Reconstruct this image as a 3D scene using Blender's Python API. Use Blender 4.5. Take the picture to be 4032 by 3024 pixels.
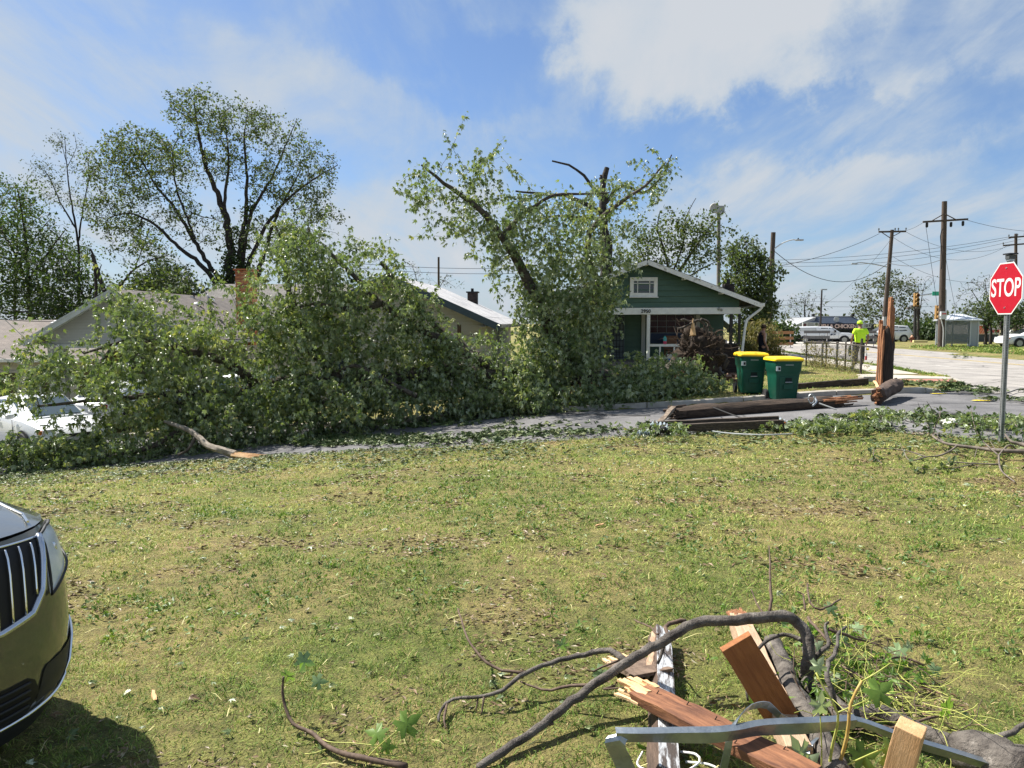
import bpy, math, random
import numpy as np
from mathutils import Vector, Matrix

for o in list(bpy.data.objects): bpy.data.objects.remove(o, do_unlink=True)
SC = bpy.context.scene
COL = SC.collection
R = math.radians

# ------------------------------------------------------------------ camera
W_PX, H_PX, F_PX = 4032.0, 3024.0, 3028.0
EYE = 2.0
PITCH = math.atan((1512 - 1270) / F_PX)        # the horizon stands above the middle of the picture
cam = bpy.data.cameras.new('camera'); cam_o = bpy.data.objects.new('camera', cam); COL.objects.link(cam_o)
cam.sensor_width = 36.0; cam.lens = 36.0 * F_PX / W_PX
cam.clip_start = 0.05; cam.clip_end = 3000
cam_o.location = (0, 0, EYE); cam_o.rotation_euler = (math.pi / 2 - PITCH, 0, 0)
SC.camera = cam_o

# ------------------------------------------------------------------ light
SUN_AZ = (-0.86, 0.51)          # towards the sun, on the ground plane
SUN_EL = R(51)
n_ = math.hypot(*SUN_AZ); SUN_AZ = (SUN_AZ[0] / n_, SUN_AZ[1] / n_)
sun = bpy.data.lights.new('sun', 'SUN'); sun_o = bpy.data.objects.new('sun', sun); COL.objects.link(sun_o)
sun.energy = 5.0; sun.angle = R(0.6); sun.color = (1.0, 0.95, 0.87)
sd = Vector((SUN_AZ[0] * math.cos(SUN_EL), SUN_AZ[1] * math.cos(SUN_EL), math.sin(SUN_EL)))
sun_o.rotation_euler = sd.to_track_quat('Z', 'Y').to_euler(); sun_o.location = (-20, 20, 40)
SC.view_settings.view_transform = 'Standard'; SC.view_settings.look = 'None'
SC.view_settings.exposure = 1.1; SC.view_settings.gamma = 1.0
SC.view_settings.use_curve_mapping = False
SC.cycles.max_bounces = 6; SC.cycles.transparent_max_bounces = 12
SC.cycles.use_denoising = True

def pix_dir(u, v):
    dx = (u - 2016) / F_PX; dz = -(v - 1512) / F_PX
    c, s = math.cos(PITCH), math.sin(PITCH)
    return np.array((dx, c + dz * s, dz * c - s))

world = bpy.data.worlds.new('World'); SC.world = world; world.use_nodes = True
def build_world():
    nt = world.node_tree; N = nt.nodes; L = nt.links
    N.clear()
    out = N.new('ShaderNodeOutputWorld'); bg = N.new('ShaderNodeBackground'); L.new(bg.outputs[0], out.inputs[0])
    bg.inputs['Strength'].default_value = 0.053
    sky = N.new('ShaderNodeTexSky'); sky.sky_type = 'NISHITA'; sky.sun_disc = False
    sky.sun_elevation = SUN_EL; sky.sun_rotation = math.atan2(SUN_AZ[0], SUN_AZ[1])
    sky.air_density = 1.0; sky.dust_density = 0.6; sky.ozone_density = 2.0
    tc = N.new('ShaderNodeTexCoord')
    def val(x):
        n = N.new('ShaderNodeValue'); n.outputs[0].default_value = x; return n.outputs[0]
    def m(op, a, b=None, c=None, clamp=False):
        n = N.new('ShaderNodeMath'); n.operation = op; n.use_clamp = clamp
        for i, q in enumerate((a, b, c)):
            if q is None: continue
            if isinstance(q, (int, float)): n.inputs[i].default_value = q
            else: L.new(q, n.inputs[i])
        return n.outputs[0]
    def vm(op, a, b):
        n = N.new('ShaderNodeVectorMath'); n.operation = op
        for i, q in enumerate((a, b)):
            if isinstance(q, tuple): n.inputs[i].default_value = q
            else: L.new(q, n.inputs[i])
        return n
    sep = N.new('ShaderNodeSeparateXYZ'); L.new(tc.outputs['Generated'], sep.inputs[0])
    zz = m('ADD', m('MAXIMUM', sep.outputs[2], 0.0), 0.16)
    cx = m('DIVIDE', sep.outputs[0], zz); cy = m('DIVIDE', sep.outputs[1], zz)
    comb = N.new('ShaderNodeCombineXYZ'); L.new(cx, comb.inputs[0]); L.new(cy, comb.inputs[1])
    def noise(vec, scale, detail=8, rough=0.6, dist=0.0, sc=(1, 1, 1), rot=0.0, off=(0, 0, 0)):
        mp = N.new('ShaderNodeMapping'); L.new(vec, mp.inputs[0])
        mp.inputs['Scale'].default_value = sc; mp.inputs['Rotation'].default_value = (0, 0, rot); mp.inputs['Location'].default_value = off
        n = N.new('ShaderNodeTexNoise'); L.new(mp.outputs[0], n.inputs['Vector'])
        n.inputs['Scale'].default_value = scale; n.inputs['Detail'].default_value = detail
        n.inputs['Roughness'].default_value = rough; n.inputs['Distortion'].default_value = dist
        return n
    wisp = noise(comb.outputs[0], 1.1, 9, 0.62, 0.9, (1.0, 0.45, 1), R(35), (3.1, 0.4, 0))
    big = noise(comb.outputs[0], 0.55, 7, 0.55, 0.3, off=(1.7, 5.2, 0))
    fine = noise(tc.outputs['Generated'], 14.0, 8, 0.62, 0.2)
    warp = vm('SCALE', vm('SUBTRACT', fine.outputs['Color'], (0.5, 0.5, 0.5)).outputs[0], (0, 0, 0)); warp.inputs['Scale'].default_value = 0.16
    dirw = vm('ADD', tc.outputs['Generated'], warp.outputs[0]).outputs[0]
    def blob(u, v, ru, rv):
        d = pix_dir(u, v); d = d / np.linalg.norm(d)
        q = vm('SUBTRACT', dirw, tuple(d)).outputs[0]
        q = vm('MULTIPLY', q, (F_PX / ru, F_PX / max(ru, rv), F_PX / rv)).outputs[0]
        ln = N.new('ShaderNodeVectorMath'); ln.operation = 'LENGTH'; L.new(q, ln.inputs[0])
        mr = N.new('ShaderNodeMapRange'); mr.interpolation_type = 'SMOOTHERSTEP'
        L.new(ln.outputs['Value'], mr.inputs[0]); mr.inputs[1].default_value = 1.25; mr.inputs[2].default_value = 0.35
        mr.inputs[3].default_value = 0; mr.inputs[4].default_value = 1
        return mr.outputs[0]
    streak = noise(comb.outputs[0], 2.6, 8, 0.6, 0.7, (1.0, 0.28, 1), R(-52), (7.3, 1.4, 0))
    cov = m('ADD', m('MULTIPLY', m('SUBTRACT', wisp.outputs[0], 0.5), 2.4), m('MULTIPLY', m('SUBTRACT', big.outputs[0], 0.5), 1.3))
    cov = m('ADD', cov, m('MULTIPLY', m('SUBTRACT', streak.outputs[0], 0.5), 2.3))
    for (u, v, ru, rv, a) in ((2720, 130, 620, 290, 1.1), (3050, -40, 400, 180, .35), (250, 250, 800, 420, .28), (1100, 420, 700, 260, .22),
                              (3800, 620, 500, 200, .15), (2000, 330, 420, 170, -.55), (2300, 640, 620, 150, -.42), (3400, 480, 650, 140, -.48),
                              (1560, 120, 380, 170, -.30), (1500, 900, 600, 220, .30), (600, 1000, 900, 260, .22), (3850, 200, 300, 180, .12), (3000, 900, 800, 200, .18)):
        cov = m('ADD', cov, m('MULTIPLY', blob(u, v, ru, rv), a))
    hz = N.new('ShaderNodeMapRange'); hz.interpolation_type = 'SMOOTHSTEP'; L.new(sep.outputs[2], hz.inputs[0])
    hz.inputs[1].default_value = 0.22; hz.inputs[2].default_value = 0.02; hz.inputs[3].default_value = 0.0; hz.inputs[4].default_value = 0.30
    cov = m('ADD', m('ADD', cov, 0.38), hz.outputs[0])
    mask = N.new('ShaderNodeMapRange'); mask.interpolation_type = 'SMOOTHSTEP'; L.new(cov, mask.inputs[0])
    mask.inputs[1].default_value = -0.30; mask.inputs[2].default_value = 1.15; mask.inputs[3].default_value = 0.10; mask.inputs[4].default_value = 0.97
    # the cloud's own brightness: thick parts a bit greyer
    ramp = N.new('ShaderNodeValToRGB'); L.new(m('MULTIPLY', cov, 0.6, clamp=True), ramp.inputs[0])
    ramp.color_ramp.elements[0].position = 0.1; ramp.color_ramp.elements[0].color = (4.2, 5.2, 6.2, 1)
    ramp.color_ramp.elements[1].position = 0.85; ramp.color_ramp.elements[1].color = (5.7, 6.0, 6.4, 1)
    mix = N.new('ShaderNodeMix'); mix.data_type = 'RGBA'
    tint = N.new('ShaderNodeMix'); tint.data_type = 'RGBA'; tint.blend_type = 'MULTIPLY'; tint.inputs['Factor'].default_value = 1.0
    L.new(sky.outputs[0], tint.inputs['A']); tint.inputs['B'].default_value = (0.80, 0.96, 1.20, 1)
    L.new(mask.outputs[0], mix.inputs['Factor']); L.new(tint.outputs['Result'], mix.inputs['A']); L.new(ramp.outputs[0], mix.inputs['B'])
    L.new(mix.outputs['Result'], bg.inputs['Color'])
build_world()

# ------------------------------------------------------------------ terrain functions
def interp(x, pts):
    xs = [p[0] for p in pts]; ys = [p[1] for p in pts]
    return np.interp(x, xs, ys)
def sstep(a, b, t):
    t = np.clip((np.asarray(t, float) - a) / (b - a), 0, 1); return t * t * (3 - 2 * t)
def road_z(x, y):
    x = np.asarray(x, float); y = np.asarray(y, float)
    b = interp(x, [(-80, -2.9), (-40, -2.6), (-25, -2.2), (-11, -1.28), (-4.8, -.81), (0.3, -.36), (4.7, -.06), (8, .16), (12, .24), (30, .15), (60, 0)])
    far = interp(x, [(-80, -2.9), (-25, -2.3), (-11, -1.4), (0, -.5), (6, -.05), (11, .12), (40, 0.03)])
    t = sstep(22, 34, y)
    z = b * (1 - t) + far * t
    z = z + sstep(78, 95, y) * (-.7) * sstep(5, 20, x)
    return z
def edge_near(x):     # where the lawn meets the street
    return interp(x, [(-60, 17.5), (-10.6, 16.1), (-4.8, 16.0), (0.3, 15.0), (2.6, 14.75), (5.5, 14.4), (6.6, 13.6), (7.6, 12.2), (9, 10.4), (10.5, 8), (12, 4), (12.6, -12), (13, -30)])
def edge_far(x):      # the far kerb of the street
    return interp(x, [(-60, 23.2), (-11, 21.6), (0, 19.8), (4.7, 19.1), (9.3, 19.4), (11, 19.7), (12.2, 20.6)])
def main_left(y):     # near edge of the main road
    return interp(y, [(-40, 12), (20.4, 12), (20.9, 12.35), (21.6, 12.75), (22.6, 13.15), (23.7, 13.5), (31.5, 15.5), (50, 17.2), (140, 22)])
def main_right(y):
    return interp(y, [(-40, 27.6), (41, 28.0), (56, 28.6), (60, 31), (62, 34), (140, 40)])
KERB = 0.13
def gz(x, y):
    x = np.asarray(x, float); y = np.asarray(y, float)
    rz = road_z(x, y)
    en = edge_near(x); ef = edge_far(x)
    lawn = 0.30 - 0.08 * np.clip(-x, 0, 2.6) + 0.02 * np.sin(x * .9 + .3) * np.cos(y * .7)
    t = np.clip(1 - (en - y) / np.maximum(en - 5.0, 1.0), 0, 1); t = t * t * (3 - 2 * t) * .55 + t * .45
    z_l = lawn * (1 - t) + (rz + 0.03) * t
    wob = 0.025 * np.sin(x * 1.7 + y * 1.1) * np.sin(y * 1.9 - x * .6)
    z_l = z_l + wob * sstep(0, 2, en - y) * (y > -5)
    z_f = rz + KERB - 0.01
    z = np.where(y < en, z_l, np.where(y > ef, z_f, rz))
    return z
def in_road(x, y, m=0.0):
    x = np.asarray(x, float); y = np.asarray(y, float)
    st = (y > edge_near(x) + m) & (y < edge_far(x) - m) & (x < 12.1)
    mn = (x > main_left(y) + m) & (x < main_right(y) - m)
    return st | mn
def ground_hit(u, v, h=0.0):
    d = pix_dir(u, v); o = np.array((0, 0, EYE)); s = 0.5; prev = 0.5
    while s < 400:
        p = o + d * s
        if p[2] < float(gz(p[0], p[1])) + h:
            lo, hi = prev, s
            for _ in range(24):
                mid = (lo + hi) / 2; p = o + d * mid
                if p[2] < float(gz(p[0], p[1])) + h: hi = mid
                else: lo = mid
            return o + d * hi
        prev = s; s *= 1.02
    return o + d * 400
def at(u, v, Y):
    d = pix_dir(u, v); return np.array((0, 0, EYE)) + d * (Y / d[1])

# ------------------------------------------------------------------ materials
def mat(name, base, rough=0.8, c2=None, c3=None, scale=5.0, detail=5, bump=0.0, bscale=None, metal=0.0, spec=0.5, coat=0.0,
        stretch=(1, 1, 1), rndattr=0.0, trans=0.0, transc=None, alpha=1.0, ior=1.45, transm=0.0, ramp=(0.35, 0.65), emit=None, back=None, hmap=None, sheen=0.0):
    M = bpy.data.materials.new(name); M.use_nodes = True
    nt = M.node_tree; N = nt.nodes; L = nt.links
    P = N['Principled BSDF']; out = N['Material Output']
    P.inputs['Roughness'].default_value = rough; P.inputs['Metallic'].default_value = metal
    P.inputs['Specular IOR Level'].default_value = spec; P.inputs['Coat Weight'].default_value = coat
    P.inputs['Coat Roughness'].default_value = 0.04; P.inputs['IOR'].default_value = ior; P.inputs['Transmission Weight'].default_value = transm
    P.inputs['Alpha'].default_value = alpha
    tc = N.new('ShaderNodeTexCoord'); mp = N.new('ShaderNodeMapping'); L.new(tc.outputs['Object'], mp.inputs[0]); mp.inputs['Scale'].default_value = stretch
    col = None
    if c2 is not None:
        nz = N.new('ShaderNodeTexNoise'); L.new(mp.outputs[0], nz.inputs['Vector'])
        nz.inputs['Scale'].default_value = scale; nz.inputs['Detail'].default_value = detail; nz.inputs['Roughness'].default_value = 0.62
        fac = nz.outputs[0]
        if rndattr:
            oi = N.new('ShaderNodeAttribute'); oi.attribute_name = 'rnd'
            a = N.new('ShaderNodeMath'); a.operation = 'MULTIPLY_ADD'; L.new(oi.outputs['Fac'], a.inputs[0]); a.inputs[1].default_value = rndattr; 
            s = N.new('ShaderNodeMath'); s.operation = 'MULTIPLY_ADD'; L.new(nz.outputs[0], s.inputs[0]); s.inputs[1].default_value = 1 - rndattr; s.inputs[2].default_value = 0.0
            L.new(s.outputs[0], a.inputs[2]); fac = a.outputs[0]
        rp = N.new('ShaderNodeValToRGB'); L.new(fac, rp.inputs[0]); e = rp.color_ramp.elements
        e[0].position = ramp[0]; e[0].color = (*base, 1); e[1].position = ramp[1]; e[1].color = (*c2, 1)
        if c3 is not None:
            q = e.new(min(.98, ramp[1] + .12)); q.color = (*c3, 1)
        col = rp.outputs[0]
    if col is not None: L.new(col, P.inputs['Base Color'])
    else: P.inputs['Base Color'].default_value = (*base, 1)
    if bump:
        bz = N.new('ShaderNodeTexNoise'); L.new(mp.outputs[0], bz.inputs['Vector']); bz.inputs['Scale'].default_value = bscale or scale * 4
        bz.inputs['Detail'].default_value = 6; bz.inputs['Roughness'].default_value = 0.65
        b = N.new('ShaderNodeBump'); b.inputs['Strength'].default_value = bump; b.inputs['Distance'].default_value = 0.02
        L.new(bz.outputs[0], b.inputs['Height']); L.new(b.outputs[0], P.inputs['Normal'])
    if emit: P.inputs['Emission Color'].default_value = (*emit[0], 1); P.inputs['Emission Strength'].default_value = emit[1]
    if trans:
        T = N.new('ShaderNodeBsdfTranslucent'); mx = N.new('ShaderNodeMixShader'); mx.inputs[0].default_value = trans
        if transc is not None: T.inputs['Color'].default_value = (*transc, 1)
        elif col is not None:
            g = N.new('ShaderNodeMix'); g.data_type = 'RGBA'; g.blend_type = 'MULTIPLY'; g.inputs['Factor'].default_value = 1.0
            L.new(col, g.inputs['A']); g.inputs['B'].default_value = (1.7, 1.75, .8, 1); L.new(g.outputs['Result'], T.inputs['Color'])
        L.new(P.outputs[0], mx.inputs[1]); L.new(T.outputs[0], mx.inputs[2]); L.new(mx.outputs[0], out.inputs[0])
    if back is not None and col is not None:
        gm = N.new('ShaderNodeNewGeometry'); bm = N.new('ShaderNodeMix'); bm.data_type = 'RGBA'
        L.new(gm.outputs['Backfacing'], bm.inputs['Factor']); L.new(col, bm.inputs['A']); bm.inputs['B'].default_value = (*back, 1)
        L.new(bm.outputs['Result'], P.inputs['Base Color'])
    return M

# ------------------------------------------------------------------ mesh building
def top_of(o):
    while o.parent: o = o.parent
    return o
def thing(name, label, cat, loc=(0, 0, 0), rz=0.0, group=None):
    o = bpy.data.objects.new(name, None); COL.objects.link(o); o.empty_display_size = .2
    o.location = tuple(float(c) for c in loc); o.rotation_euler = (0, 0, rz)
    tag(o, label, cat, group); return o
def tag(o, label=None, cat=None, group=None, kind=None):
    if label: o['label'] = label
    if cat: o['category'] = cat
    if group: o['group'] = group
    if kind: o['kind'] = kind
    return o
def inv_of(parent):
    t = top_of(parent)
    return np.array((Matrix.Translation(t.location) @ t.rotation_euler.to_matrix().to_4x4()).inverted())
def np_mesh(name, V, polys, material=None, smooth=False, rnd=None):
    """polys: list of integer arrays, each (n,k)."""
    me = bpy.data.meshes.new(name); V = np.asarray(V, np.float32)
    me.vertices.add(len(V)); me.vertices.foreach_set('co', V.ravel())
    polys = [np.asarray(p, np.int32) for p in polys if len(p)]
    nl = sum(p.size for p in polys); npol = sum(len(p) for p in polys)
    me.loops.add(nl); me.polygons.add(npol)
    me.loops.foreach_set('vertex_index', np.concatenate([p.ravel() for p in polys]))
    tot = np.concatenate([np.full(len(p), p.shape[1], np.int32) for p in polys])
    st = np.concatenate(([0], np.cumsum(tot)[:-1])).astype(np.int32)
    me.polygons.foreach_set('loop_start', st)
    me.polygons.foreach_set('use_smooth', np.full(npol, bool(smooth)))
    if rnd is not None:
        a = me.attributes.new('rnd', 'FLOAT', 'FACE'); a.data.foreach_set('value', np.asarray(rnd, np.float32))
    me.update(calc_edges=True); me.validate()
    if material: me.materials.append(material)
    return me
def link(name, me, parent=None):
    o = bpy.data.objects.new(name, me); COL.objects.link(o)
    if parent is not None: o.parent = parent
    return o
class MB:
    """collects shapes; build() links them as one mesh object"""
    def __init__(s): s.v = []; s.f = []
    def add(s, v, f):
        n = len(s.v); s.v.extend([tuple(float(c) for c in p) for p in v]); s.f.extend([tuple(i + n for i in q) for q in f]); return s
    def box(s, c, d, rz=0.0, M=None):
        x, y, z = d[0] / 2, d[1] / 2, d[2] / 2
        P = [(-x, -y, -z), (x, -y, -z), (x, y, -z), (-x, y, -z), (-x, -y, z), (x, -y, z), (x, y, z), (-x, y, z)]
        if M is not None: P = [tuple(M @ Vector(p)) for p in P]
        elif rz:
            ca, sa = math.cos(rz), math.sin(rz); P = [(p[0] * ca - p[1] * sa, p[0] * sa + p[1] * ca, p[2]) for p in P]
        P = [(p[0] + c[0], p[1] + c[1], p[2] + c[2]) for p in P]
        return s.add(P, [(0, 3, 2, 1), (4, 5, 6, 7), (0, 1, 5, 4), (1, 2, 6, 5), (2, 3, 7, 6), (3, 0, 4, 7)])
    def bb(s, x0, x1, y0, y1, z0, z1): return s.box(((x0 + x1) / 2, (y0 + y1) / 2, (z0 + z1) / 2), (x1 - x0, y1 - y0, z1 - z0))
    def beam(s, p0, p1, w, h, up=(0, 0, 1), rough=0.0, seed=0, seg=1):
        """bar of rectangular section from p0 to p1; h along up"""
        p0 = np.array(p0, float); p1 = np.array(p1, float); t = p1 - p0; ln = np.linalg.norm(t); t /= ln
        up = np.array(up, float); sd_ = np.cross(t, up); sd_ /= np.linalg.norm(sd_); u = np.cross(sd_, t)
        rg = random.Random(seed); V = []; Fc = []
        for i in range(seg + 1):
            c = p0 + t * ln * i / seg
            for (a, b) in ((-1, -1), (1, -1), (1, 1), (-1, 1)):
                j = rough * (rg.random() - .5)
                e = t * rough * 2.5 * (rg.random() - .5) if i in (0, seg) else 0
                V.append(c + sd_ * (a * w / 2 + j) + u * (b * h / 2 + rough * (rg.random() - .5)) + e)
        for i in range(seg):
            for k in range(4):
                a = i * 4 + k; b = i * 4 + (k + 1) % 4; Fc.append((a, b, b + 4, a + 4))
        Fc.append((3, 2, 1, 0)); m_ = seg * 4; Fc.append((m_, m_ + 1, m_ + 2, m_ + 3))
        return s.add(V, Fc)
    def tube(s, pts, r, n=8, cap=True, jit=0.0, seed=1):
        V, Q = tube_arrays(pts, r if hasattr(r, '__len__') else [r] * len(pts), n, jit, seed)
        Fc = [tuple(q) for q in Q]
        if cap: Fc += [tuple(range(n - 1, -1, -1)), tuple(range(len(V) - n, len(V)))]
        return s.add(V, Fc)
    def lathe(s, prof, c=(0, 0, 0), axis='z', n=16, cap=True, M=None):
        V = []; Fc = []
        for (r, h) in prof:
            for k in range(n):
                a = 2 * math.pi * k / n; p = (r * math.cos(a), r * math.sin(a), h)
                if axis == 'y': p = (p[0], p[2], p[1])
                elif axis == 'x': p = (p[2], p[0], p[1])
                if M is not None: p = tuple(M @ Vector(p))
                V.append((p[0] + c[0], p[1] + c[1], p[2] + c[2]))
        for i in range(len(prof) - 1):
            for k in range(n): Fc.append((i * n + k, i * n + (k + 1) % n, (i + 1) * n + (k + 1) % n, (i + 1) * n + k))
        if cap: Fc += [tuple(range(n - 1, -1, -1)), tuple(range(len(V) - n, len(V)))]
        return s.add(V, Fc)
    def prism(s, poly, a, b, plane='xz'):
        """polygon extruded from a to b along the third axis"""
        V = []
        for h in (a, b):
            for (p, q) in poly: V.append({'xz': (p, h, q), 'xy': (p, q, h), 'yz': (h, p, q)}[plane])
        n = len(poly); Fc = [tuple(range(n - 1, -1, -1)), tuple(range(n, 2 * n))]
        for k in range(n): Fc.append((k, (k + 1) % n, n + (k + 1) % n, n + k))
        return s.add(V, Fc)
    def grid(s, G):
        G = np.asarray(G, float); a, b = G.shape[:2]; Fc = []
        for i in range(a - 1):
            for j in range(b - 1): Fc.append((i * b + j, i * b + j + 1, (i + 1) * b + j + 1, (i + 1) * b + j))
        return s.add(G.reshape(-1, 3), Fc)
    def quad(s, *p): return s.add(p, [tuple(range(len(p)))])
    def build(s, name, material, parent=None, smooth=False, world=False, bevel=0.0, label=None, solid=0.0, fixn=True, sub=0):
        V = np.array(s.v, float)
        if world and parent is not None:
            Mi = inv_of(parent); V = V @ Mi[:3, :3].T + Mi[:3, 3]
        me = bpy.data.meshes.new(name); me.from_pydata([tuple(p) for p in V], [], s.f); me.update()
        if fixn:
            import bmesh
            bm = bmesh.new(); bm.from_mesh(me); bmesh.ops.recalc_face_normals(bm, faces=bm.faces[:]); bm.to_mesh(me); bm.free()
        if material: me.materials.append(material)
        if smooth:
            me.polygons.foreach_set('use_smooth', [True] * len(me.polygons)); 
            if smooth != 'all':
                try: me.set_sharp_from_angle(angle=R(38))
                except Exception: pass
        o = link(name, me, parent)
        if solid: md = o.modifiers.new('solid', 'SOLIDIFY'); md.thickness = solid; md.offset = 0
        if bevel: md = o.modifiers.new('bevel', 'BEVEL'); md.width = bevel; md.segments = 2; md.limit_method = 'ANGLE'; md.angle_limit = R(40)
        if sub: md = o.modifiers.new('sub', 'SUBSURF'); md.levels = sub; md.render_levels = sub
        if label: o['label'] = label
        return o
def tube_arrays(pts, rad, n=6, jit=0.0, seed=1):
    P = np.asarray(pts, float); rad = np.asarray(rad, float); k = len(P)
    T = np.gradient(P, axis=0); T /= np.maximum(np.linalg.norm(T, axis=1, keepdims=True), 1e-9)
    ref = np.array((0.0, 0.0, 1.0)) if abs(T[:, 2]).mean() < .8 else np.array((1.0, 0.0, 0.0))
    A = np.cross(T, ref); A /= np.maximum(np.linalg.norm(A, axis=1, keepdims=True), 1e-9); B = np.cross(A, T)
    a = np.arange(n) * 2 * np.pi / n
    rr = np.repeat(rad[:, None], n, 1)
    if jit: rr = rr * (1 + jit * (np.random.RandomState(seed).rand(k, n) - .5))
    V = P[:, None, :] + rr[:, :, None] * (np.cos(a)[None, :, None] * A[:, None, :] + np.sin(a)[None, :, None] * B[:, None, :])
    i = np.arange(k - 1)[:, None] * n; j = np.arange(n)[None, :]; j2 = (j + 1) % n
    Q = np.stack((i + j, i + j2, i + n + j2, i + n + j), -1).reshape(-1, 4)
    return V.reshape(-1, 3), Q
def smooth_path(pts, step=None, m=6):
    P = np.asarray(pts, float)
    if len(P) < 3: 
        t = np.linspace(0, 1, m)[:, None]; return P[0] * (1 - t) + P[-1] * t
    Q = np.vstack((2 * P[0] - P[1], P, 2 * P[-1] - P[-2])); out = []
    for i in range(1, len(Q) - 2):
        p0, p1, p2, p3 = Q[i - 1:i + 3]; k = m
        if step: k = max(2, int(np.linalg.norm(p2 - p1) / step) + 1)
        for t in np.linspace(0, 1, k, endpoint=False):
            out.append(.5 * (2 * p1 + (p2 - p0) * t + (2 * p0 - 5 * p1 + 4 * p2 - p3) * t * t + (3 * p1 - p0 - 3 * p2 + p3) * t ** 3))
    out.append(P[-1]); return np.array(out)
def copy_tree(o, parent=None):
    c = o.copy(); COL.objects.link(c); c.parent = parent
    for ch in list(o.children): copy_tree(ch, c)
    return c
def text_mesh(name, txt, size, material, parent, loc, rot, depth=0.004, bold=0.0, align='CENTER', sx=1.0):
    cu = bpy.data.curves.new(name, 'FONT'); cu.body = txt; cu.size = size; cu.extrude = depth; cu.offset = bold
    cu.align_x = align; cu.align_y = 'CENTER'
    t = bpy.data.objects.new(name + '_t', cu); COL.objects.link(t)
    dg = bpy.context.evaluated_depsgraph_get(); me = bpy.data.meshes.new_from_object(t.evaluated_get(dg))
    bpy.data.objects.remove(t, do_unlink=True)
    me.materials.clear(); me.materials.append(material)
    o = link(name, me, parent); o.location = loc; o.rotation_euler = rot; o.scale = (sx, 1, 1)
    return o

# ------------------------------------------------------------------ trees
def sample_blob(c, rad, n, rng, hollow=0.0):
    d = rng.normal(size=(n, 3)); d /= np.linalg.norm(d, axis=1, keepdims=True)
    r = (hollow + (1 - hollow) * rng.rand(n)) ** (1 / 3.0)
    return np.array(c) + d * r[:, None] * np.array(rad)
def grow(limbs, attract, rng, kr=0.018, tip=0.005, sag=0.1, sides=5, limb_sides=9, jitter=.12, maxr=.09):
    """limbs: [(points, r0, r1)]; every attractor is joined to the nearest node of what has grown so far"""
    VV = []; QQ = []; off = 0
    pos = []; rad = []
    for k, (pts, r0, r1) in enumerate(limbs):
        P = smooth_path(pts, .35); t = np.linspace(0, 1, len(P)); rr = r0 * (1 - t) ** .8 + r1 * t + 0 * t
        rr = np.maximum(r1 + (r0 - r1) * (1 - t), .004)
        P = P + rng.normal(size=P.shape) * (rr * .25)[:, None] * (t > .02)[:, None]
        V, Q = tube_arrays(P, rr, limb_sides, .18, 7 + k); VV.append(V); QQ.append(Q + off); off += len(V)
        pos.append(P); rad.append(rr)
    pos = np.concatenate(pos); rad = np.concatenate(rad)
    cap = len(pos) + 5 * len(attract) + 10
    NP_ = np.zeros((cap, 3)); NR = np.zeros(cap); n = len(pos); NP_[:n] = pos; NR[:n] = rad
    ends = []; dirs = []
    for a in attract:
        dd = NP_[:n] - a; d2 = (dd * dd).sum(1)
        i = int(np.argmin(d2 * (1 + .4 * (NR[:n] < .008)))); s = NP_[i]; dist = math.sqrt(d2[i])
        if dist < 1e-3: continue
        r0 = min(NR[i] * .75, max(tip * 1.3, kr * dist), maxr); k = 4 if dist > .8 else 3
        t = np.linspace(0, 1, k + 1)[:, None]
        P = s * (1 - t) + a * t; P[:, 2] += sag * dist * (4 * t * (1 - t))[:, 0]
        P[1:-1] += rng.normal(size=(k - 1, 3)) * dist * jitter * .5
        rr = r0 + (tip - r0) * t[:, 0]
        V, Q = tube_arrays(P, rr, sides if r0 > .012 else 3); VV.append(V); QQ.append(Q + off); off += len(V)
        NP_[n:n + k] = P[1:]; NR[n:n + k] = rr[1:]; n += k
        ends.append(P[-1]); e = P[-1] - P[-2]; dirs.append(e / max(np.linalg.norm(e), 1e-6))
    return np.concatenate(VV), np.concatenate(QQ), np.array(ends), np.array(dirs)
LEAF = {
 'maple': (np.array([(0, 0, 0), (.48, .17, .04), (1, 0, -.12), (.48, -.17, .04), (.26, .27, .03), (.66, .50, -.12), (.34, .08, .02), (.26, -.27, .03), (.66, -.50, -.12), (.34, -.08, .02), (.08, .34, -.05), (.08, -.34, -.05)]),
           np.array([(0, 3, 2), (0, 2, 1), (0, 6, 5), (0, 5, 4), (0, 8, 9), (0, 7, 8), (0, 4, 10), (0, 11, 7)])),
 'oval': (np.array([(0, 0, 0), (.45, .26, .05), (1, 0, -.08), (.45, -.26, .05), (.5, 0, -.04)]), np.array([(0, 4, 1), (1, 4, 2), (2, 4, 3), (3, 4, 0)])),
 'slim': (np.array([(0, 0, 0), (.4, .16, .03), (1, 0, -.12), (.4, -.16, .03)]), np.array([(0, 2, 1), (0, 3, 2)])),
}
def leaf_arrays(pos, axis, nrm, size, kind):
    T, Fc = LEAF[kind]; n = len(pos); k = len(T)
    axis = axis / np.maximum(np.linalg.norm(axis, axis=1, keepdims=True), 1e-9)
    sd_ = np.cross(nrm, axis); sd_ /= np.maximum(np.linalg.norm(sd_, axis=1, keepdims=True), 1e-9); up = np.cross(axis, sd_)
    V = pos[:, None, :] + size[:, None, None] * (T[None, :, 0, None] * axis[:, None, :] + T[None, :, 1, None] * sd_[:, None, :] + T[None, :, 2, None] * up[:, None, :])
    Q = (np.arange(n) * k)[:, None, None] + Fc[None]
    return V.reshape(-1, 3), Q.reshape(-1, Fc.shape[1]), len(Fc)
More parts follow.
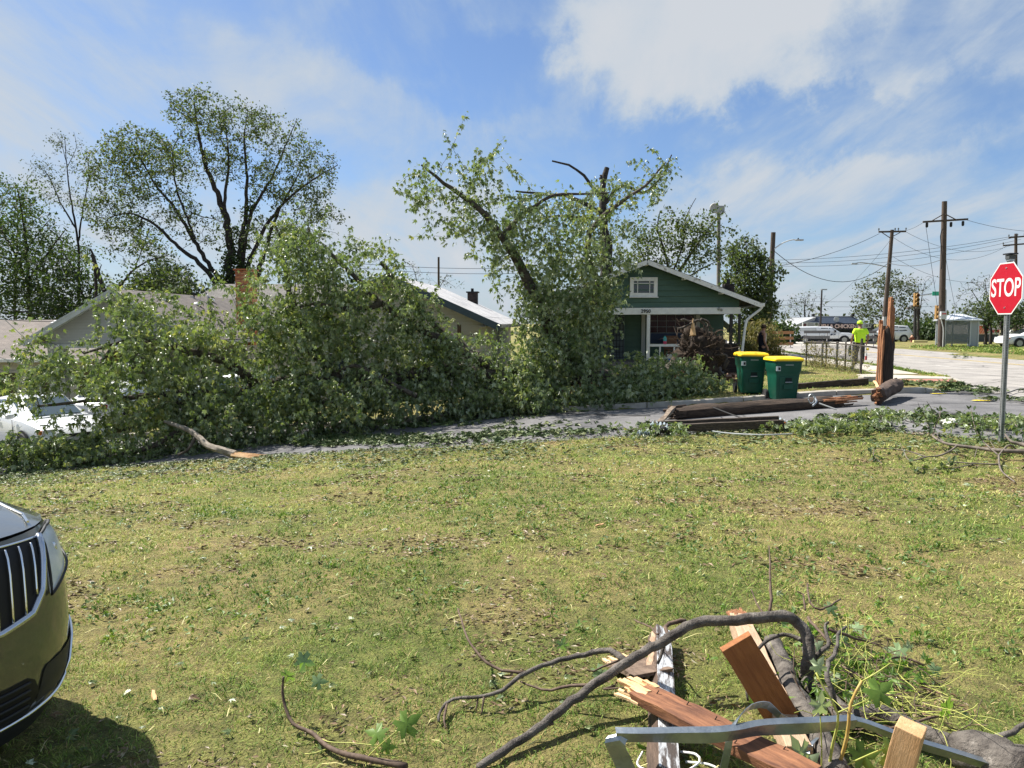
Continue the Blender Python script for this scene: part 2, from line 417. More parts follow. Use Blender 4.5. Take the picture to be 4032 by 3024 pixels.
def leaf_cloud(ends, dirs, per, size, spread, rng, kind='maple', droop=.7, up=.35):
    n = len(ends) * per
    E = np.repeat(ends, per, 0); D = np.repeat(dirs, per, 0)
    pos = E - D * (rng.rand(n, 1) * spread * 1.2) + rng.normal(size=(n, 3)) * spread * .55
    ax = rng.normal(size=(n, 3)) * .75 + D * .3; ax[:, 2] -= droop
    nr = rng.normal(size=(n, 3)) * .6; nr[:, 2] += up + .5
    sz = size * (.6 + .8 * rng.rand(n))
    V, Q, k = leaf_arrays(pos, ax, nr, sz, kind)
    clump = np.repeat(rng.rand(len(ends)), per) * .5 + rng.rand(n) * .5
    return V, Q, np.repeat(clump, k), pos
# ------------------------------------------------------------------ common materials
M_WHITE = mat('white_paint', (.62, .62, .60), .55, (.72, .72, .70), scale=6, bump=.1)
M_WOODDARK = mat('weathered_pole', (.020, .014, .011), .9, (.085, .058, .040), scale=7, detail=8, stretch=(.6, 7, 7), bump=.6, bscale=30)
M_POLE = mat('pole_wood', (.042, .031, .025), .9, (.105, .078, .060), scale=6, stretch=(8, 8, .4), bump=.4, bscale=20)
M_SPLIT = mat('split_wood', (.17, .060, .028), .8, (.46, .22, .10), scale=8, stretch=(9, 9, .6), bump=.7, bscale=24)
M_FRESH = mat('fresh_wood', (.60, .36, .17), .75, (.72, .50, .28), scale=5, stretch=(1, 1, 1), bump=.3)
M_BLACK = mat('black_matte', (.012, .012, .013), .7)
M_RUBBER = mat('tyre_rubber', (.018, .018, .02), .85, (.03, .03, .03), scale=20)
M_GLASS = mat('dark_glass', (.015, .018, .022), .04, spec=.9)
M_STEEL = mat('galvanised_steel', (.30, .32, .34), .42, (.46, .48, .50), scale=22, metal=.75, bump=.08)
M_CHROME = mat('chrome', (.75, .76, .78), .08, metal=1.0)
M_CONCRETE = mat('concrete', (.30, .275, .235), .9, (.42, .39, .34), scale=3.5, detail=8, bump=.25, bscale=60)
M_BARK = mat('bark', (.036, .029, .023), .95, (.115, .094, .076), scale=10, stretch=(1, 1, 1), bump=.8, bscale=26)
M_BARKDARK = mat('dark_bark', (.018, .015, .013), .95, (.055, .046, .040), scale=8, bump=.7, bscale=22)

def wave_mat(name, c1, c2, axis='Z', freq=8.0, rough=.8, thick=.12, bump=.5):
    M = mat(name, c1, rough, tuple(a * 1.18 for a in c1), scale=4); return M

# ------------------------------------------------------------------ ground sheet
def axis_steps(lo, hi, d_lo, d_hi, step, grow_=1.25):
    a = list(np.arange(d_lo, d_hi + 1e-6, step)); s = step
    while a[-1] < hi: s *= grow_; a.append(min(hi, a[-1] + s))
    s = step
    while a[0] > lo: s *= grow_; a.insert(0, max(lo, a[0] - s))
    return np.array(a)
def ground_mat():
    M = mat('lawn_soil', (.052, .075, .018), .95, (.16, .125, .055), scale=1.0, detail=8)
    nt = M.node_tree; N = nt.nodes; L = nt.links; P = N['Principled BSDF']
    tc = N.new('ShaderNodeTexCoord')
    def noise(sc, det=6):
        n = N.new('ShaderNodeTexNoise'); L.new(tc.outputs['Object'], n.inputs['Vector']); n.inputs['Scale'].default_value = sc; n.inputs['Detail'].default_value = det; n.inputs['Roughness'].default_value = .68; return n
    n1 = noise(.55, 5); n2 = noise(9, 6); n3 = noise(70, 4)
    r1 = N.new('ShaderNodeValToRGB'); L.new(n1.outputs[0], r1.inputs[0]); e = r1.color_ramp.elements
    e[0].position = .38; e[0].color = (.17, .215, .046, 1); e[1].position = .62; e[1].color = (.34, .29, .12, 1)
    r2 = N.new('ShaderNodeValToRGB'); L.new(n2.outputs[0], r2.inputs[0]); e = r2.color_ramp.elements
    e[0].position = .35; e[0].color = (.35, .33, .28, 1); e[1].position = .62; e[1].color = (1.1, 1.05, 1, 1)
    r3 = N.new('ShaderNodeValToRGB'); L.new(n3.outputs[0], r3.inputs[0]); e = r3.color_ramp.elements
    e[0].position = .36; e[0].color = (.55, .5, .45, 1); e[1].position = .64; e[1].color = (1.3, 1.25, 1.15, 1)
    a = N.new('ShaderNodeMix'); a.data_type = 'RGBA'; a.blend_type = 'MULTIPLY'; a.inputs['Factor'].default_value = .8
    L.new(r1.outputs[0], a.inputs['A']); L.new(r2.outputs[0], a.inputs['B'])
    b = N.new('ShaderNodeMix'); b.data_type = 'RGBA'; b.blend_type = 'MULTIPLY'; b.inputs['Factor'].default_value = .8
    L.new(a.outputs['Result'], b.inputs['A']); L.new(r3.outputs[0], b.inputs['B']); L.new(b.outputs['Result'], P.inputs['Base Color'])
    bp = N.new('ShaderNodeBump'); bp.inputs['Strength'].default_value = .9; bp.inputs['Distance'].default_value = .05
    L.new(n3.outputs[0], bp.inputs['Height']); L.new(bp.outputs[0], P.inputs['Normal'])
    return M
xs = axis_steps(-900, 900, -22, 18, .25); ys = axis_steps(-40, 1500, -4, 36, .25)
XX, YY = np.meshgrid(xs, ys); ZZ = gz(XX, YY)
ZZ = np.where(in_road(XX, YY, .15), ZZ - .12, ZZ)
ZZ = np.where(in_road(XX, YY, -.06) & ~in_road(XX, YY, .15), np.minimum(ZZ, road_z(XX, YY) - .03), ZZ)
nx, ny = len(xs), len(ys)
i = np.arange(ny - 1)[:, None] * nx; j = np.arange(nx - 1)[None, :]
Q = np.stack((i + j, i + j + 1, i + nx + j + 1, i + nx + j), -1).reshape(-1, 4)
tag(link('ground', np_mesh('ground', np.stack((XX, YY, ZZ), -1).reshape(-1, 3), [Q], ground_mat(), True)), kind='structure')

def sheet(name, P, material, smooth=True):
    P = np.asarray(P, float); a, b = P.shape[:2]
    i = np.arange(a - 1)[:, None] * b; j = np.arange(b - 1)[None, :]
    Q = np.stack((i + j, i + j + 1, i + b + j + 1, i + b + j), -1).reshape(-1, 4)
    return tag(link(name, np_mesh(name, P.reshape(-1, 3), [Q], material, smooth)), kind='structure')
def road_mat(name, c1, c2, c3, crack=True):
    M = mat(name, c1, .92, c2, c3, scale=.9, detail=9, bump=.35, bscale=90)
    nt = M.node_tree; N = nt.nodes; L = nt.links; P = N['Principled BSDF']
    src = P.inputs['Base Color'].links[0].from_socket
    tc = N.new('ShaderNodeTexCoord'); vo = N.new('ShaderNodeTexVoronoi'); vo.feature = 'DISTANCE_TO_EDGE'; vo.inputs['Scale'].default_value = .45
    nz = N.new('ShaderNodeTexNoise'); nz.inputs['Scale'].default_value = 2.5; nz.inputs['Detail'].default_value = 6; L.new(tc.outputs['Object'], nz.inputs['Vector'])
    mx = N.new('ShaderNodeMix'); mx.data_type = 'RGBA'; mx.inputs['Factor'].default_value = .12; L.new(tc.outputs['Object'], mx.inputs['A']); L.new(nz.outputs['Color'], mx.inputs['B'])
    L.new(mx.outputs['Result'], vo.inputs['Vector'])
    rp = N.new('ShaderNodeValToRGB'); L.new(vo.outputs['Distance'], rp.inputs[0]); rp.color_ramp.elements[0].position = .0; rp.color_ramp.elements[0].color = (.35, .35, .35, 1)
    rp.color_ramp.elements[1].position = .022; rp.color_ramp.elements[1].color = (1, 1, 1, 1)
    fn = N.new('ShaderNodeTexNoise'); fn.inputs['Scale'].default_value = 45; fn.inputs['Detail'].default_value = 5; L.new(tc.outputs['Object'], fn.inputs['Vector'])
    r2 = N.new('ShaderNodeValToRGB'); L.new(fn.outputs[0], r2.inputs[0]); r2.color_ramp.elements[0].position = .35; r2.color_ramp.elements[0].color = (.75, .75, .75, 1); r2.color_ramp.elements[1].position = .65; r2.color_ramp.elements[1].color = (1.12, 1.12, 1.12, 1)
    a = N.new('ShaderNodeMix'); a.data_type = 'RGBA'; a.blend_type = 'MULTIPLY'; a.inputs['Factor'].default_value = .8
    L.new(src, a.inputs['A']); L.new(rp.outputs[0], a.inputs['B'])
    b = N.new('ShaderNodeMix'); b.data_type = 'RGBA'; b.blend_type = 'MULTIPLY'; b.inputs['Factor'].default_value = 1
    L.new(a.outputs['Result'], b.inputs['A']); L.new(r2.outputs[0], b.inputs['B']); L.new(b.outputs['Result'], P.inputs['Base Color'])
    return M
M_ASPHALT = road_mat('street_asphalt', (.095, .094, .097), (.175, .17, .17), (.22, .21, .20))
M_MAIN = road_mat('main_road_concrete', (.23, .215, .20), (.36, .335, .305), (.40, .37, .33))
xs2 = np.concatenate((np.arange(-60, -24, 2.0), np.arange(-24, 12.02, .3), [12.05])); tt = np.linspace(0, 1, 22)
P = [[(x, edge_near(x) * (1 - t) + edge_far(x) * t, 0) for t in tt] for x in xs2]; P = np.array(P, float)
P[..., 2] = road_z(P[..., 0], P[..., 1]) + .002 + .05 * (4 * tt * (1 - tt))[None, :] * (P[..., 0] < 8)
sheet('street', P, M_ASPHALT)
ys2 = np.concatenate((np.arange(-30, 18, 2.0), np.arange(18, 34, .4), np.arange(34, 80.1, 2))); tt = np.linspace(0, 1, 12)
P = np.array([[(main_left(y) * (1 - t) + main_right(y) * t, y, 0) for t in tt] for y in ys2], float)
P[..., 2] = road_z(P[..., 0], P[..., 1]) + .006
sheet('main_road', P, M_MAIN)
# the cross street and the forecourts beyond the junction
P = np.array([[(x, y, float(road_z(x, y)) + .012) for x in np.arange(14, 130, 3.0)] for y in np.arange(64, 84.1, 2)], float)
P[:5, :, 2] += .004
sheet('forecourt', P, mat('forecourt_concrete', (.34, .32, .28), .9, (.45, .42, .37), scale=.6, detail=7))
# faint lane lines on the main road, worn tan band along the far lane
M_YELLOW = mat('worn_yellow_paint', (.42, .33, .16), .9, (.52, .38, .12), scale=3)
def line_on_road(name, pts, w, material, lift=.012):
    P = smooth_path([(a, b, 0) for a, b in pts], 1.0); T = np.gradient(P, axis=0); T /= np.linalg.norm(T, axis=1, keepdims=True)
    S = np.stack((-T[:, 1], T[:, 0], 0 * T[:, 0]), 1) * w / 2
    G = np.stack((P - S, P + S), 1); G[..., 2] = road_z(G[..., 0], G[..., 1]) + lift
    return sheet(name, G, material)
M_WORNWHITE = mat('worn_white_paint', (.40, .385, .36), .9, (.58, .56, .52), scale=5)
line_on_road('centre_line', [(23.2, 14), (22.9, 30), (23.0, 58)], .14, M_YELLOW)
line_on_road('centre_line', [(23.5, 14), (23.2, 30), (23.3, 58)], .14, M_YELLOW)
for k in range(6):
    y0 = 17 + k * 7; line_on_road('lane_line', [(18.0 + y0 * .02, y0), (18.1 + y0 * .02, y0 + 3)], .13, M_WORNWHITE)
# ------------------------------------------------------------------ kerb along the far side, cut in stones
kp = [(x, float(edge_far(x))) for x in np.arange(-30, 12.2, .5)] + [(float(main_left(y)), y) for y in np.arange(20.9, 60, .5)]
KP = np.array(kp); KP = smooth_path([(a, b, 0) for a, b in KP[::2]], .25)
seglen = np.concatenate(([0], np.cumsum(np.linalg.norm(np.diff(KP, axis=0), axis=1))))
kerb = bpy.data.objects.new('kerb', None); COL.objects.link(kerb); tag(kerb, kind='structure')
tot = seglen[-1]; s0 = 0; k = 0
while s0 < tot - .2:
    s1 = min(s0 + 2.4, tot); q = np.linspace(s0 + .012, s1 - .012, 7)
    C = np.stack([np.interp(q, seglen, KP[:, c]) for c in range(3)], 1); T = np.gradient(C, axis=0); T /= np.linalg.norm(T, axis=1, keepdims=True)
    S = np.stack((-T[:, 1], T[:, 0], 0 * T[:, 0]), 1)
    # a ramp dips where the footway meets the crossing
    G = []
    for n in range(7):
        z0 = float(road_z(C[n, 0], C[n, 1])); dip = float(sstep(1.2, .3, abs(math.hypot(C[n, 0] - 11.6, C[n, 1] - 20.1) - 0)))
        h = KERB * (1 - .8 * dip)
        G.append([C[n] + S[n] * o + np.array((0, 0, z0 + hh)) for (o, hh) in ((-.02, -.05), (-.02, .03), (.0, h - .015), (.02, h), (.17, h + .003), (.17, -.05))])
    mb = MB(); mb.grid(np.array(G)); mb.f += [tuple(range(6)), tuple(range(len(mb.v) - 1, len(mb.v) - 7, -1))]
    mb.build('kerb_stone', M_CONCRETE, kerb, smooth=True); s0 = s1; k += 1
# ------------------------------------------------------------------ pavement slabs by the main road and the ramp on the corner
M_PATH = mat('pavement_concrete', (.34, .31, .255), .92, (.47, .43, .36), scale=2.2, detail=8, bump=.25, bscale=50)
pav = bpy.data.objects.new('pavement', None); COL.objects.link(pav); tag(pav, kind='structure')
def slab(poly, parent, name='slab', lift=.012, th=.05, material=None):
    mb = MB(); P = [(a, b, float(road_z(a, b)) + KERB + lift) for a, b in poly]; n = len(P)
    mb.add(P + [(a, b, c - th) for a, b, c in P], [tuple(range(n)), tuple(range(2 * n - 1, n - 1, -1))] + [(i, (i + 1) % n, n + (i + 1) % n, n + i) for i in range(n)])
    return mb.build(name, material or M_PATH, parent, bevel=.008)
for k in range(22):
    y0 = 24.6 + k * 1.5; y1 = y0 + 1.47
    a0, a1 = float(main_left(y0)) - 1.95, float(main_left(y1)) - 1.95
    slab([(a0, y0), (a0 + 1.25, y0), (a1 + 1.25, y1), (a1, y1)], pav)
slab([(10.35, 20.35), (11.1, 20.0), (12.0, 20.75), (12.75, 22.2), (11.65, 22.5), (10.7, 22.2)], pav, 'ramp_slab', -.03)
slab([(10.75, 22.25), (11.65, 22.55), (12.75, 22.25), (13.1, 23.2), (11.6, 24.55), (11.0, 24.5)], pav, 'corner_slab')
M_PAVER = mat('red_paver', (.36, .15, .12), .9, (.46, .21, .17), scale=9)
for r in range(4):
    for c in range(9):
        x0 = 10.62 + c * .205 + r * .06; y0 = 21.55 + r * .19 - c * .02
        mb = MB(); z = float(road_z(x0, y0)) + KERB - .008
        mb.box((x0, y0, z), (.19, .17, .03), rz=-.1); mb.build('brick', M_PAVER, pav)
# yellow marks sprayed on the road, and the painted stop line
M_SPRAY = mat('yellow_spray', (.70, .52, .03), .8, (.74, .60, .06), scale=8)
for (u, v, w, h) in ((3695, 1552, .5, .07), (3868, 1580, .5, .10), (3590, 1503, .3, .08), (3440, 1462, .5, .08)):
    p = ground_hit(u, v); mb = MB(); rg = random.Random(u)
    poly = [(p[0] + (w / 2) * math.cos(a) * (.7 + .6 * rg.random()), p[1] + h * math.sin(a) * (.5 + rg.random())) for a in np.linspace(0, 2 * math.pi, 12)[:-1]]
    zz = float(road_z(p[0], p[1])) + (.022 if in_road(p[0], p[1]) else KERB + .02)
    mb.add([(a, b, zz + (.075 if a < 8 else .0)) for a, b in poly], [tuple(range(len(poly)))])
    tag(mb.build('paint_mark', M_SPRAY), kind='structure')

# ------------------------------------------------------------------ grass
def vnoise(x, y, s, seed=0):
    rs = np.random.RandomState(seed); Tb = rs.rand(256, 256)
    a = x * s; b = y * s; i0 = np.floor(a).astype(int); j0 = np.floor(b).astype(int); fa = a - i0; fb = b - j0
    fa = fa * fa * (3 - 2 * fa); fb = fb * fb * (3 - 2 * fb)
    g = lambda i, j: Tb[i % 256, j % 256]
    return (g(i0, j0) * (1 - fa) + g(i0 + 1, j0) * fa) * (1 - fb) + (g(i0, j0 + 1) * (1 - fa) + g(i0 + 1, j0 + 1) * fa) * fb
def dryness(x, y):
    n = .45 * vnoise(x, y, .55, 1) + .3 * vnoise(x + y * .3, y, 1.7, 2) + .25 * vnoise(x, y, 5.0, 3)
    return np.clip((n - .5) * 2.6 + .5, 0, 1)
def bareness(x, y):
    n = .5 * vnoise(x, y * 1.6, 1.3, 11) + .3 * vnoise(x, y, 3.7, 12) + .2 * vnoise(x, y, 9, 13)
    return np.clip((n - .53) * 5, 0, 1)
def grass_mat():
    M = bpy.data.materials.new('grass_blades'); M.use_nodes = True; nt = M.node_tree; N = nt.nodes; L = nt.links
    P = N['Principled BSDF']; P.inputs['Roughness'].default_value = .6; P.inputs['Specular IOR Level'].default_value = .3
    at_ = N.new('ShaderNodeAttribute'); at_.attribute_name = 'rnd'
    rp = N.new('ShaderNodeValToRGB'); L.new(at_.outputs['Fac'], rp.inputs[0]); e = rp.color_ramp.elements
    e[0].position = 0; e[0].color = (.075, .135, .022, 1); e[1].position = 1; e[1].color = (.40, .27, .13, 1)
    for p, c in ((.18, (.175, .275, .045)), (.38, (.30, .385, .080)), (.55, (.48, .47, .14)), (.72, (.58, .51, .21)), (.88, (.50, .38, .19))):
        q = e.new(p); q.color = (*c, 1)
    L.new(rp.outputs[0], P.inputs['Base Color'])
    T = N.new('ShaderNodeBsdfTranslucent'); mx = N.new('ShaderNodeMixShader'); mx.inputs[0].default_value = .3
    L.new(rp.outputs[0], T.inputs['Color']); L.new(P.outputs[0], mx.inputs[1]); L.new(T.outputs[0], mx.inputs[2]); L.new(mx.outputs[0], N['Material Output'].inputs[0])
    return M
M_GRASS = grass_mat()
def grass_patch(name, x, y, ln, wd, lean, rng, bias=0.0):
    n = len(x); dr = dryness(x, y); br = bareness(x, y)
    z = gz(x, y)
    tuft = np.clip((.6 * vnoise(x, y, 7.0, 31) + .4 * vnoise(x, y, 17.0, 32) - .5) * 2.6 + .5, 0, 1)
    keep = rng.rand(n) > br * .6 + .22 * (1 - tuft)
    x, y, z, dr, br, tuft = x[keep], y[keep], z[keep], dr[keep], br[keep], tuft[keep]; n = len(x)
    L_ = ln * (.45 + .6 * rng.rand(n)) * (1 - .35 * br) * (.55 + .85 * tuft); Wd = wd * (.7 + .6 * rng.rand(n))
    a = rng.rand(n) * 2 * np.pi; b = rng.rand(n) * 2 * np.pi
    le = lean * (.35 + 1.1 * rng.rand(n)); dx, dy = np.cos(a) * np.sin(le), np.sin(a) * np.sin(le); dz = np.cos(le)
    sx, sy = np.cos(b), np.sin(b)
    base = np.stack((x, y, z - .004), 1); sd_ = np.stack((sx, sy, 0 * sx), 1) * Wd[:, None] / 2
    d = np.stack((dx, dy, dz), 1)
    mid = base + d * (L_ * .55)[:, None]; d2 = d.copy(); d2[:, 2] -= .45; d2 += np.stack((dx, dy, 0 * dx), 1) * .4
    tip = mid + d2 * (L_ * .5)[:, None]
    V = np.stack((base - sd_, base + sd_, mid + sd_ * .8, mid - sd_ * .8, tip), 1).reshape(-1, 3)
    o = np.arange(n)[:, None] * 5
    Qd = o + np.array([[0, 1, 2, 3]]); Tr = o + np.array([[3, 2, 4]])
    col = np.clip(.16 + bias + .44 * dr + .25 * br - .10 * tuft + (rng.rand(n) - .5) * .50, 0, 1)
    col = np.where(rng.rand(n) < .08, .8 + .2 * rng.rand(n), col)
    rnd = np.concatenate((col, col))
    return np_mesh(name, V, [Qd, Tr], M_GRASS, False, rnd)
def scatter(rng, dens, y0, y1, margin=1.7):
    """points on the near lawn that the picture's wedge sees, and a step to either side of it"""
    n = int(dens * (.72 * (y1 * y1 - y0 * y0) + 2 * margin * (y1 - y0)))
    yy = np.sqrt(y0 * y0 + (y1 * y1 - y0 * y0) * rng.rand(n)); xx = (rng.rand(n) - .5) * 2 * (.72 * yy + margin)
    k = (yy < edge_near(xx) + .12 * vnoise(xx, yy, 2.0, 5)) ; return xx[k], yy[k]
rng = np.random.RandomState(4)
for (y0, y1, dens, ln, wd, lean) in ((2.2, 4.2, 5600, .046, .0042, 1.0), (4.2, 6.5, 3500, .050, .006, 1.0), (6.5, 10, 1600, .055, .0095, .95), (10, 17.2, 620, .06, .016, .9)):
    x, y = scatter(rng, dens, y0, y1)
    tag(link('grass', grass_patch('grass', x, y, ln, wd, lean, rng)), kind='stuff')
# verge grass across the street and the junction's island
x = rng.rand(42000) * 24 - 8.5; y = 19.2 + rng.rand(42000) * 11; k = (y > edge_far(x) + .2) & (x < main_left(y) - 1.95) & ~((x > 10.2) & (y < 24.6) & (y < 22.9 + (x - 11) * .2)); 
tag(link('grass', grass_patch('grass', x[k], y[k], .07, .022, .8, rng, -.02)), kind='stuff')
y = 23.2 + rng.rand(9000) * 24; x = main_left(y) - .08 - rng.rand(9000) * .55; 
tag(link('grass', grass_patch('grass', x, y, .10, .03, .8, rng, -.1)), kind='stuff')
y = 36 + rng.rand(26000) * 27; x = main_right(y) + .3 + rng.rand(26000) * 12; k = (y < 63); 
tag(link('grass', grass_patch('grass', x[k], y[k], .17, .06, .7, rng, -.16)), kind='stuff')
# ------------------------------------------------------------------ houses
def shingle_mat(name, c1, c2, mortar, bw=.30, rh=.14):
    M = bpy.data.materials.new(name); M.use_nodes = True; nt = M.node_tree; N = nt.nodes; L = nt.links; P = N['Principled BSDF']
    P.inputs['Roughness'].default_value = .85
    tc = N.new('ShaderNodeTexCoord'); br = N.new('ShaderNodeTexBrick'); L.new(tc.outputs['Object'], br.inputs['Vector'])
    br.inputs['Scale'].default_value = 1; br.inputs['Brick Width'].default_value = bw; br.inputs['Row Height'].default_value = rh
    br.inputs['Mortar Size'].default_value = .008; br.inputs['Mortar Smooth'].default_value = .3; br.inputs['Bias'].default_value = -.1
    br.inputs['Color1'].default_value = (*c1, 1); br.inputs['Color2'].default_value = (*c2, 1); br.inputs['Mortar'].default_value = (*mortar, 1)
    nz = N.new('ShaderNodeTexNoise'); L.new(tc.outputs['Object'], nz.inputs['Vector']); nz.inputs['Scale'].default_value = 1.3; nz.inputs['Detail'].default_value = 8
    rp = N.new('ShaderNodeValToRGB'); L.new(nz.outputs[0], rp.inputs[0]); rp.color_ramp.elements[0].position = .3; rp.color_ramp.elements[0].color = (.72, .72, .72, 1); rp.color_ramp.elements[1].position = .7; rp.color_ramp.elements[1].color = (1.18, 1.16, 1.12, 1)
    mx = N.new('ShaderNodeMix'); mx.data_type = 'RGBA'; mx.blend_type = 'MULTIPLY'; mx.inputs['Factor'].default_value = 1
    L.new(br.outputs['Color'], mx.inputs['A']); L.new(rp.outputs[0], mx.inputs['B']); L.new(mx.outputs['Result'], P.inputs['Base Color'])
    bp = N.new('ShaderNodeBump'); bp.inputs['Strength'].default_value = .6; bp.inputs['Distance'].default_value = .015; L.new(br.outputs['Fac'], bp.inputs['Height']); bp.invert = True
    L.new(bp.outputs[0], P.inputs['Normal']); return M
def roof_slope(name, p0, p1, p2, p3, th, material, parent):
    """slab lying on the four points (eave start, eave end, top end, top start), in its own frame"""
    p0, p1, p2, p3 = (Vector(tuple(map(float, p))) for p in (p0, p1, p2, p3))
    ex = (p1 - p0).normalized(); nrm = ex.cross(p3 - p0).normalized(); ey = nrm.cross(ex)
    if nrm.z < 0: nrm = -nrm
    Mt = Matrix((ex, ey, nrm)).transposed().to_4x4(); Mt.translation = p0; Mi = Mt.inverted()
    top = [Mi @ p for p in (p0, p1, p2, p3)]
    mb = MB(); mb.add([tuple(p) for p in top] + [(p.x, p.y, p.z - th) for p in top], [(0, 1, 2, 3), (7, 6, 5, 4), (0, 4, 5, 1), (1, 5, 6, 2), (2, 6, 7, 3), (3, 7, 4, 0)])
    o = mb.build(name, material, parent); o.matrix_basis = Mt; return o
def lap(name, parent, material, xa0, xa1, xb0, xb1, z0, z1, y, t0=.024, t1=.008, axis='x', sgn=-1):
    """one lap-siding board: lower edge proud of the wall plane, ends cut to the gable's slope"""
    def P(x, d, z): return (x, y + sgn * d, z) if axis == 'x' else (y + sgn * d, x, z)
    V = [P(xa0, t0, z0), P(xa1, t0, z0), P(xb1, t1, z1), P(xb0, t1, z1), P(xa0, 0, z0), P(xa1, 0, z0), P(xb1, 0, z1), P(xb0, 0, z1)]
    mb = MB(); mb.add(V, [(0, 1, 2, 3), (4, 7, 6, 5), (0, 4, 5, 1), (1, 5, 6, 2), (2, 6, 7, 3), (3, 7, 4, 0)])
    return mb.build(name, material, parent)
def brick_block(parent, x0, x1, y0, y1, z0, z1, mats, core, bl=.21, bh=.072, joint=.012, seed=0, faces=('f', 'l', 'r')):
    rg = random.Random(seed)
    meshes = {}
    def unit(key, d, m_):
        k = (key, m_.name)
        if k not in meshes:
            mb = MB(); mb.box((0, 0, 0), d); o = mb.build('brick', m_); meshes[k] = o.data; bpy.data.objects.remove(o)
        return meshes[k]
    MB().bb(x0 + .01, x1 - .01, y0 + .01, y1 - .01, z0, z1 - .005).build('mortar_core', core, parent)
    rows = int((z1 - z0) / bh)
    for r in range(rows):
        z = z0 + (r + .5) * (z1 - z0) / rows; off = (r % 2) * bl / 2
        for f, a, b in (('f', x0, x1), ('l', y0, y1), ('r', y0, y1)):
            if f not in faces: continue
            p = a - off + 0.0
            while p < b - .02:
                s, e = max(p, a), min(p + bl, b)
                if e - s > .04:
                    c = (s + e) / 2; ln = e - s - joint; m_ = rg.choice(mats)
                    if f == 'f': o = link('brick', unit(('f', round(ln, 3)), (ln, .02, bh - joint), m_), parent); o.location = (c, y0 + .002, z)
                    else: o = link('brick', unit(('s', round(ln, 3)), (.02, ln, bh - joint), m_), parent); o.location = ((x0 + .002) if f == 'l' else (x1 - .002), c, z)
                p += bl
def window(parent, x0, x1, z0, z1, y, nx, nz, fr=.06, M_frame=None, M_pane=None, name='window', mun=.018, sill=True, depth=.05):
    """framed window in the plane y, facing -y: panes are separate"""
    M_frame = M_frame or M_WHITE; M_pane = M_pane or M_GLASS
    w = MB(); w.bb(x0 - fr, x1 + fr, y - depth, y, z1, z1 + fr); w.bb(x0 - fr, x1 + fr, y - depth, y, z0 - fr, z0); w.bb(x0 - fr, x0, y - depth, y, z0, z1); w.bb(x1, x1 + fr, y - depth, y, z0, z1)
    o = w.build(name, M_frame, parent, bevel=.004)
    dx = (x1 - x0) / nx; dz = (z1 - z0) / nz
    for i in range(nx):
        for j in range(nz): MB().bb(x0 + i * dx + mun / 2, x0 + (i + 1) * dx - mun / 2, y - .012, y - .004, z0 + j * dz + mun / 2, z0 + (j + 1) * dz - mun / 2).build('pane', M_pane, o)
    for i in range(1, nx): MB().bb(x0 + i * dx - mun / 2, x0 + i * dx + mun / 2, y - .026, y - .003, z0, z1).build('muntin', M_frame, o)
    for j in range(1, nz): MB().bb(x0, x1, y - .023, y - .003, z0 + j * dz - mun / 2, z0 + j * dz + mun / 2).build('muntin', M_frame, o)
    if sill: MB().bb(x0 - fr - .03, x1 + fr + .03, y - depth - .04, y - .001, z0 - fr - .035, z0 - fr - .002).build('sill', M_frame, o)
    return o

# ---- the green bungalow
M_GREEN = mat('green_siding', (.050, .100, .070), .6, (.064, .122, .088), scale=3, stretch=(.4, 1, 3), bump=.12, bscale=25)
M_TRIM = mat('peeling_trim', (.58, .58, .56), .7, (.70, .70, .68), (.30, .27, .22), scale=4, ramp=(.3, .55), bump=.2)
M_ROOFDK = shingle_mat('dark_shingles', (.035, .035, .036), (.055, .053, .05), (.016, .016, .016))
M_BRICKDK = mat('dark_brick', (.022, .017, .016), .9, (.05, .034, .03), scale=8)
gx = float(at(2541, 1028, 27)[0]); gzz = float(gz(gx, 27))
gh = thing('bungalow', 'green clapboard bungalow with white rake boards and a front porch', 'house', (gx, 27, gzz))
zb = -gzz
PK, EV, HX = 4.16 + zb, 2.67 + zb, 3.97; SL = (PK - EV) / HX; HW = 3.3
BODY = 9.5
MB().bb(-HW, HW, 2.0, BODY, -.3, 2.55 + zb).build('wall', mat('green_wall', (.03, .06, .045), .7), gh)
wall = gh.children[0]
gab = MB(); gab.prism([(-HW, 2.50 + zb), (HW, 2.50 + zb), (HW, PK - .14 - SL * HW), (0, PK - .14), (-HW, PK - .14 - SL * HW)], .02, .16); gab.build('gable_wall', M_GREEN, gh)
gw = gh.children[-1]
z0 = 2.51 + zb
while z0 < PK - .25:
    z1 = min(z0 + .196, PK - .15); h0 = min(HW, (PK - .14 - z0) / SL); h1 = min(HW, max(.02, (PK - .14 - z1) / SL))
    lap('board', gw, M_GREEN, -h0, h0, -h1, h1, z0 + .014, z1, .02, .04, .004); z0 = z1
gb = MB(); gb.prism([(-HW, 2.55 + zb), (HW, 2.55 + zb), (HW, PK - .2 - SL * HW), (0, PK - .2), (-HW, PK - .2 - SL * HW)], BODY - .2, BODY - .02); gb.build('gable_wall', M_GREEN, gh)
for k in range(12):                      # side wall boards that show at the corner
    lap('board', wall, M_GREEN, 2.0, BODY, 2.0, BODY, .45 + k * .18, .63 + k * .18 - .004, HW, axis='y', sgn=1)
for k in range(11):                      # back wall of the porch
    lap('board', wall, M_GREEN, -HW, HW, -HW, HW, .62 + zb + k * .165, .62 + zb + (k + 1) * .165 - .003, 2.0)
y0r, y1r = -.45, BODY + .35
roof = roof_slope('roof', (HX, y1r, EV), (HX, y0r, EV), (0, y0r, PK), (0, y1r, PK), .06, M_ROOFDK, gh)
roof = roof_slope('roof', (-HX, y0r, EV), (-HX, y1r, EV), (0, y1r, PK), (0, y0r, PK), .06, M_ROOFDK, gh)
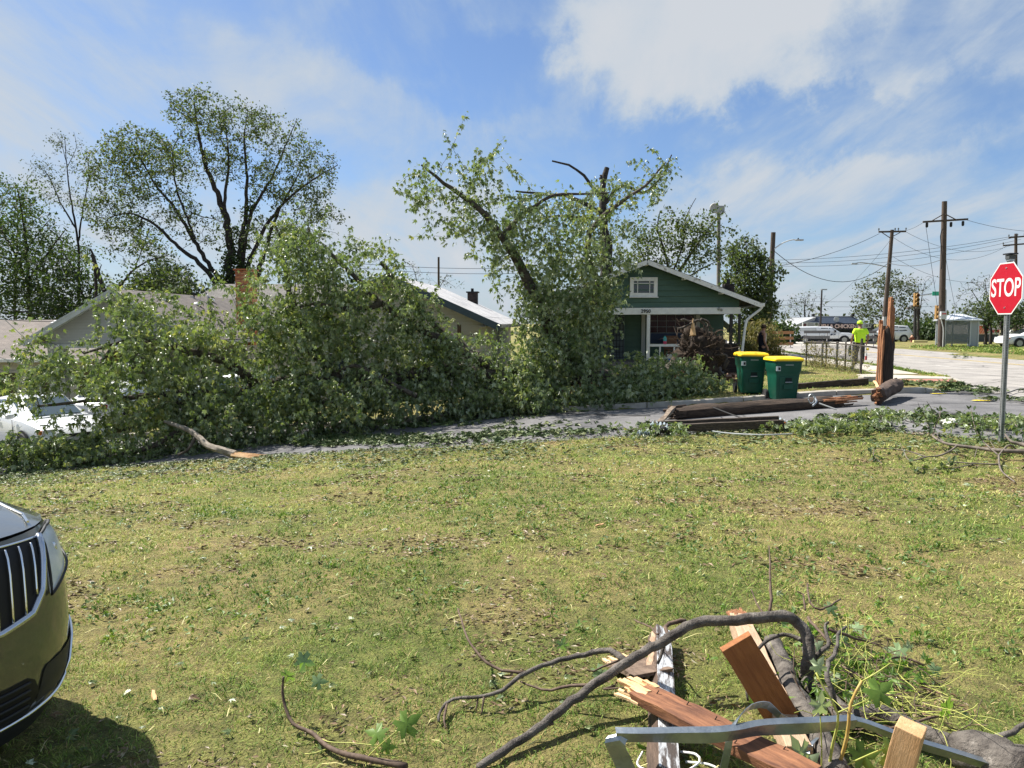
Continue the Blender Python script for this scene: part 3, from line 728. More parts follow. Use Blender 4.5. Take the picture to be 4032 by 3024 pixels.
for s in (-1, 1):                        # rake boards; the right one's paint has peeled towards the eave
    a = np.array((s * (HX + .0), y0r - .012, EV - .10)); b = np.array((s * .0, y0r - .012, PK - .10))
    MB().beam(a, b, .035, .15, up=(0, 0, 1)).build('rake_board', M_TRIM, gh)
    MB().bb(s * HX - .02 if s > 0 else s * HX - .08, s * HX + .08 if s > 0 else s * HX + .02, y0r, y1r, EV - .12, EV - .01).build('gutter', M_WHITE, gh)
for s in (-2.6, -1.3, 0, 1.3, 2.6): MB().beam((s, y0r + .02, PK - SL * abs(s) - .16), (s, .04, PK - SL * abs(s) - .16), .07, .09).build('rafter_end', M_TRIM, gh)
MB().beam((-HW - .05, -.03, 2.375 + zb), (HW + .02, -.03, 2.415 + zb), .16, .23).build('porch_beam', M_WHITE, gh, bevel=.006)
text_mesh('house_number', '2950', .17, M_BLACK, gh, (.02, -.128, 2.39 + zb), (math.pi / 2, 0, 0), .005, .002)
w = window(gh, -.40, .30, 3.03 + zb, 3.44 + zb, .0, 1, 1, fr=.13, M_frame=M_WHITE, depth=.06)
for (x, z, a, b) in ((-.05, 3.36 + zb, .7, .025), (-.26, 3.235 + zb, .025, .41), (.16, 3.235 + zb, .025, .41)): MB().box((x, -.030, z), (a, .02, b)).build('muntin', M_WHITE, w)
# porch
MB().bb(-HW, HW - .55, -.0, 2.0, .2, .60 + zb).build('porch_floor', mat('porch_concrete', (.10, .095, .09), .9, (.16, .15, .14), scale=5), gh)
fl = .60 + zb
MB().bb(-HW, HW, .05, 1.99, 2.3 + zb, 2.34 + zb).build('porch_ceiling', mat('porch_ceiling', (.25, .26, .25), .8), gh)
for x in (-2.9, .13): MB().bb(x - .055, x + .055, -.09, .02, fl, 2.30 + zb).build('porch_post', M_WHITE, gh, bevel=.006)
MB().bb(HW - .32, HW - .22, -.05, .05, 1.25 + zb, 2.31 + zb).build('porch_post', mat('dark_post', (.03, .03, .028), .7), gh)
MB().bb(HW - .02, HW + .06, -.05, .03, 1.25 + zb, 2.31 + zb).build('porch_post', mat('dark_post', (.03, .03, .028), .7), gh)
rl = MB(); rl.bb(.19, 2.72, -.06, .0, 1.16 + zb, 1.25 + zb); rl.bb(.19, 2.72, -.055, -.005, .72 + zb, .80 + zb); rl = rl.build('railing', M_WHITE, gh, bevel=.005)
for x in (.55, 1.05, 1.55, 2.05, 2.43, 2.69): MB().bb(x - .025, x + .025, -.05, -.01, .801 + zb, 1.159 + zb).build('baluster', M_WHITE, rl)
for x in (.45, .62): MB().bb(x + 1.9, x + 2.1, -.05, -.012, .98 + zb, 1.03 + zb).build('rail_piece', M_WHITE, rl)
pier = MB().bb(2.75, 3.33, -.12, .5, 1.225 + zb, 1.27 + zb).build('brick_pier', mat('pier_cap', (.03, .027, .025), .85), gh)
brick_block(pier, 2.79, 3.29, -.08, .46, -.15, 1.224 + zb, [M_BRICKDK, mat('dark_brick_b', (.03, .02, .018), .9)], mat('dark_mortar', (.05, .045, .042), .95), bl=.2, bh=.075, seed=3)
for k in range(3): MB().bb(2.15, 2.74, -.02 - .3 * k, .28 - .3 * k, -.2, .46 + zb - k * .17).build('step', mat('step_concrete', (.13, .12, .115), .9, (.19, .18, .17), scale=6), gh)
pw = window(gh, .48, 2.18, 1.62 + zb, 2.28 + zb, 1.97, 5, 3, fr=.05, M_frame=mat('window_frame_grey', (.23, .24, .24), .6), M_pane=mat('curtained_pane', (.035, .012, .014), .12, (.06, .02, .02), scale=4, spec=.15), mun=.016, sill=False)
MB().bb(.5, 2.16, 1.90, 1.955, 1.22 + zb, 1.60 + zb).build('blue_panel', mat('blue_panel', (.020, .035, .075), .6), gh)
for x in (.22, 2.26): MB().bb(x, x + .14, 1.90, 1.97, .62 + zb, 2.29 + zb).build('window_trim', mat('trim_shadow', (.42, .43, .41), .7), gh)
dr = MB().bb(-1.25, -.42, 1.90, 1.975, fl + .02, 2.26 + zb).build('door', mat('door_pale', (.10, .13, .14), .6), gh)
sg = mat('security_bar', (.015, .016, .016), .5)
for x in np.linspace(-1.2, -.47, 7): MB().bb(x - .01, x + .01, 1.875, 1.895, fl + .06, 2.2 + zb).build('security_bar', sg, dr)
for z in np.linspace(fl + .08, 2.18 + zb, 8): MB().bb(-1.22, -.45, 1.868, 1.888, z - .01, z + .01).build('security_bar', sg, dr)
for (cx, cz) in ((-.83, 1.0), (-.83, 1.7)):
    for d in (.1, .2): MB().tube([(cx - d, 1.86, cz + zb - d), (cx + d, 1.86, cz + zb - d), (cx + d, 1.86, cz + zb + d), (cx - d, 1.86, cz + zb + d), (cx - d, 1.86, cz + zb - d)], .008, 4).build('security_bar', sg, dr)
dp = smooth_path([(HX + .03, y0r + .1, EV - .1), (HX - .05, y0r + .1, EV - .22), (HX - .42, y0r + .12, EV - .52), (HX - .52, y0r + .1, EV - .68), (HX - .62, y0r + .05, 1.3 + zb), (HX - .72, y0r, .2)], .2)
MB().tube(dp, .045, 8).build('downspout', M_WHITE, gh, smooth=True)
ch = MB().bb(3.15, 3.50, 1.3, 1.7, 2.75 + zb, 2.78 + zb).build('chimney', M_BRICKDK, gh)
brick_block(ch, 3.15, 3.50, 1.3, 1.7, 2.6 + zb, 3.42 + zb, [M_BRICKDK, mat('sooty_brick', (.016, .014, .014), .9)], mat('soot_mortar', (.03, .028, .027), .95), seed=5)
MB().lathe([(.07, 0), (.07, .16), (.09, .17)], (3.32, 1.5, 3.42 + zb), n=10).build('flue', M_BLACK, ch)
aw = []
for k in range(13):
    yy = 2.5 + k * .10; aw.append([(HW + .03, yy, 2.2 + zb + (.012 if k % 2 else 0)), (HW + .62, yy, 1.72 + zb + (.012 if k % 2 else 0)), (HW + .62, yy, 1.60 + zb)])
MB().grid(np.array(aw)).build('awning', mat('awning_metal', (.42, .44, .44), .5, (.52, .54, .54), scale=4, metal=.2), gh, solid=.008)
for (x, z) in ((2.66, 2.44),):
    lm = MB(); lm.lathe([(.02, 0), (.05, .03), (.06, .10), (.02, .12)], (x, -.16, z + zb), axis='y', n=10); lm.lathe([(.02, 0), (.05, .03), (.06, .10)], (x - .1, -.18, z + .03 + zb), axis='y', n=10); lm.build('floodlight', mat('lamp_housing', (.35, .35, .33), .5), gh)
# porch clutter
def px_local(u, v, Y): return at(u, v, Y)
t = thing('water_jug', 'turquoise and pink jug standing on the porch rail', 'jug', (gx + .72, 26.97, gzz + 1.252 + zb))
MB().lathe([(.055, 0), (.06, .02), (.06, .10)], n=14).build('jug_base', mat('pink_plastic', (.55, .06, .14), .4), t, smooth=True)
MB().lathe([(.061, .10), (.062, .20), (.05, .23), (.03, .25), (.03, .28)], n=14).build('jug_top', mat('turquoise_plastic', (.06, .35, .36), .35), t, smooth=True)
t = thing('paper_cup', 'small white cup standing on the brick porch pier', 'cup', (gx + 2.86, 26.97, gzz + 1.272 + zb))
MB().lathe([(.035, 0), (.048, .13), (.05, .135)], n=14).build('cup_body', mat('cup_white', (.65, .58, .58), .5), t, smooth=True)
t = thing('plant_pot', 'leafy dark plant in a pot on the porch rail beside the pier', 'plant', (gx + 2.45, 26.97, gzz + 1.252 + zb))
MB().lathe([(.06, 0), (.09, .12), (.1, .125)], n=12).build('pot', mat('terracotta_dark', (.05, .03, .025), .8), t)
rngp = np.random.RandomState(3); V, Qd, rn, _ = leaf_cloud(np.array([(0, 0, .25)] * 20) + rngp.normal(size=(20, 3)) * .09, rngp.normal(size=(20, 3)) * .3, 8, .07, .06, rngp, 'oval', .1)
link('foliage', np_mesh('foliage', V, [Qd], mat('pot_leaf', (.015, .05, .015), .6), rnd=rn), t)
t = thing('paint_bucket', 'blue and white bucket on the porch floor behind the fallen roots', 'bucket', (gx + .93, 26.85, gzz + .56))
MB().lathe([(.13, 0), (.145, .17)], n=18).build('bucket_lower', mat('bucket_blue', (.02, .10, .42), .4), t, smooth=True)
MB().lathe([(.146, .172), (.152, .30), (.158, .31), (.15, .315)], n=18).build('bucket_upper', mat('bucket_white', (.62, .64, .66), .4), t, smooth=True)
for (n_c, dxx, lab) in (('chair', 1.2, 'brown wooden porch chair behind the white railing near the fallen roots'), ('chair', 2.25, 'brown wooden porch chair behind the railing beside the brick pier')):
    t = thing('porch_chair', lab, 'chair', (gx + dxx, 28.0, gzz + fl), .15, 'porch chairs'); cm = mat('chair_wood', (.16, .07, .03), .6)
    MB().bb(-.24, .24, -.22, .22, .40, .44).build('seat', cm, t)
    MB().bb(-.24, .24, .2, .24, .46, .92).build('backrest', cm, t)
    for a in (-.21, .21):
        for b in (-.19, .19): MB().bb(a - .02, a + .02, b - .02, b + .02, 0, .398).build('leg', cm, t)

# ---- grey house with the carport gable
M_GREY = mat('grey_siding', (.30, .31, .30), .6, (.36, .37, .355), scale=2, stretch=(.3, 1, 3))
M_GREYTRIM = mat('grey_trim', (.33, .36, .355), .55, (.40, .43, .42), scale=3)
M_SHB = shingle_mat('brown_grey_shingles', (.125, .108, .098), (.165, .145, .13), (.06, .052, .048))
bx = -13.2; bz = float(gz(bx, 26))
hb = thing('carport_house', 'grey sided house with a wide gable over its open carport', 'house', (bx, 26, bz)); q = -bz
PKB, EVB, HXB = 3.12 + q, 1.40 + q, 3.02; SLB = (PKB - EVB) / HXB; LEN = 11.5
gwB = MB().prism([(-2.55, 1.28 + q), (2.55, 1.28 + q), (2.55, PKB - .12 - SLB * 2.55), (0, PKB - .12), (-2.55, PKB - .12 - SLB * 2.55)], .02, .16).build('gable_wall', M_GREY, hb)
z0 = 1.28 + q
while z0 < PKB - .2:
    z1 = min(z0 + .102, PKB - .13); h0 = min(2.55, (PKB - .12 - z0) / SLB); h1 = min(2.55, max(.02, (PKB - .12 - z1) / SLB))
    lap('board', gwB, M_GREY, -h0, h0, -h1, h1, z0 + .010, z1, .02, .028, .003); z0 = z1
roof_slope('roof', (-HXB, -.5, EVB), (-HXB, LEN, EVB), (0, LEN, PKB), (0, -.5, PKB), .07, M_SHB, hb)
rr = roof_slope('roof', (HXB, LEN, EVB), (HXB, -.5, EVB), (0, -.5, PKB), (0, LEN, PKB), .07, M_SHB, hb)
for s in (-1, 1):
    MB().beam((s * HXB, -.515, EVB - .11), (0, -.515, PKB - .11), .03, .19).build('rake_board', M_GREYTRIM, hb)
    MB().beam((s * HXB, -.54, EVB - .035), (0, -.54, PKB - .035), .02, .05).build('drip_edge', M_GREYTRIM, hb)
    MB().beam((s * (HXB - .05), -.26, EVB - .10), (0, -.26, PKB - .10), .5, .012, up=(0, 0, 1)).build('soffit', M_GREYTRIM, hb)
    MB().bb(s * HXB - .06, s * HXB + .06, -.5, LEN, EVB - .15, EVB - .04).build('gutter', M_GREYTRIM, hb)
MB().bb(-2.56, 2.56, -.02, .2, 1.14 + q, 1.279 + q).build('carport_beam', M_GREYTRIM, hb)
MB().bb(-2.5, -1.95, .0, .25, 0, 1.139 + q).build('carport_pillar', M_GREY, hb)
MB().bb(.05, .20, .0, .25, 0, 1.139 + q).build('carport_pillar', M_GREYTRIM, hb)
MB().bb(2.3, 2.55, .0, .25, 0, 1.139 + q).build('carport_pillar', M_GREY, hb)
wb = MB().bb(-.95, 2.5, 5.0, LEN - .5, 0, 1.3 + q).build('wall', M_GREY, hb)
for k in range(24): lap('board', wb, M_GREY, -.95, 2.5, -.95, 2.5, .2 + k * .102, .2 + (k + 1) * .102 - .003, 5.0, .018, .006)
MB().bb(.15, .9, 4.93, 4.98, .1, 2.1).build('door', mat('house_door_dark', (.03, .03, .032), .5), hb)
MB().tube(smooth_path([(-2.55, -.1, EVB - .12), (-2.5, -.05, EVB - .2), (-2.35, -.02, EVB - .26), (-2.3, -.03, .3)], .3), .035, 6).build('downspout', M_GREYTRIM, hb)
lm = MB(); lm.lathe([(.03, 0), (.07, .05), (.07, .13)], (-2.35, -.1, EVB - .22), axis='x', n=10); lm.lathe([(.03, 0), (.07, .05), (.07, .13)], (-2.15, -.1, EVB - .2), axis='x', n=10); lm.build('floodlight', M_WHITE, hb)
for (yy, dd) in ((2.2, .55), (4.6, .75), (7.0, .35)):
    xx = dd; MB().lathe([(.16, 0), (.16, .05), (.10, .12), (.0, .13)], (xx, yy, PKB - SLB * xx - .01), n=14, cap=False).build('roof_vent', M_WHITE, hb, smooth=True)
MB().lathe([(.035, 0), (.035, .3)], (.25, 5.5, PKB - .2), n=8).build('vent_pipe', M_BLACK, hb)
dish = thing('satellite_dish', 'small grey satellite dish on the grey house roof', 'satellite dish', (bx + 1.3, 30.3, bz + PKB - SLB * 1.3 - .02))
MB().tube([(0, 0, 0), (0, 0, .3), (-.08, -.05, .42)], .02, 6).build('mast', M_STEEL, dish)
Md = Matrix.Rotation(R(65), 3, 'Y') @ Matrix.Rotation(R(-20), 3, 'X')
MB().lathe([(.0, .0), (.12, .012), (.22, .045), (.31, .10)], (.0, 0, .46), n=20, cap=False, M=Md).build('reflector', mat('dish_grey', (.16, .17, .18), .5), dish, smooth=True, solid=.008)
MB().tube([(.0, 0, .38), (-.28, -.1, .50), (-.55, -.15, .62)], .014, 6).build('feed_arm', M_STEEL, dish)
MB().box((-.57, -.155, .64), (.10, .06, .06)).build('feed_horn', mat('dish_pale', (.5, .5, .5), .5), dish)
cbk = [mat('orange_brick', (.42, .15, .06), .85, (.50, .20, .08), scale=6), mat('orange_brick_b', (.36, .12, .05), .85), mat('orange_brick_c', (.46, .22, .10), .85)]
chB = MB().bb(2.18, 2.95, 4.62, 5.38, 4.06 + q, 4.12 + q).build('chimney', cbk[1], hb)
brick_block(chB, 2.24, 2.89, 4.7, 5.3, 1.1 + q, 4.05 + q, cbk, mat('mortar', (.26, .23, .20), .95), seed=9)
# the taller hip roof at the back of the same house
yb = 13.0; hx0, hx1 = -4.8, 4.5
roof_slope('back_roof', (hx0, yb, 1.9 + q), (hx1 + 2, yb, 1.9 + q), (hx1, yb + 3, 4.08 + q), (hx0 + 2.0, yb + 3, 4.08 + q), .07, shingle_mat('grey_shingles', (.17, .16, .15), (.21, .195, .185), (.09, .085, .08)), hb)
MB().bb(hx0 + .4, hx1 + 1.4, yb + .4, yb + 5.5, 0, 1.92 + q).build('back_wall', M_GREY, hb)
# hammock hanging in the carport
t = thing('folded_hammock', 'red and orange striped cloth hanging in the carport opening', 'hammock', (bx - .55, 27.2, bz + .9))
ham = [[(-.35 + .8 * s, .12 * k, 1.25 - 1.15 * math.sin(s * math.pi * .5) + .05 * k * k) for k in (-1, 0, 1)] for s in np.linspace(0, 1, 10)]
MB().grid(np.array(ham)).build('cloth', mat('hammock_cloth', (.30, .05, .02), .9, (.35, .18, .05), scale=9), t, smooth=True, solid=.01)
MB().tube([(-.35, 0, 1.25), (-.45, 0, 1.6)], .012, 5).build('rope', M_BLACK, t)

# ---- cream house with blue rake boards
M_CREAM = mat('cream_siding', (.44, .41, .34), .6, (.50, .47, .40), scale=2, stretch=(.3, 1, 3))
M_BLUE = mat('slate_blue_trim', (.042, .065, .085), .55, (.055, .08, .10), scale=4)
M_SHC = shingle_mat('glare_grey_shingles', (.42, .42, .43), (.50, .50, .51), (.30, .30, .31))  # grey shingles, with the roof's glare put into the base colour
cx, cy = -4.25, 27.0; cz = float(gz(cx, cy)); q = -cz
hc = thing('cream_house', 'cream sided house with dark blue rake boards and glare-lightened grey roof', 'house', (cx, cy, cz), R(-4.5))
PKC, EVC, HXC = 3.68 + q, 1.95 + q, 3.9; SLC = (PKC - EVC) / HXC; LC = 11.0; HWC = 3.35
MB().bb(-HWC, HWC, .2, LC - .3, -.2, EVC + .25).build('wall', M_CREAM, hc); wc = hc.children[0]
gwC = MB().prism([(-HWC, EVC + .2), (HWC, EVC + .2), (HWC, PKC - .14 - SLC * HWC), (0, PKC - .14), (-HWC, PKC - .14 - SLC * HWC)], .2, .34).build('gable_wall', M_CREAM, hc)
z0 = .0
while z0 < PKC - .25:
    z1 = z0 + .118; h0 = min(HWC, (PKC - .14 - z0) / SLC); h1 = min(HWC, max(.02, (PKC - .14 - z1) / SLC))
    lap('board', gwC if z0 > EVC + .2 else wc, M_CREAM, -h0, h0, -h1, h1, z0 + .010, z1, .2, .028, .003); z0 = z1
for k in range(24): lap('board', wc, M_CREAM, .2, LC - .3, .2, LC - .3, .0 + k * .118, (k + 1) * .118 - .003, HWC, .018, .006, 'y', 1)
roof_slope('roof', (-HXC, -.5, EVC), (-HXC, LC, EVC), (0, LC, PKC), (0, -.5, PKC), .06, M_SHC, hc)
roof_slope('roof', (HXC, LC, EVC), (HXC, -.5, EVC), (0, -.5, PKC), (0, LC, PKC), .06, M_SHC, hc)
for s in (-1, 1):
    MB().beam((s * HXC, -.52, EVC - .13), (0, -.52, PKC - .13), .04, .22).build('rake_board', M_BLUE, hc)
    MB().bb(s * HXC - .05, s * HXC + .07, -.5, LC, EVC - .13, EVC - .02).build('gutter', mat('cream_gutter', (.50, .48, .43), .5), hc)
MB().beam((HXC - .4, -.2, EVC - .1), (HXC - .4, LC, EVC - .1), .75, .02).build('soffit', mat('soffit_pale', (.5, .49, .46), .7), hc)
for (x0, x1) in ((-2.3, -1.2), (1.1, 2.1)): window(hc, x0, x1, .95, 2.2, .175, 1, 2, fr=.08)
# the window on the flank
fw = MB(); 
for (a, b, c, d) in ((4.5, 5.7, .98, 1.05), (4.5, 5.7, 2.25, 2.33), (4.5, 4.58, 1.05, 2.25), (5.62, 5.7, 1.05, 2.25), (5.06, 5.12, 1.05, 2.25)): fw.bb(HWC + .02, HWC + .07, a, b, c, d)
fw = fw.build('window', M_WHITE, hc); 
for (a, b) in ((4.59, 5.05), (5.13, 5.61)): MB().bb(HWC + .022, HWC + .03, a, b, 1.055, 2.245).build('pane', M_GLASS, fw)
MB().bb(1.4, 1.85, 9.6, 10.05, PKC - .9, PKC - .28).build('chimney', M_BRICKDK, hc); MB().bb(1.34, 1.91, 9.54, 10.11, PKC - .279, PKC - .22).build('chimney_cap', M_BLACK, hc)
MB().lathe([(.07, 0), (.07, .15)], (1.6, 9.85, PKC - .22), n=8).build('flue_pipe', M_BLACK, hc)
MB().bb(2.4, 2.52, -.32, -.2, 0, EVC - .02).build('porch_post', mat('brown_post', (.07, .04, .025), .7), hc)

# ---- low brown-roofed house at the left
ax, ay = -22.0, 30.0; az = float(gz(ax, ay)); q = -az
ha = thing('low_house', 'low cream house with brown shingle roof and brick chimney', 'house', (ax, ay, az))
EVA, RGA = .60 + q, 2.12 + q
M_SHA = shingle_mat('brown_shingles', (.115, .092, .080), (.155, .128, .112), (.055, .045, .04))
roof_slope('roof', (-10, -.4, EVA), (6.2, -.4, EVA), (6.2, 4.2, RGA), (-10, 4.2, RGA), .08, M_SHA, ha)
roof_slope('roof', (6.2, 8.8, EVA), (-10, 8.8, EVA), (-10, 4.2, RGA), (6.2, 4.2, RGA), .08, M_SHA, ha)
wa = MB().bb(-9.5, 5.8, .1, 8.3, -.2, EVA - .05).build('wall', M_CREAM, ha)
MB().prism([(.1, EVA - .05), (8.3, EVA - .05), (4.2, RGA - .15)], 5.6, 5.75, 'yz').build('gable_wall', M_CREAM, ha)
for k in range(22): lap('board', wa, M_CREAM, -9.5, 5.8, -9.5, 5.8, k * .118, (k + 1) * .118 - .003, .1, .018, .006)
MB().bb(-10, 6.2, -.5, -.38, EVA - .12, EVA + .0).build('gutter', M_WHITE, ha)
window(ha, 1.2, 2.6, .5, 2.0, .07, 2, 1, fr=.09, name='porch_screen', M_frame=mat('pale_trim', (.42, .41, .38), .7)); window(ha, 3.55, 4.2, .9, 2.1, .07, 1, 2, fr=.07); window(ha, 5.0, 5.6, .9, 2.1, .07, 1, 2, fr=.07)
for (x, yy) in ((2.15, 3.7), (3.75, 3.55), (4.6, 1.5)):
    zz = EVA + (RGA - EVA) * (yy + .4) / 4.6
    Mv = Matrix.Rotation(math.atan2(RGA - EVA, 4.6), 3, 'X'); MB().box((x, yy, zz + .05), (.42, .36, .09), M=Mv).build('roof_vent', M_WHITE, ha, bevel=.015)
rb = [mat('red_brick', (.13, .035, .025), .9, (.18, .055, .04), scale=8), mat('red_brick_b', (.10, .03, .022), .9)]
chA = MB().bb(3.95, 4.65, 4.45, 5.15, RGA + .28, RGA + .33).build('chimney', rb[1], ha); brick_block(chA, 4.0, 4.6, 4.5, 5.1, RGA - .4, RGA + .279, rb, mat('mortar_dark', (.13, .11, .10), .95), seed=4)
MB().lathe([(.13, 0), (.13, .14), (.2, .16), (.17, .26), (.17, .30)], (4.3, 4.8, RGA + .33), n=14).build('flue_cap', M_STEEL, chA, smooth=True)
# ------------------------------------------------------------------ trees
LEAF['dia'] = (np.array([(0, 0, 0), (.5, .34, .06), (1, 0, -.06), (.5, -.34, .06)]), np.array([(0, 2, 1), (0, 3, 2)]))
M_LEAF = mat('silver_maple_leaf', (.060, .100, .028), .40, (.165, .215, .068), (.31, .32, .125), scale=.5, rndattr=.75, trans=.30, ramp=(.22, .66), back=(.36, .42, .27), spec=.6)
M_LEAF_B = mat('tree_leaf', (.032, .052, .020), .6, (.082, .112, .040), (.14, .145, .058), scale=.25, rndattr=.6, trans=.38, ramp=(.28, .66))
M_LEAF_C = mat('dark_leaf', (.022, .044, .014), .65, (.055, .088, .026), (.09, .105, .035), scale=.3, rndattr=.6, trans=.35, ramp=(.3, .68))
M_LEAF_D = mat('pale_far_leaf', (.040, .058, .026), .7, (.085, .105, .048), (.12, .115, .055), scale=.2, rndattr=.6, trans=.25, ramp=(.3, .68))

def pxlimb(L_, Y):
    out = []
    for (pts, r0, r1) in L_:
        out.append(([at(p[0], p[1], (p[2] if len(p) > 2 else Y)) for p in pts], r0, r1))
    return out
def pxblobs(B, Y, depth, rng):
    """each blob: u, v, ru, rv, count[, Y]"""
    out = []
    for b in B:
        y = b[5] if len(b) > 5 else Y; c = at(b[0], b[1], y); s = y / F_PX; dr = b[6] if len(b) > 6 else depth
        out.append(sample_blob(c, (b[2] * s, dr, b[3] * s), b[4], rng))
    A = np.concatenate(out); rng.shuffle(A); return A
def std_tree(name, label, Y, limbs, blobs, seed, bark=None, leafm=None, size=.2, per=14, spread=.5, depth=3.0, group=None, kr=.02, tip=.012, sag=.06, kind='dia', droop=.2, leafy=1.0, sides=4, keep=None, cat='tree', jitter=.12, maxr=.09):
    rng = np.random.RandomState(seed); L_ = [(p, (a * .62 if k else a * .8), b * .8) for k, (p, a, b) in enumerate(pxlimb(limbs, Y))]; A = pxblobs(blobs, Y, depth, rng)
    base = L_[0][0][0]; gz0 = float(gz(base[0], base[1]))
    L_[0][0].insert(0, np.array((base[0], base[1], gz0 - .15)))
    V, Qd, E, D = grow(L_, A, rng, kr, tip, sag, sides, 8, jitter, maxr)
    t = thing(name, label, cat, (base[0], base[1], gz0), 0, group); off = np.array((base[0], base[1], gz0))
    link('trunk', np_mesh('trunk', V - off, [Qd], bark or M_BARKDARK, True), t)
    if per:
        k = rng.rand(len(E)) < leafy
        LV, LQ, rn, _ = leaf_cloud(E[k], D[k], per, size, spread, rng, kind, droop)
        o = link('crown', np_mesh('crown', LV - off, [LQ], leafm or M_LEAF_B, False, rn), t); tag(o, kind='stuff')
    return t

# ---- the uprooted maple lying across the street
rngF = np.random.RandomState(11)
trunk_pts = [(2730, 1470, 23.2), (2560, 1505, 22.6), (2300, 1500, 21.6), (2000, 1478, 20.6), (1750, 1478, 20.2), (1480, 1490, 20.0), (1200, 1500, 19.8), (930, 1535, 19.3), (720, 1590, 18.6), (520, 1640, 18.0)]
FL = [(trunk_pts, .40, .07),
      ([(2020, 1480, 20.6), (1900, 1425, 20.2), (1730, 1335, 20.0), (1600, 1262, 19.9), (1500, 1195, 19.9), (1440, 1150, 20.0)], .15, .05),
      ([(1500, 1195, 19.9), (1400, 1225, 19.7), (1250, 1195, 19.6), (1170, 1215, 19.4)], .09, .03),
      ([(1880, 1400, 20.5), (1700, 1265, 20.9), (1600, 1160, 21), (1530, 1070, 21.1), (1500, 1030, 21.1)], .12, .06),
      ([(2280, 1490, 21.3), (2190, 1330, 21.2), (2110, 1170, 21.2), (2040, 1040, 21.1), (1975, 930, 21), (1880, 820, 20.8), (1750, 720, 20.6), (1660, 650, 20.5)], .22, .025),
      ([(2280, 1490, 21.6), (2330, 1280, 22), (2340, 1100, 22.2), (2310, 950, 22.2), (2400, 830, 22.5), (2540, 730, 22.8), (2620, 640, 23)], .18, .02),
      ([(1010, 1515, 19.5), (880, 1420, 19), (720, 1370, 18.7), (540, 1340, 18.4), (330, 1390, 18.0)], .13, .025),
      ([(930, 1535, 19.3), (640, 1555, 18.3), (400, 1575, 17.5), (150, 1600, 17.0)], .10, .025),
      ([(1330, 1492, 19.9), (1210, 1350, 20.2), (1140, 1150, 20.3), (1110, 960, 20.3), (1085, 890, 20.3)], .15, .025),
      ([(1500, 1195, 19.9), (1360, 1060, 20.2), (1270, 960, 20.3)], .09, .03),
      ([(950, 1540, 19.2), (760, 1660, 17.8), (560, 1770, 16.9), (220, 1840, 16.6)], .10, .02),
      ([(1480, 1490, 20), (1300, 1580, 19), (1150, 1680, 18.3)], .11, .03),
      ([(1980, 1480, 20.6), (1850, 1590, 19.6), (1700, 1650, 19)], .11, .03),
      ([(2500, 1510, 22.4), (2520, 1560, 21), (2600, 1590, 19.8), (2700, 1610, 19.2)], .09, .02),
      ([(1640, 1560, 18.6), (1400, 1330 + 110, 18.9), (1330, 1470, 19.1)], .06, .04),
      ([(1975, 930, 21), (2080, 830, 21.2), (2180, 770, 21.3), (2400, 760, 21.6)], .07, .02)]
FB = [(250, 1540, 300, 110, 62, 17.3, 1.0), (260, 1800, 330, 85, 150, 16.9, .6), (120, 1420, 110, 110, 26, 17.4, .7), (620, 1440, 270, 200, 190, 18.5, 1.4), (560, 1250, 130, 110, 45, 18.9, .9),
      (720, 1690, 330, 120, 190, 17.7, 1.0), (1160, 1180, 165, 260, 180, 20, 1.6), (1170, 960, 105, 110, 50, 20.2, 1.0), (1010, 1440, 300, 230, 200, 19, 1.5), (1330, 1060, 200, 130, 95, 20.3, 1.2),
      (1480, 1010, 110, 80, 14, 20.6, .8), (1360, 1330, 230, 160, 150, 20, 1.3), (1300, 1590, 340, 120, 220, 18.7, 1.2), (1640, 1420, 150, 130, 85, 20, 1.2), (1800, 1560, 340, 95, 170, 19.6, .9), (1960, 1500, 260, 110, 120, 20.3, 1.0),
      (2190, 1290, 165, 230, 220, 21, 1.4), (2180, 1500, 300, 120, 170, 20.6, 1.2), (2260, 1060, 220, 170, 170, 21.4, 1.4), (2050, 1010, 170, 140, 80, 21.2, 1.2), (1940, 860, 210, 130, 72, 20.9, 1.0), (1740, 740, 130, 110, 40, 20.6, .7),
      (2150, 830, 190, 90, 36, 21.2, .8), (2420, 860, 140, 130, 42, 22.3, .9), (2590, 700, 60, 90, 18, 22.9, .5), (2600, 1545, 190, 75, 90, 20.6, .8), (2540, 1480, 110, 70, 55, 21.5, .8), (2700, 1520, 120, 70, 75, 20.9, .6), (1880, 700, 150, 70, 26, 20.8, .7), (2250, 910, 220, 90, 30, 21.6, 1.0), (2450, 1595, 230, 45, 80, 19.9, .6), (2330, 1290, 90, 190, 70, 21.3, 1.0),
      (1950, 1330, 60, 50, 8, 20.8, .8), (2370, 1200, 60, 60, 14, 21.6, .7), (1000, 1740, 200, 50, 40, 17.8, .5), (1620, 1270, 110, 70, 46, 19.7, .6), (1780, 1370, 90, 60, 30, 19.8, .6), (1560, 1130, 80, 60, 18, 20, .6), (2050, 1600, 300, 40, 70, 19.4, .5)]
FB = [b[:2] + (b[2] * 1.12, b[3] * 1.1, int(b[4] * (.50 if b[1] < 1130 else .72))) + b[5:] for b in FB]
A = pxblobs(FB, 20, 1.2, rngF)
A[:, 2] = np.maximum(A[:, 2], gz(A[:, 0], A[:, 1]) + .12 + .15 * rngF.rand(len(A)))
V, Qd, E, D = grow(pxlimb(FL, 20), A, rngF, .016, .0045, .12, 5, 10, .14)
ft0 = at(2730, 1470, 23.2); ft_base = np.array((ft0[0], ft0[1], float(gz(ft0[0], ft0[1]))))
ft = thing('uprooted_tree', 'uprooted maple tree lying across the street, roots in the air', 'tree', ft_base)
link('trunk', np_mesh('trunk', V - ft_base, [Qd], M_BARK, True), ft)
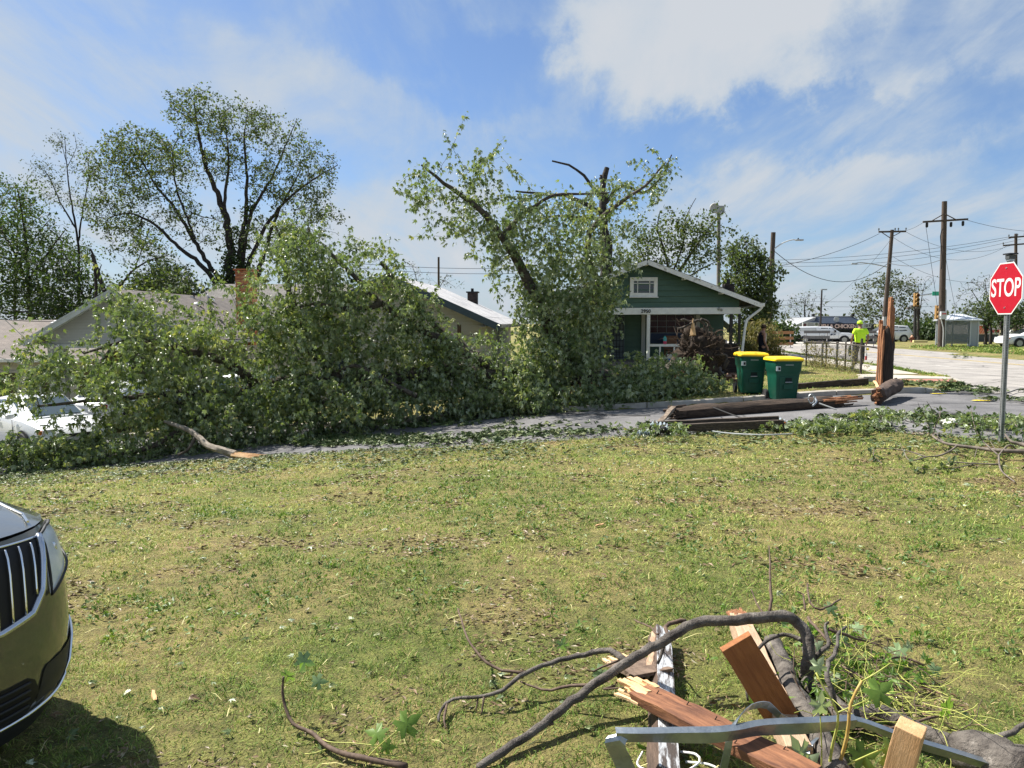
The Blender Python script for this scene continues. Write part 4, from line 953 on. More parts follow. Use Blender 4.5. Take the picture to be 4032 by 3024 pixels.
def sprays(E, D, n, rng, lmin=.35, lmax=1.0):
    ix = rng.choice(len(E), n, replace=False); tv = []; tq = []; off = 0; pe = []; pd = []
    cen = E.mean(0)
    for i in ix:
        d = D[i] + rng.normal(size=3) * .5; hi = E[i][2] > 1.6; d[2] += .35 * rng.rand() + (.6 if hi else 0); d /= np.linalg.norm(d); ln = (lmin + (lmax - lmin) * rng.rand()) * (1.35 if hi else 1); P = [E[i]]
        for j in range(5): d = d + rng.normal(size=3) * .15; d[2] -= .16; d /= np.linalg.norm(d); P.append(P[-1] + d * ln / 5); pe.append(P[-1]); pd.append(d)
        V, Q = tube_arrays(P, np.linspace(.007, .0025, 6), 3); tv.append(V); tq.append(Q + off); off += len(V)
    return np.concatenate(tv), np.concatenate(tq), np.array(pe), np.array(pd)
SV, SQ, SE, SD = sprays(E, D, 1250, rngF)
tag(link('twigs', np_mesh('twigs', SV - ft_base, [SQ], M_BARK, True), ft), kind='stuff')
V, Qd, rn, lp = leaf_cloud(E, D, 16, .118, .27, rngF, 'maple', .95, .5)
V2, Q2, rn2, _ = leaf_cloud(SE, SD, 5, .112, .075, rngF, 'maple', 1.1, .4)
Qd = np.concatenate((Qd, Q2 + len(V))); V = np.concatenate((V, V2)); rn = np.concatenate((rn, rn2))
V[:, 2] = np.maximum(V[:, 2], gz(V[:, 0], V[:, 1]) + .01 + .05 * np.abs(np.sin(V[:, 0] * 37 + V[:, 1] * 23)))
tag(link('crown', np_mesh('crown', V - ft_base, [Qd], M_LEAF, False, rn), ft), kind='stuff')
# root plate: a lump of soil with roots sticking out
def root_ball():
    rg = np.random.RandomState(5); c = at(2752, 1412, 23.6); R0 = np.array((.74, .55, .78))
    nu, nv = 40, 26; G = []
    for a in range(nv):
        th = math.pi * (a + .001) / (nv - 1 + .002); row = []
        for b in range(nu + 1):
            ph = 2 * math.pi * (b % nu) / nu; d = np.array((math.sin(th) * math.cos(ph), math.sin(th) * math.sin(ph), math.cos(th)))
            k = 1 + .16 * math.sin(5 * d[0] + 3 * d[2] + 1) + .12 * math.sin(9 * d[2] - 4 * d[0] + 6 * d[1]) + .07 * math.sin(17 * d[0] + 13 * d[2] + 11 * d[1]) + .05 * math.sin(31 * d[0] - 23 * d[2] + 27 * d[1])
            if d[2] > .5: k *= 1 + .35 * (d[2] - .5) * (1 if d[0] > -.5 else .6)
            row.append(c + d * R0 * k)
        G.append(row)
    mb = MB(); mb.grid(np.array(G)); o = mb.build('root_ball', mat('root_soil', (.016, .011, .008), .98, (.055, .037, .024), (.10, .068, .042), scale=7, detail=9, bump=1.0, bscale=14), ft, smooth='all', world=True)
    roots = MB()
    for k in range(230):
        d = rg.normal(size=3); d[1] -= .7; d[2] += .35; d /= np.linalg.norm(d); s = c + d * R0 * .92; ln = .15 + .5 * rg.rand() * (1.5 if d[2] > .4 else 1)
        P = [s]; dd = d * .8 + rg.normal(size=3) * .3
        for j in range(5): dd = dd + rg.normal(size=3) * .35; dd[2] -= .12; dd /= np.linalg.norm(dd); P.append(P[-1] + dd * ln / 5)
        r = .006 + .022 * rg.rand() ** 3; roots.tube(P, np.linspace(r, .004, 6), 5)
    roots.build('roots', mat('root_wood', (.045, .029, .018), .95, (.10, .068, .045), scale=8), ft, smooth=True, world=True)['kind'] = 'stuff'
    big = [[(2790, 1320), (2770, 1275), (2745, 1262), (2700, 1285), (2668, 1295)], [(2745, 1262), (2715, 1265), (2690, 1258), (2680, 1262)], [(2800, 1400), (2860, 1400), (2850, 1450), (2870, 1420)], [(2720, 1290), (2730, 1310), (2725, 1340)], [(2780, 1300), (2790, 1270), (2760, 1255)]]
    for k, b in enumerate(big): MB().tube(smooth_path([at(u, v, 23.2 - .04 * i) for i, (u, v) in enumerate(b)], .06), (.035), 7, jit=.3).build('large_root', M_BARK, ft, smooth=True, world=True)
    sp = at(2728, 1310, 23.1); MB().add([sp + np.array((-.10, 0, -.10)), sp + np.array((.10, 0, -.08)), sp + np.array((.03, .05, .42)), sp + np.array((-.02, -.03, .44)), sp + np.array((0, -.08, -.05))], [(0, 4, 3), (4, 1, 3), (1, 2, 3), (0, 3, 2), (0, 2, 1), (0, 1, 4)]).build('split_stub', M_FRESH, ft, world=True)
root_ball()
# torn orange wood along the trunk near the roots
for (a, b, r) in (((2210, 1545, 20.8), (2420, 1510, 21.3), .10), ((2620, 1480, 22.3), (2800, 1500, 22.8), .14)):
    P = smooth_path([at(*a), (at(*a) + at(*b)) / 2 + np.array((0, 0, .08)), at(*b)], .12); MB().tube(P, np.linspace(r, r * .4, len(P)), 7, jit=.8).build('torn_wood', M_SPLIT, ft, world=True)

# ---- the limb broken off beside it, with a pale split end
bl = thing('broken_limb', 'broken limb with a pale split end lying at the lawn edge', 'branch', ground_hit(960, 1800))
P = smooth_path([at(650, 1660, 17.2), at(735, 1690, 16.7), at(775, 1715, 16.5), at(820, 1755, 16.2), at(880, 1775, 16.0), at(925, 1790, 15.9)], .1)
MB().tube(P, np.linspace(.04, .085, len(P)), 9, jit=.2).build('bark_limb', mat('pale_bark', (.15, .125, .10), .9, (.30, .26, .21), scale=9, bump=.5), bl, smooth=True, world=True)
P = smooth_path([at(775, 1715, 16.5), at(740, 1770, 16.3), at(700, 1790, 16.2)], .1); MB().tube(P, np.linspace(.045, .02, len(P)), 7).build('side_limb', M_BARK, bl, smooth=True, world=True)
for k in range(7):
    a = at(915, 1788, 15.9) + np.array((0, .02 * (k - 3), .014 * (k % 3 - 1))); b = at(1040 - 14 * (k % 4), 1800, 15.8) + np.array((.05 * (k % 3), .05 * (k - 3), -.03 + .03 * (k % 3)))
    MB().tube([a, (a + b) / 2, b], [.035, .03, .006], 5, jit=.6).build('splinter', M_FRESH, bl, world=True)

# ---- standing trees
std_tree('elm_tree', 'large spreading tree with ivy trunks behind the grey house roof', 50,
  [([(905, 1300), (905, 1120), (905, 950), (870, 800), (810, 650), (775, 490), (765, 400)], .55, .04),
   ([(895, 1180), (800, 1050), (690, 960), (610, 885), (510, 840), (430, 855)], .30, .04), ([(895, 1150), (765, 950), (690, 820), (620, 740), (545, 610), (505, 540)], .28, .03),
   ([(935, 1250), (945, 1080), (950, 960), (965, 850), (972, 700), (962, 550), (975, 440)], .40, .03), ([(950, 1080), (985, 860), (1070, 700), (1130, 560), (1165, 480)], .26, .03),
   ([(960, 1070), (1055, 880), (1150, 770), (1260, 690), (1330, 650)], .26, .03), ([(903, 930), (885, 800), (900, 650), (885, 440)], .24, .03), ([(985, 1280), (1010, 1100), (1040, 1000), (1090, 850), (1200, 640)], .34, .03), ([(770, 940), (700, 760), (680, 600), (720, 520)], .14, .03)],
  [(u, v, a, b, int(n * 1.9)) for (u, v, a, b, n) in [(470, 690, 95, 130, 150), (430, 850, 60, 80, 70), (560, 600, 110, 95, 120), (660, 660, 90, 110, 70), (770, 450, 95, 80, 85), (850, 560, 120, 110, 70), (970, 480, 100, 75, 55), (1090, 540, 110, 100, 55), (1230, 670, 90, 110, 75), (1180, 800, 120, 90, 60), (650, 800, 120, 80, 55), (960, 680, 110, 100, 45), (520, 920, 90, 60, 40), (1080, 700, 100, 90, 50), (860, 420, 60, 50, 16), (760, 640, 90, 90, 35), (1040, 920, 120, 80, 40), (790, 880, 130, 90, 40), (560, 1000, 100, 60, 34), (1260, 860, 90, 80, 30), (1160, 950, 90, 60, 22)]],
  21, leafm=M_LEAF_B, size=.155, per=10, spread=.30, depth=3.6, kr=.022, tip=.014)
rngI = np.random.RandomState(2)
# ivy on its trunks: part of the same tree
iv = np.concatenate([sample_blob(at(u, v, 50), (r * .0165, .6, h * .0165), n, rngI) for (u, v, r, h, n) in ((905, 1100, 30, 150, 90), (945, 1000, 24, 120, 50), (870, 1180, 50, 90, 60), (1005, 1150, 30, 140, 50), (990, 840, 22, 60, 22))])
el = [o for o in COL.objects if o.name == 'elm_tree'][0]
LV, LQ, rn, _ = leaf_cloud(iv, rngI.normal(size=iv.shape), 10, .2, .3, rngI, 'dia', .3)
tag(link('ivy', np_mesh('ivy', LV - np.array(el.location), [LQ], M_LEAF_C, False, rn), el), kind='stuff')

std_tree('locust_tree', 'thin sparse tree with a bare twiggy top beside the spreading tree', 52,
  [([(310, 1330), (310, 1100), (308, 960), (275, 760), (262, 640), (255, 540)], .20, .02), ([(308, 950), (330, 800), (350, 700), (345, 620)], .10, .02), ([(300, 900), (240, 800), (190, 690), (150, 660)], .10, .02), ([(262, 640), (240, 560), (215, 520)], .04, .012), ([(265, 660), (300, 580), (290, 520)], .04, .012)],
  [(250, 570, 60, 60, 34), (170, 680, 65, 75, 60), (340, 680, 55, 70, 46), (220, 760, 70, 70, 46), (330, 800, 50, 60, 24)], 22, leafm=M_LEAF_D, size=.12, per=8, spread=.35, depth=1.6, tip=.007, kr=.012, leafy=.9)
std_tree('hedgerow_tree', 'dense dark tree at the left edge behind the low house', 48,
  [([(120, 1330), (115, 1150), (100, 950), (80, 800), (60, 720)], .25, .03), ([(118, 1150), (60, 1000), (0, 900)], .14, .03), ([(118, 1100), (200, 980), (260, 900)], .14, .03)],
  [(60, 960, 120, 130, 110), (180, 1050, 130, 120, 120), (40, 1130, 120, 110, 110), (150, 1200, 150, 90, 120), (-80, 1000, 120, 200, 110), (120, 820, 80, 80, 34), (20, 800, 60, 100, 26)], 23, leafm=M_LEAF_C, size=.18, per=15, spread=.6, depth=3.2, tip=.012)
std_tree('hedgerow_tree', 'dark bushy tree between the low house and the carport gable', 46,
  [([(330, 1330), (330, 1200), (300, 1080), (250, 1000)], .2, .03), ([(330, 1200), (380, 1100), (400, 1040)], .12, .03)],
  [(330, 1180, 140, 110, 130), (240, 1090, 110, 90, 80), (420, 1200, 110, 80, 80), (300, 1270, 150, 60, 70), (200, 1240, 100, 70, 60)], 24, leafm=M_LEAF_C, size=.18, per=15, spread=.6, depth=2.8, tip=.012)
std_tree('snapped_tree', 'leaning dark trunk with a snapped fork behind the carport gable', 42,
  [([(430, 1280), (425, 1190), (400, 1110), (380, 1050), (365, 1000)], .22, .13), ([(428, 1200), (470, 1130), (530, 1060), (590, 1025), (660, 1005)], .14, .03), ([(380, 1180), (375, 1090), (368, 1010), (355, 980)], .13, .07), ([(530, 1060), (560, 980), (590, 900), (600, 860)], .05, .012)],
  [(620, 1090, 120, 60, 40), (540, 1160, 110, 70, 60), (640, 1190, 120, 60, 50), (590, 960, 60, 60, 14), (690, 1130, 80, 70, 34)], 25, leafm=M_LEAF_B, size=.2, per=12, spread=.45, depth=1.4)
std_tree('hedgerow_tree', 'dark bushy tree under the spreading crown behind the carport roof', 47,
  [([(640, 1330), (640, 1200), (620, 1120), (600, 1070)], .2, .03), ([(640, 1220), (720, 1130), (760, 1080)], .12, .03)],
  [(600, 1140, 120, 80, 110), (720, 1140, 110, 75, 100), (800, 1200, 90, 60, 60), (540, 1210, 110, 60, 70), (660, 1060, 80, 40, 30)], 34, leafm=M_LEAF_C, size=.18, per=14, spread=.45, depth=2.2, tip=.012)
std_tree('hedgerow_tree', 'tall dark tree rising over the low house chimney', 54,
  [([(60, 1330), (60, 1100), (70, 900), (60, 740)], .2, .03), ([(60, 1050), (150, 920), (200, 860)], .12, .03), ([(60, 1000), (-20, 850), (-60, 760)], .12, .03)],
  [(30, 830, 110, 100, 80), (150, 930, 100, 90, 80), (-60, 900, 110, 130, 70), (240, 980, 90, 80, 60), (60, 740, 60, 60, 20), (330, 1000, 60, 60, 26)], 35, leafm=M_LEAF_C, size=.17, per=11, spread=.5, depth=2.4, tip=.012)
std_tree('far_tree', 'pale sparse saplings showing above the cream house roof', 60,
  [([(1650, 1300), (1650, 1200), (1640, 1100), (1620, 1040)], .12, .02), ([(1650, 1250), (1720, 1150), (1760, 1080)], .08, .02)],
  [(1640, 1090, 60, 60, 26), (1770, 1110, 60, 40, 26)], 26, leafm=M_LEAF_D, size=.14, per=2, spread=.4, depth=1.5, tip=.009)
# the shattered top standing behind the green house
std_tree('shattered_tree', 'dead black trunk with snapped top and bare crooked limbs', 30,
  [(p_, a_ * 2.2, b_ * 2.0) for p_, a_, b_ in [([(2385, 1250), (2385, 1050), (2382, 900), (2380, 800), (2378, 720), (2392, 662)], .20, .06), ([(2380, 790), (2350, 760), (2300, 690), (2240, 650), (2175, 632)], .055, .02), ([(2380, 850), (2300, 800), (2220, 770), (2120, 762), (2030, 752)], .075, .02),
   ([(2385, 800), (2420, 750), (2465, 730), (2530, 760), (2600, 700), (2645, 610)], .055, .015), ([(2380, 740), (2362, 700), (2366, 690)], .05, .03), ([(2384, 860), (2300, 860), (2200, 850), (2100, 870)], .06, .02), ([(2400, 850), (2410, 800), (2408, 780)], .05, .03), ([(2385, 830), (2450, 800), (2490, 830)], .03, .01)]],
  [(2200, 830, 160, 50, 36), (2500, 760, 120, 60, 30), (2600, 700, 50, 70, 18), (2330, 900, 180, 60, 50)], 27, bark=M_BARKDARK, leafm=M_LEAF, size=.13, per=5, spread=.22, depth=.7, tip=.005, kr=.01, kind='maple', droop=.7)
std_tree('backyard_tree', 'leafy tree rising behind the green bungalow roof', 45,
  [([(2640, 1250), (2640, 1120), (2620, 1000), (2590, 900), (2600, 830)], .22, .03), ([(2640, 1120), (2720, 1000), (2790, 900), (2850, 830)], .16, .02), ([(2640, 1140), (2550, 1040), (2510, 960)], .12, .02), ([(2650, 1130), (2760, 1060), (2860, 1010)], .1, .02), ([(2640, 1100), (2690, 960), (2700, 860), (2740, 780)], .10, .02)],
  [(2700, 900, 95, 85, 60), (2620, 930, 90, 85, 55), (2770, 960, 80, 75, 44), (2540, 1010, 80, 80, 50), (2680, 1040, 110, 70, 55), (2800, 870, 70, 60, 18), (2850, 960, 60, 90, 22), (2500, 900, 60, 70, 20)], 28, leafm=M_LEAF_B, size=.18, per=12, spread=.36, depth=1.8, tip=.007, kr=.012)
std_tree('vine_tree', 'tall shaggy tree with hanging branches beside the bungalow', 41,
  [([(2960, 1400), (2960, 1250), (2950, 1120), (2940, 1000), (2935, 930)], .2, .02), ([(2955, 1200), (2900, 1080), (2880, 1000)], .1, .02), ([(2958, 1200), (3010, 1090), (3030, 1010)], .1, .02)],
  [(2945, 1010, 70, 75, 75), (2900, 1120, 60, 80, 70), (2990, 1100, 60, 90, 85), (2950, 1220, 80, 80, 100), (3010, 1230, 50, 90, 55), (2960, 1330, 75, 70, 80), (3040, 1060, 40, 60, 14)], 29, leafm=M_LEAF_B, size=.17, per=15, spread=.32, depth=1.4, sag=.25, droop=.9, tip=.007)
# shrubs beside the man
def shrub(name, label, u, v, Y, blobs, seed, leafm, size=.12, per=14, spread=.25, group=None, kind='slim', depth=.6):
    return std_tree(name, label, Y, [([(u, v), (u + 3, v - 30), (u + 8, v - 70)], .04, .015)], blobs, seed, leafm=leafm, size=size, per=per, spread=spread, depth=depth, cat='shrub', group=group, kind=kind, droop=.8, sag=.3, tip=.004)
M_DRY = mat('dry_vine', (.085, .095, .026), .7, (.20, .17, .065), (.30, .24, .11), scale=1, rndattr=.6, trans=.25, ramp=(.3, .6))
shrub('vine_shrub', 'tangled yellowish shrub behind the man beside the bungalow', 2990, 1440, 31.5, [(2960, 1370, 40, 60, 60), (3020, 1370, 55, 60, 90), (2995, 1310, 60, 40, 60), (3050, 1400, 35, 30, 40)], 31, M_DRY, .15, 14)
shrub('foundation_shrub', 'small dark shrub at the foot of the carport pillar', 230, 1480, 25.6, [(225, 1450, 30, 35, 40)], 32, M_LEAF_C, .09, 14)
shrub('foundation_shrub', 'rounded green shrub under the carport opening', 460, 1470, 27.5, [(460, 1445, 35, 35, 40)], 33, M_LEAF_B, .09, 14)

# ---- trees across the junction
def far_tree(label, u, v0, Y, crown, seed, leafm, per, size, name='street_tree', r=.16, leafy=1.0, n=1.0, group='trees beyond the junction', limbs=None, depth=2.2):
    vs = min(c[1] for c in crown); L_ = limbs or [([(u, v0), (u + 2, v0 - (v0 - vs) * .35), (u - 2, v0 - (v0 - vs) * .7), (u + 3, vs)], r, .03)] + [([(u, v0 - (v0 - vs) * .35), ((u + c[0]) / 2, (v0 - (v0 - vs) * .4 + c[1]) / 2), (c[0], c[1])], r * .5, .03) for c in crown]
    return std_tree(name, label, Y, L_, crown, seed, leafm=leafm, size=size, per=per, spread=.5, depth=depth, group=group, tip=.016, kr=.012, leafy=leafy)
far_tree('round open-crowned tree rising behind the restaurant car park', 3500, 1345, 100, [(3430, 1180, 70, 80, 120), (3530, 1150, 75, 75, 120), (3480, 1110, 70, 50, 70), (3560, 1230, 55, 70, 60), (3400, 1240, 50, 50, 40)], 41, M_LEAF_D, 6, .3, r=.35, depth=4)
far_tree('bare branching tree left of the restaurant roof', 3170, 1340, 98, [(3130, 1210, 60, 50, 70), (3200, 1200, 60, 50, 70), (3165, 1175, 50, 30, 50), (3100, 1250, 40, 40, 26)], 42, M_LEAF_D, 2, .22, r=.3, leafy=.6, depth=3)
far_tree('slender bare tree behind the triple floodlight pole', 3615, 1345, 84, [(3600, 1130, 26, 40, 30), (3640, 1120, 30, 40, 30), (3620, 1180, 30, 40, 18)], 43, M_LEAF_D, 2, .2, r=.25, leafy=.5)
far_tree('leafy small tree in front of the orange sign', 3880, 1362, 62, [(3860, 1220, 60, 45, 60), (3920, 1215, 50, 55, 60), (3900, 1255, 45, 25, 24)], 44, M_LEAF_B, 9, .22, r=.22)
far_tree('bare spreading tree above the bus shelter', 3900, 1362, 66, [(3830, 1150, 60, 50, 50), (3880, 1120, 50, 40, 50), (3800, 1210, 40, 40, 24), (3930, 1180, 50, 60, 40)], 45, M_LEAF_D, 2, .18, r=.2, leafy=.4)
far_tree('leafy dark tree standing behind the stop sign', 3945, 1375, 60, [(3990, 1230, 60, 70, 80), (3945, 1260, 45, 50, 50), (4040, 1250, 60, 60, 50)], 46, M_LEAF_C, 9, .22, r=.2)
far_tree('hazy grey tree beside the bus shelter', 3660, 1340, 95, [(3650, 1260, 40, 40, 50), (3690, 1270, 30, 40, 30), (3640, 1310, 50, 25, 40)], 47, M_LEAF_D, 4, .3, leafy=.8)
# the low wood on the horizon
rngW = np.random.RandomState(8); pts = []
for k in range(560):
    u = 2950 + rngW.rand() * 1500 if k < 430 else -500 + rngW.rand() * 3400
    Y = 118 + 30 * rngW.rand(); v = 1300 + rngW.rand() * 45 - (25 * rngW.rand() if rngW.rand() < .3 else 0); pts.append(at(u, v, Y))
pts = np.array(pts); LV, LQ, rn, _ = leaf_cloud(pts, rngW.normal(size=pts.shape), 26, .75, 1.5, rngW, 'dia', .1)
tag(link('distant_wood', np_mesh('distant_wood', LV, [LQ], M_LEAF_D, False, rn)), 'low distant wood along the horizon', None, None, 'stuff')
for (u, v, Y, w, h, s, lab) in ((3580, 1350, 88, 50, 45, 51, 'brown-green bank of scrub behind the fire hydrant'), (3660, 1355, 86, 45, 50, 52, 'dark scrub beside the bus shelter'), (3520, 1350, 92, 40, 30, 53, 'dark scrub behind the white estate car'), (3070, 1350, 70, 50, 40, 54, 'low scrub behind the orange barricade')):
    shrub('scrub', lab, u, v, Y, [(u, v - h * .6, w, h, 70)], s, M_LEAF_C, .4, 14, .7, 'scrub across the junction', 'dia', 1.5)
# ------------------------------------------------------------------ wheeled bins
def rr_ring(wx, wy, r, n=4):
    P = []
    for (sx, sy, a0) in ((1, -1, -90), (1, 1, 0), (-1, 1, 90), (-1, -1, 180)):
        for k in range(n + 1):
            a = R(a0 + 90 * k / n); P.append((sx * (wx / 2 - r) + r * math.cos(a), sy * (wy / 2 - r) + r * math.sin(a)))
    return P
def rr_loft(mb, levels, cap=True):
    G = []
    for (z, wx, wy, r, cx, cy) in levels:
        ring = [(x + cx, y + cy, z) for x, y in rr_ring(wx, wy, r)]; G.append(ring + [ring[0]])
    n = len(G[0]) - 1; V = [p for ring in G for p in ring[:-1]]; Fc = []
    for i in range(len(G) - 1):
        for k in range(n): Fc.append((i * n + k, i * n + (k + 1) % n, (i + 1) * n + (k + 1) % n, (i + 1) * n + k))
    if cap: Fc += [tuple(range(n - 1, -1, -1)), tuple(range(len(V) - n, len(V)))]
    mb.add(V, Fc); return mb
M_BIN = mat('bin_green', (.004, .060, .036), .42, (.007, .078, .048), scale=3, spec=.4, bump=.05, bscale=80)
M_LID = mat('bin_yellow', (.78, .50, .006), .45, (.83, .57, .012), scale=3)
def bin_(label, p, rz, s=1.0):
    t = thing('wheeled_bin', label, 'bin', p, rz, 'bins on the kerb'); t.scale = (s, s, s)
    b = MB(); rr_loft(b, [(.03, .50, .52, .05, 0, 0), (.05, .52, .55, .06, 0, 0), (.62, .585, .66, .06, 0, 0), (.70, .60, .68, .06, 0, 0), (.74, .645, .74, .07, 0, 0), (.95, .665, .77, .07, 0, 0), (.955, .70, .81, .07, 0, 0), (.985, .70, .81, .07, 0, 0)])
    body = b.build('body', M_BIN, t, smooth=True)
    f = -.375
    pn = MB(); pn.add([(-.20, -.283, .06), (.20, -.283, .06), (.22, -.332, .46), (.22, -.345, .60), (-.22, -.345, .60), (-.22, -.332, .46), (-.20, -.25, .06), (.20, -.25, .06), (.22, -.25, .46), (.22, -.25, .60), (-.22, -.25, .60), (-.22, -.25, .46)], [(0, 1, 2, 5), (5, 2, 3, 4), (0, 6, 7, 1), (1, 7, 8, 2), (2, 8, 9, 3), (3, 9, 10, 4), (4, 10, 11, 5), (5, 11, 6, 0)])
    pn.build('front_panel', M_BIN, body, bevel=.008)
    hd = MB(); hd.add([(-.14, -.285, .10), (.14, -.285, .10), (.14, -.315, .34), (-.14, -.315, .34)], [(0, 1, 2, 3)]); 
    MB().bb(-.12, .12, -.35, -.33, .30, .42).build('panel_step', M_BIN, body, bevel=.006)
    MB().bb(-.075, .075, -.356, -.33, .455, .575).build('handle_shade', mat('recess_shade', (.002, .01, .008), .8), body)  # raised dark block: shade of the handle hollow put into its colour
    MB().tube([(-.085, -.362, .47), (.085, -.362, .47)], .011, 8).build('lift_bar', M_STEEL, body)
    MB().bb(-.10, .10, -.392, -.380, .875, .905).build('plate', mat('plate_grey', (.16, .22, .20), .5), body)
    MB().box((-.27, -.375, .80), (.11, .01, .11)).build('sticker', mat('sticker_white', (.60, .64, .62), .5), body); MB().box((-.25, -.382, .80), (.05, .008, .07)).build('sticker_print', M_BLACK, body)
    l = MB(); rr_loft(l, [(.987, .735, .85, .08, 0, -.0), (1.03, .735, .85, .08, 0, 0), (1.055, .70, .80, .09, 0, 0), (1.075, .58, .70, .09, 0, .02), (1.08, .40, .5, .09, 0, .02)])
    l.build('lid', M_LID, t, smooth=True)
    MB().tube([(-.26, .47, .99), (.26, .47, .99)], .018, 8).build('handle', M_BIN, t)
    for sx in (-1, 1):
        w = MB().lathe([(.05, -.028), (.05, .028)], (sx * .315, .30, .13), axis='x', n=16).build('wheel', M_STEEL, t)
        MB().lathe([(.055, -.03), (.125, -.034), (.13, -.02), (.13, .02), (.125, .034), (.055, .03)], (sx * .315, .30, .13), axis='x', n=20).build('tyre', M_RUBBER, w, smooth=True)
    return t
p1 = ground_hit(2953, 1549); bin_('green bin with yellow lid standing on the grass behind the kerb', p1, R(-3), 1.0)
p2 = ground_hit(3080, 1577); p2[2] = float(road_z(p2[0], p2[1])) + .012; bin_('green bin with yellow lid standing down in the gutter', p2, R(3), 1.0)

# ------------------------------------------------------------------ stop sign
def stop_sign():
    b = at(3943, 1693, 11.8); x, y = b[0], b[1]; z = float(gz(x, y)); S = .785
    t = thing('stop_sign', 'red octagonal stop sign on a perforated steel post', 'sign', (x, y, z), R(-90))
    top = at(3955, 1136, 11.8); zc = top[2] - z; lx = 0.0
    tilt = math.atan2(lx, zc)
    # post: square tube with a column of holes in the front and right faces
    hgt = zc + S / 2 + .03; w = .058; n = int(hgt / .0254); mb = MB(); h = .0085
    def pt(a, b_, zz): return (a + zz * math.tan(tilt), b_, zz)
    for k in range(n):
        z0 = k * .0254; z1 = z0 + .0254; zm = (z0 + z1) / 2
        for face in range(4):
            def F_(u, zz): return {0: pt(u, -w / 2, zz), 1: pt(w / 2, u, zz), 2: pt(-u, w / 2, zz), 3: pt(-w / 2, -u, zz)}[face]
            o = [F_(-w / 2, z0), F_(w / 2, z0), F_(w / 2, z1), F_(-w / 2, z1)]; i_ = [F_(-h, zm - h), F_(h, zm - h), F_(h, zm + h), F_(-h, zm + h)]
            mb.add(o + i_, [(0, 1, 5, 4), (1, 2, 6, 5), (2, 3, 7, 6), (3, 0, 4, 7)])
    mb.build('post', mat('post_steel', (.26, .27, .27), .5, (.36, .37, .37), scale=18, metal=.55), t, fixn=False)
    ins = MB(); ins.add([pt(-.024, -.024, 0), pt(.024, -.024, 0), pt(.024, .024, 0), pt(-.024, .024, 0), pt(-.024, -.024, hgt - .02), pt(.024, -.024, hgt - .02), pt(.024, .024, hgt - .02), pt(-.024, .024, hgt - .02)], [(0, 1, 5, 4), (1, 2, 6, 5), (2, 3, 7, 6), (3, 0, 4, 7)])
    ins.build('post_core', mat('post_inside', (.03, .03, .03), .8), t)
    cx, cz = lx, zc; yy = -w / 2 - .012
    def octo(r, y0): return [(cx + r * math.cos(R(22.5 + 45 * k)), y0, cz + r * math.sin(R(22.5 + 45 * k))) for k in range(8)]
    Rr = S / 2 / math.cos(R(22.5))
    def plate(name, r, y0, y1, m_):
        A = octo(r, y0); B = octo(r, y1); mb = MB(); mb.add(A + B, [tuple(range(8)), tuple(range(15, 7, -1))] + [(k, (k + 1) % 8, 8 + (k + 1) % 8, 8 + k) for k in range(8)]); return mb.build(name, m_, t)
    plate('sign_plate', Rr, yy, yy - .004, mat('sign_white', (.66, .66, .64), .45))
    f = plate('red_face', Rr * .955, yy - .0042, yy - .0055, mat('sign_red', (.36, .006, .018), .4, (.40, .008, .022), scale=30))
    text_mesh('lettering', 'STOP', .385, mat('sign_letter', (.68, .68, .66), .45), f, (cx, yy - .0068, cz + .0), (math.pi / 2, 0, 0), .001, .0045, sx=.76)
    for dz in (.31, -.29): MB().lathe([(.012, 0), (.012, .008)], (cx, yy - .014, cz + dz), axis='y', n=10).build('bolt', M_STEEL, f)
    so = MB(); so.bb(cx - .035, cx + .045, -.04, .04, cz + S / 2 + .02, cz + S / 2 + .05); so.build('mount', M_STEEL, t)
    MB().bb(cx - .045, cx + .055, -.05, .05, cz + S / 2 + .05, cz + S / 2 + .115).build('battery_box', mat('device_grey', (.07, .075, .08), .5), t, bevel=.006)
    MB().box((cx + .005, 0, cz + S / 2 + .128), (.17, .13, .02), rz=0).build('solar_panel', mat('solar_dark', (.02, .022, .03), .25), t)
stop_sign()

# ------------------------------------------------------------------ broken pole, its stump and the fallen pieces
def jag_tube(mb, P, r, n, spikes, seed, up=True):
    """tube whose end runs out in splinters of unequal length"""
    rg = random.Random(seed); P = np.array(P, float); V, Q_ = tube_arrays(P, [r] * len(P) if not hasattr(r, '__len__') else r, n, .12, seed)
    ax = P[-1] - P[-2]; ax /= np.linalg.norm(ax); V = V.copy()
    for k in range(n): V[-n + k] += ax * spikes * (rg.random() ** 2)
    mb.add(V, [tuple(q) for q in Q_] + [tuple(range(n - 1, -1, -1))] + [(len(V) - n + k, len(V) - n + (k + 1) % n, len(V) - n + (k + 2) % n) for k in range(0, n - 2, 2)])
b = ground_hit(3484, 1526); b = np.array((b[0], b[1], float(gz(b[0], b[1]))))
st = thing('pole_stump', 'snapped utility pole stump with a tall orange splinter, upright', 'utility pole', b)
s = 20.3 / F_PX
mb = MB(); jag_tube(mb, [(0, 0, -.2), (0, 0, .4), (.0, 0, .8), (.01, 0, 1.1)], .185, 18, .5, 3); mb.build('butt', mat('creosote_pole', (.014, .011, .010), .9, (.045, .032, .024), scale=8, stretch=(7, 7, .4), bump=.6, bscale=20), st)
rg = random.Random(8); spl = []
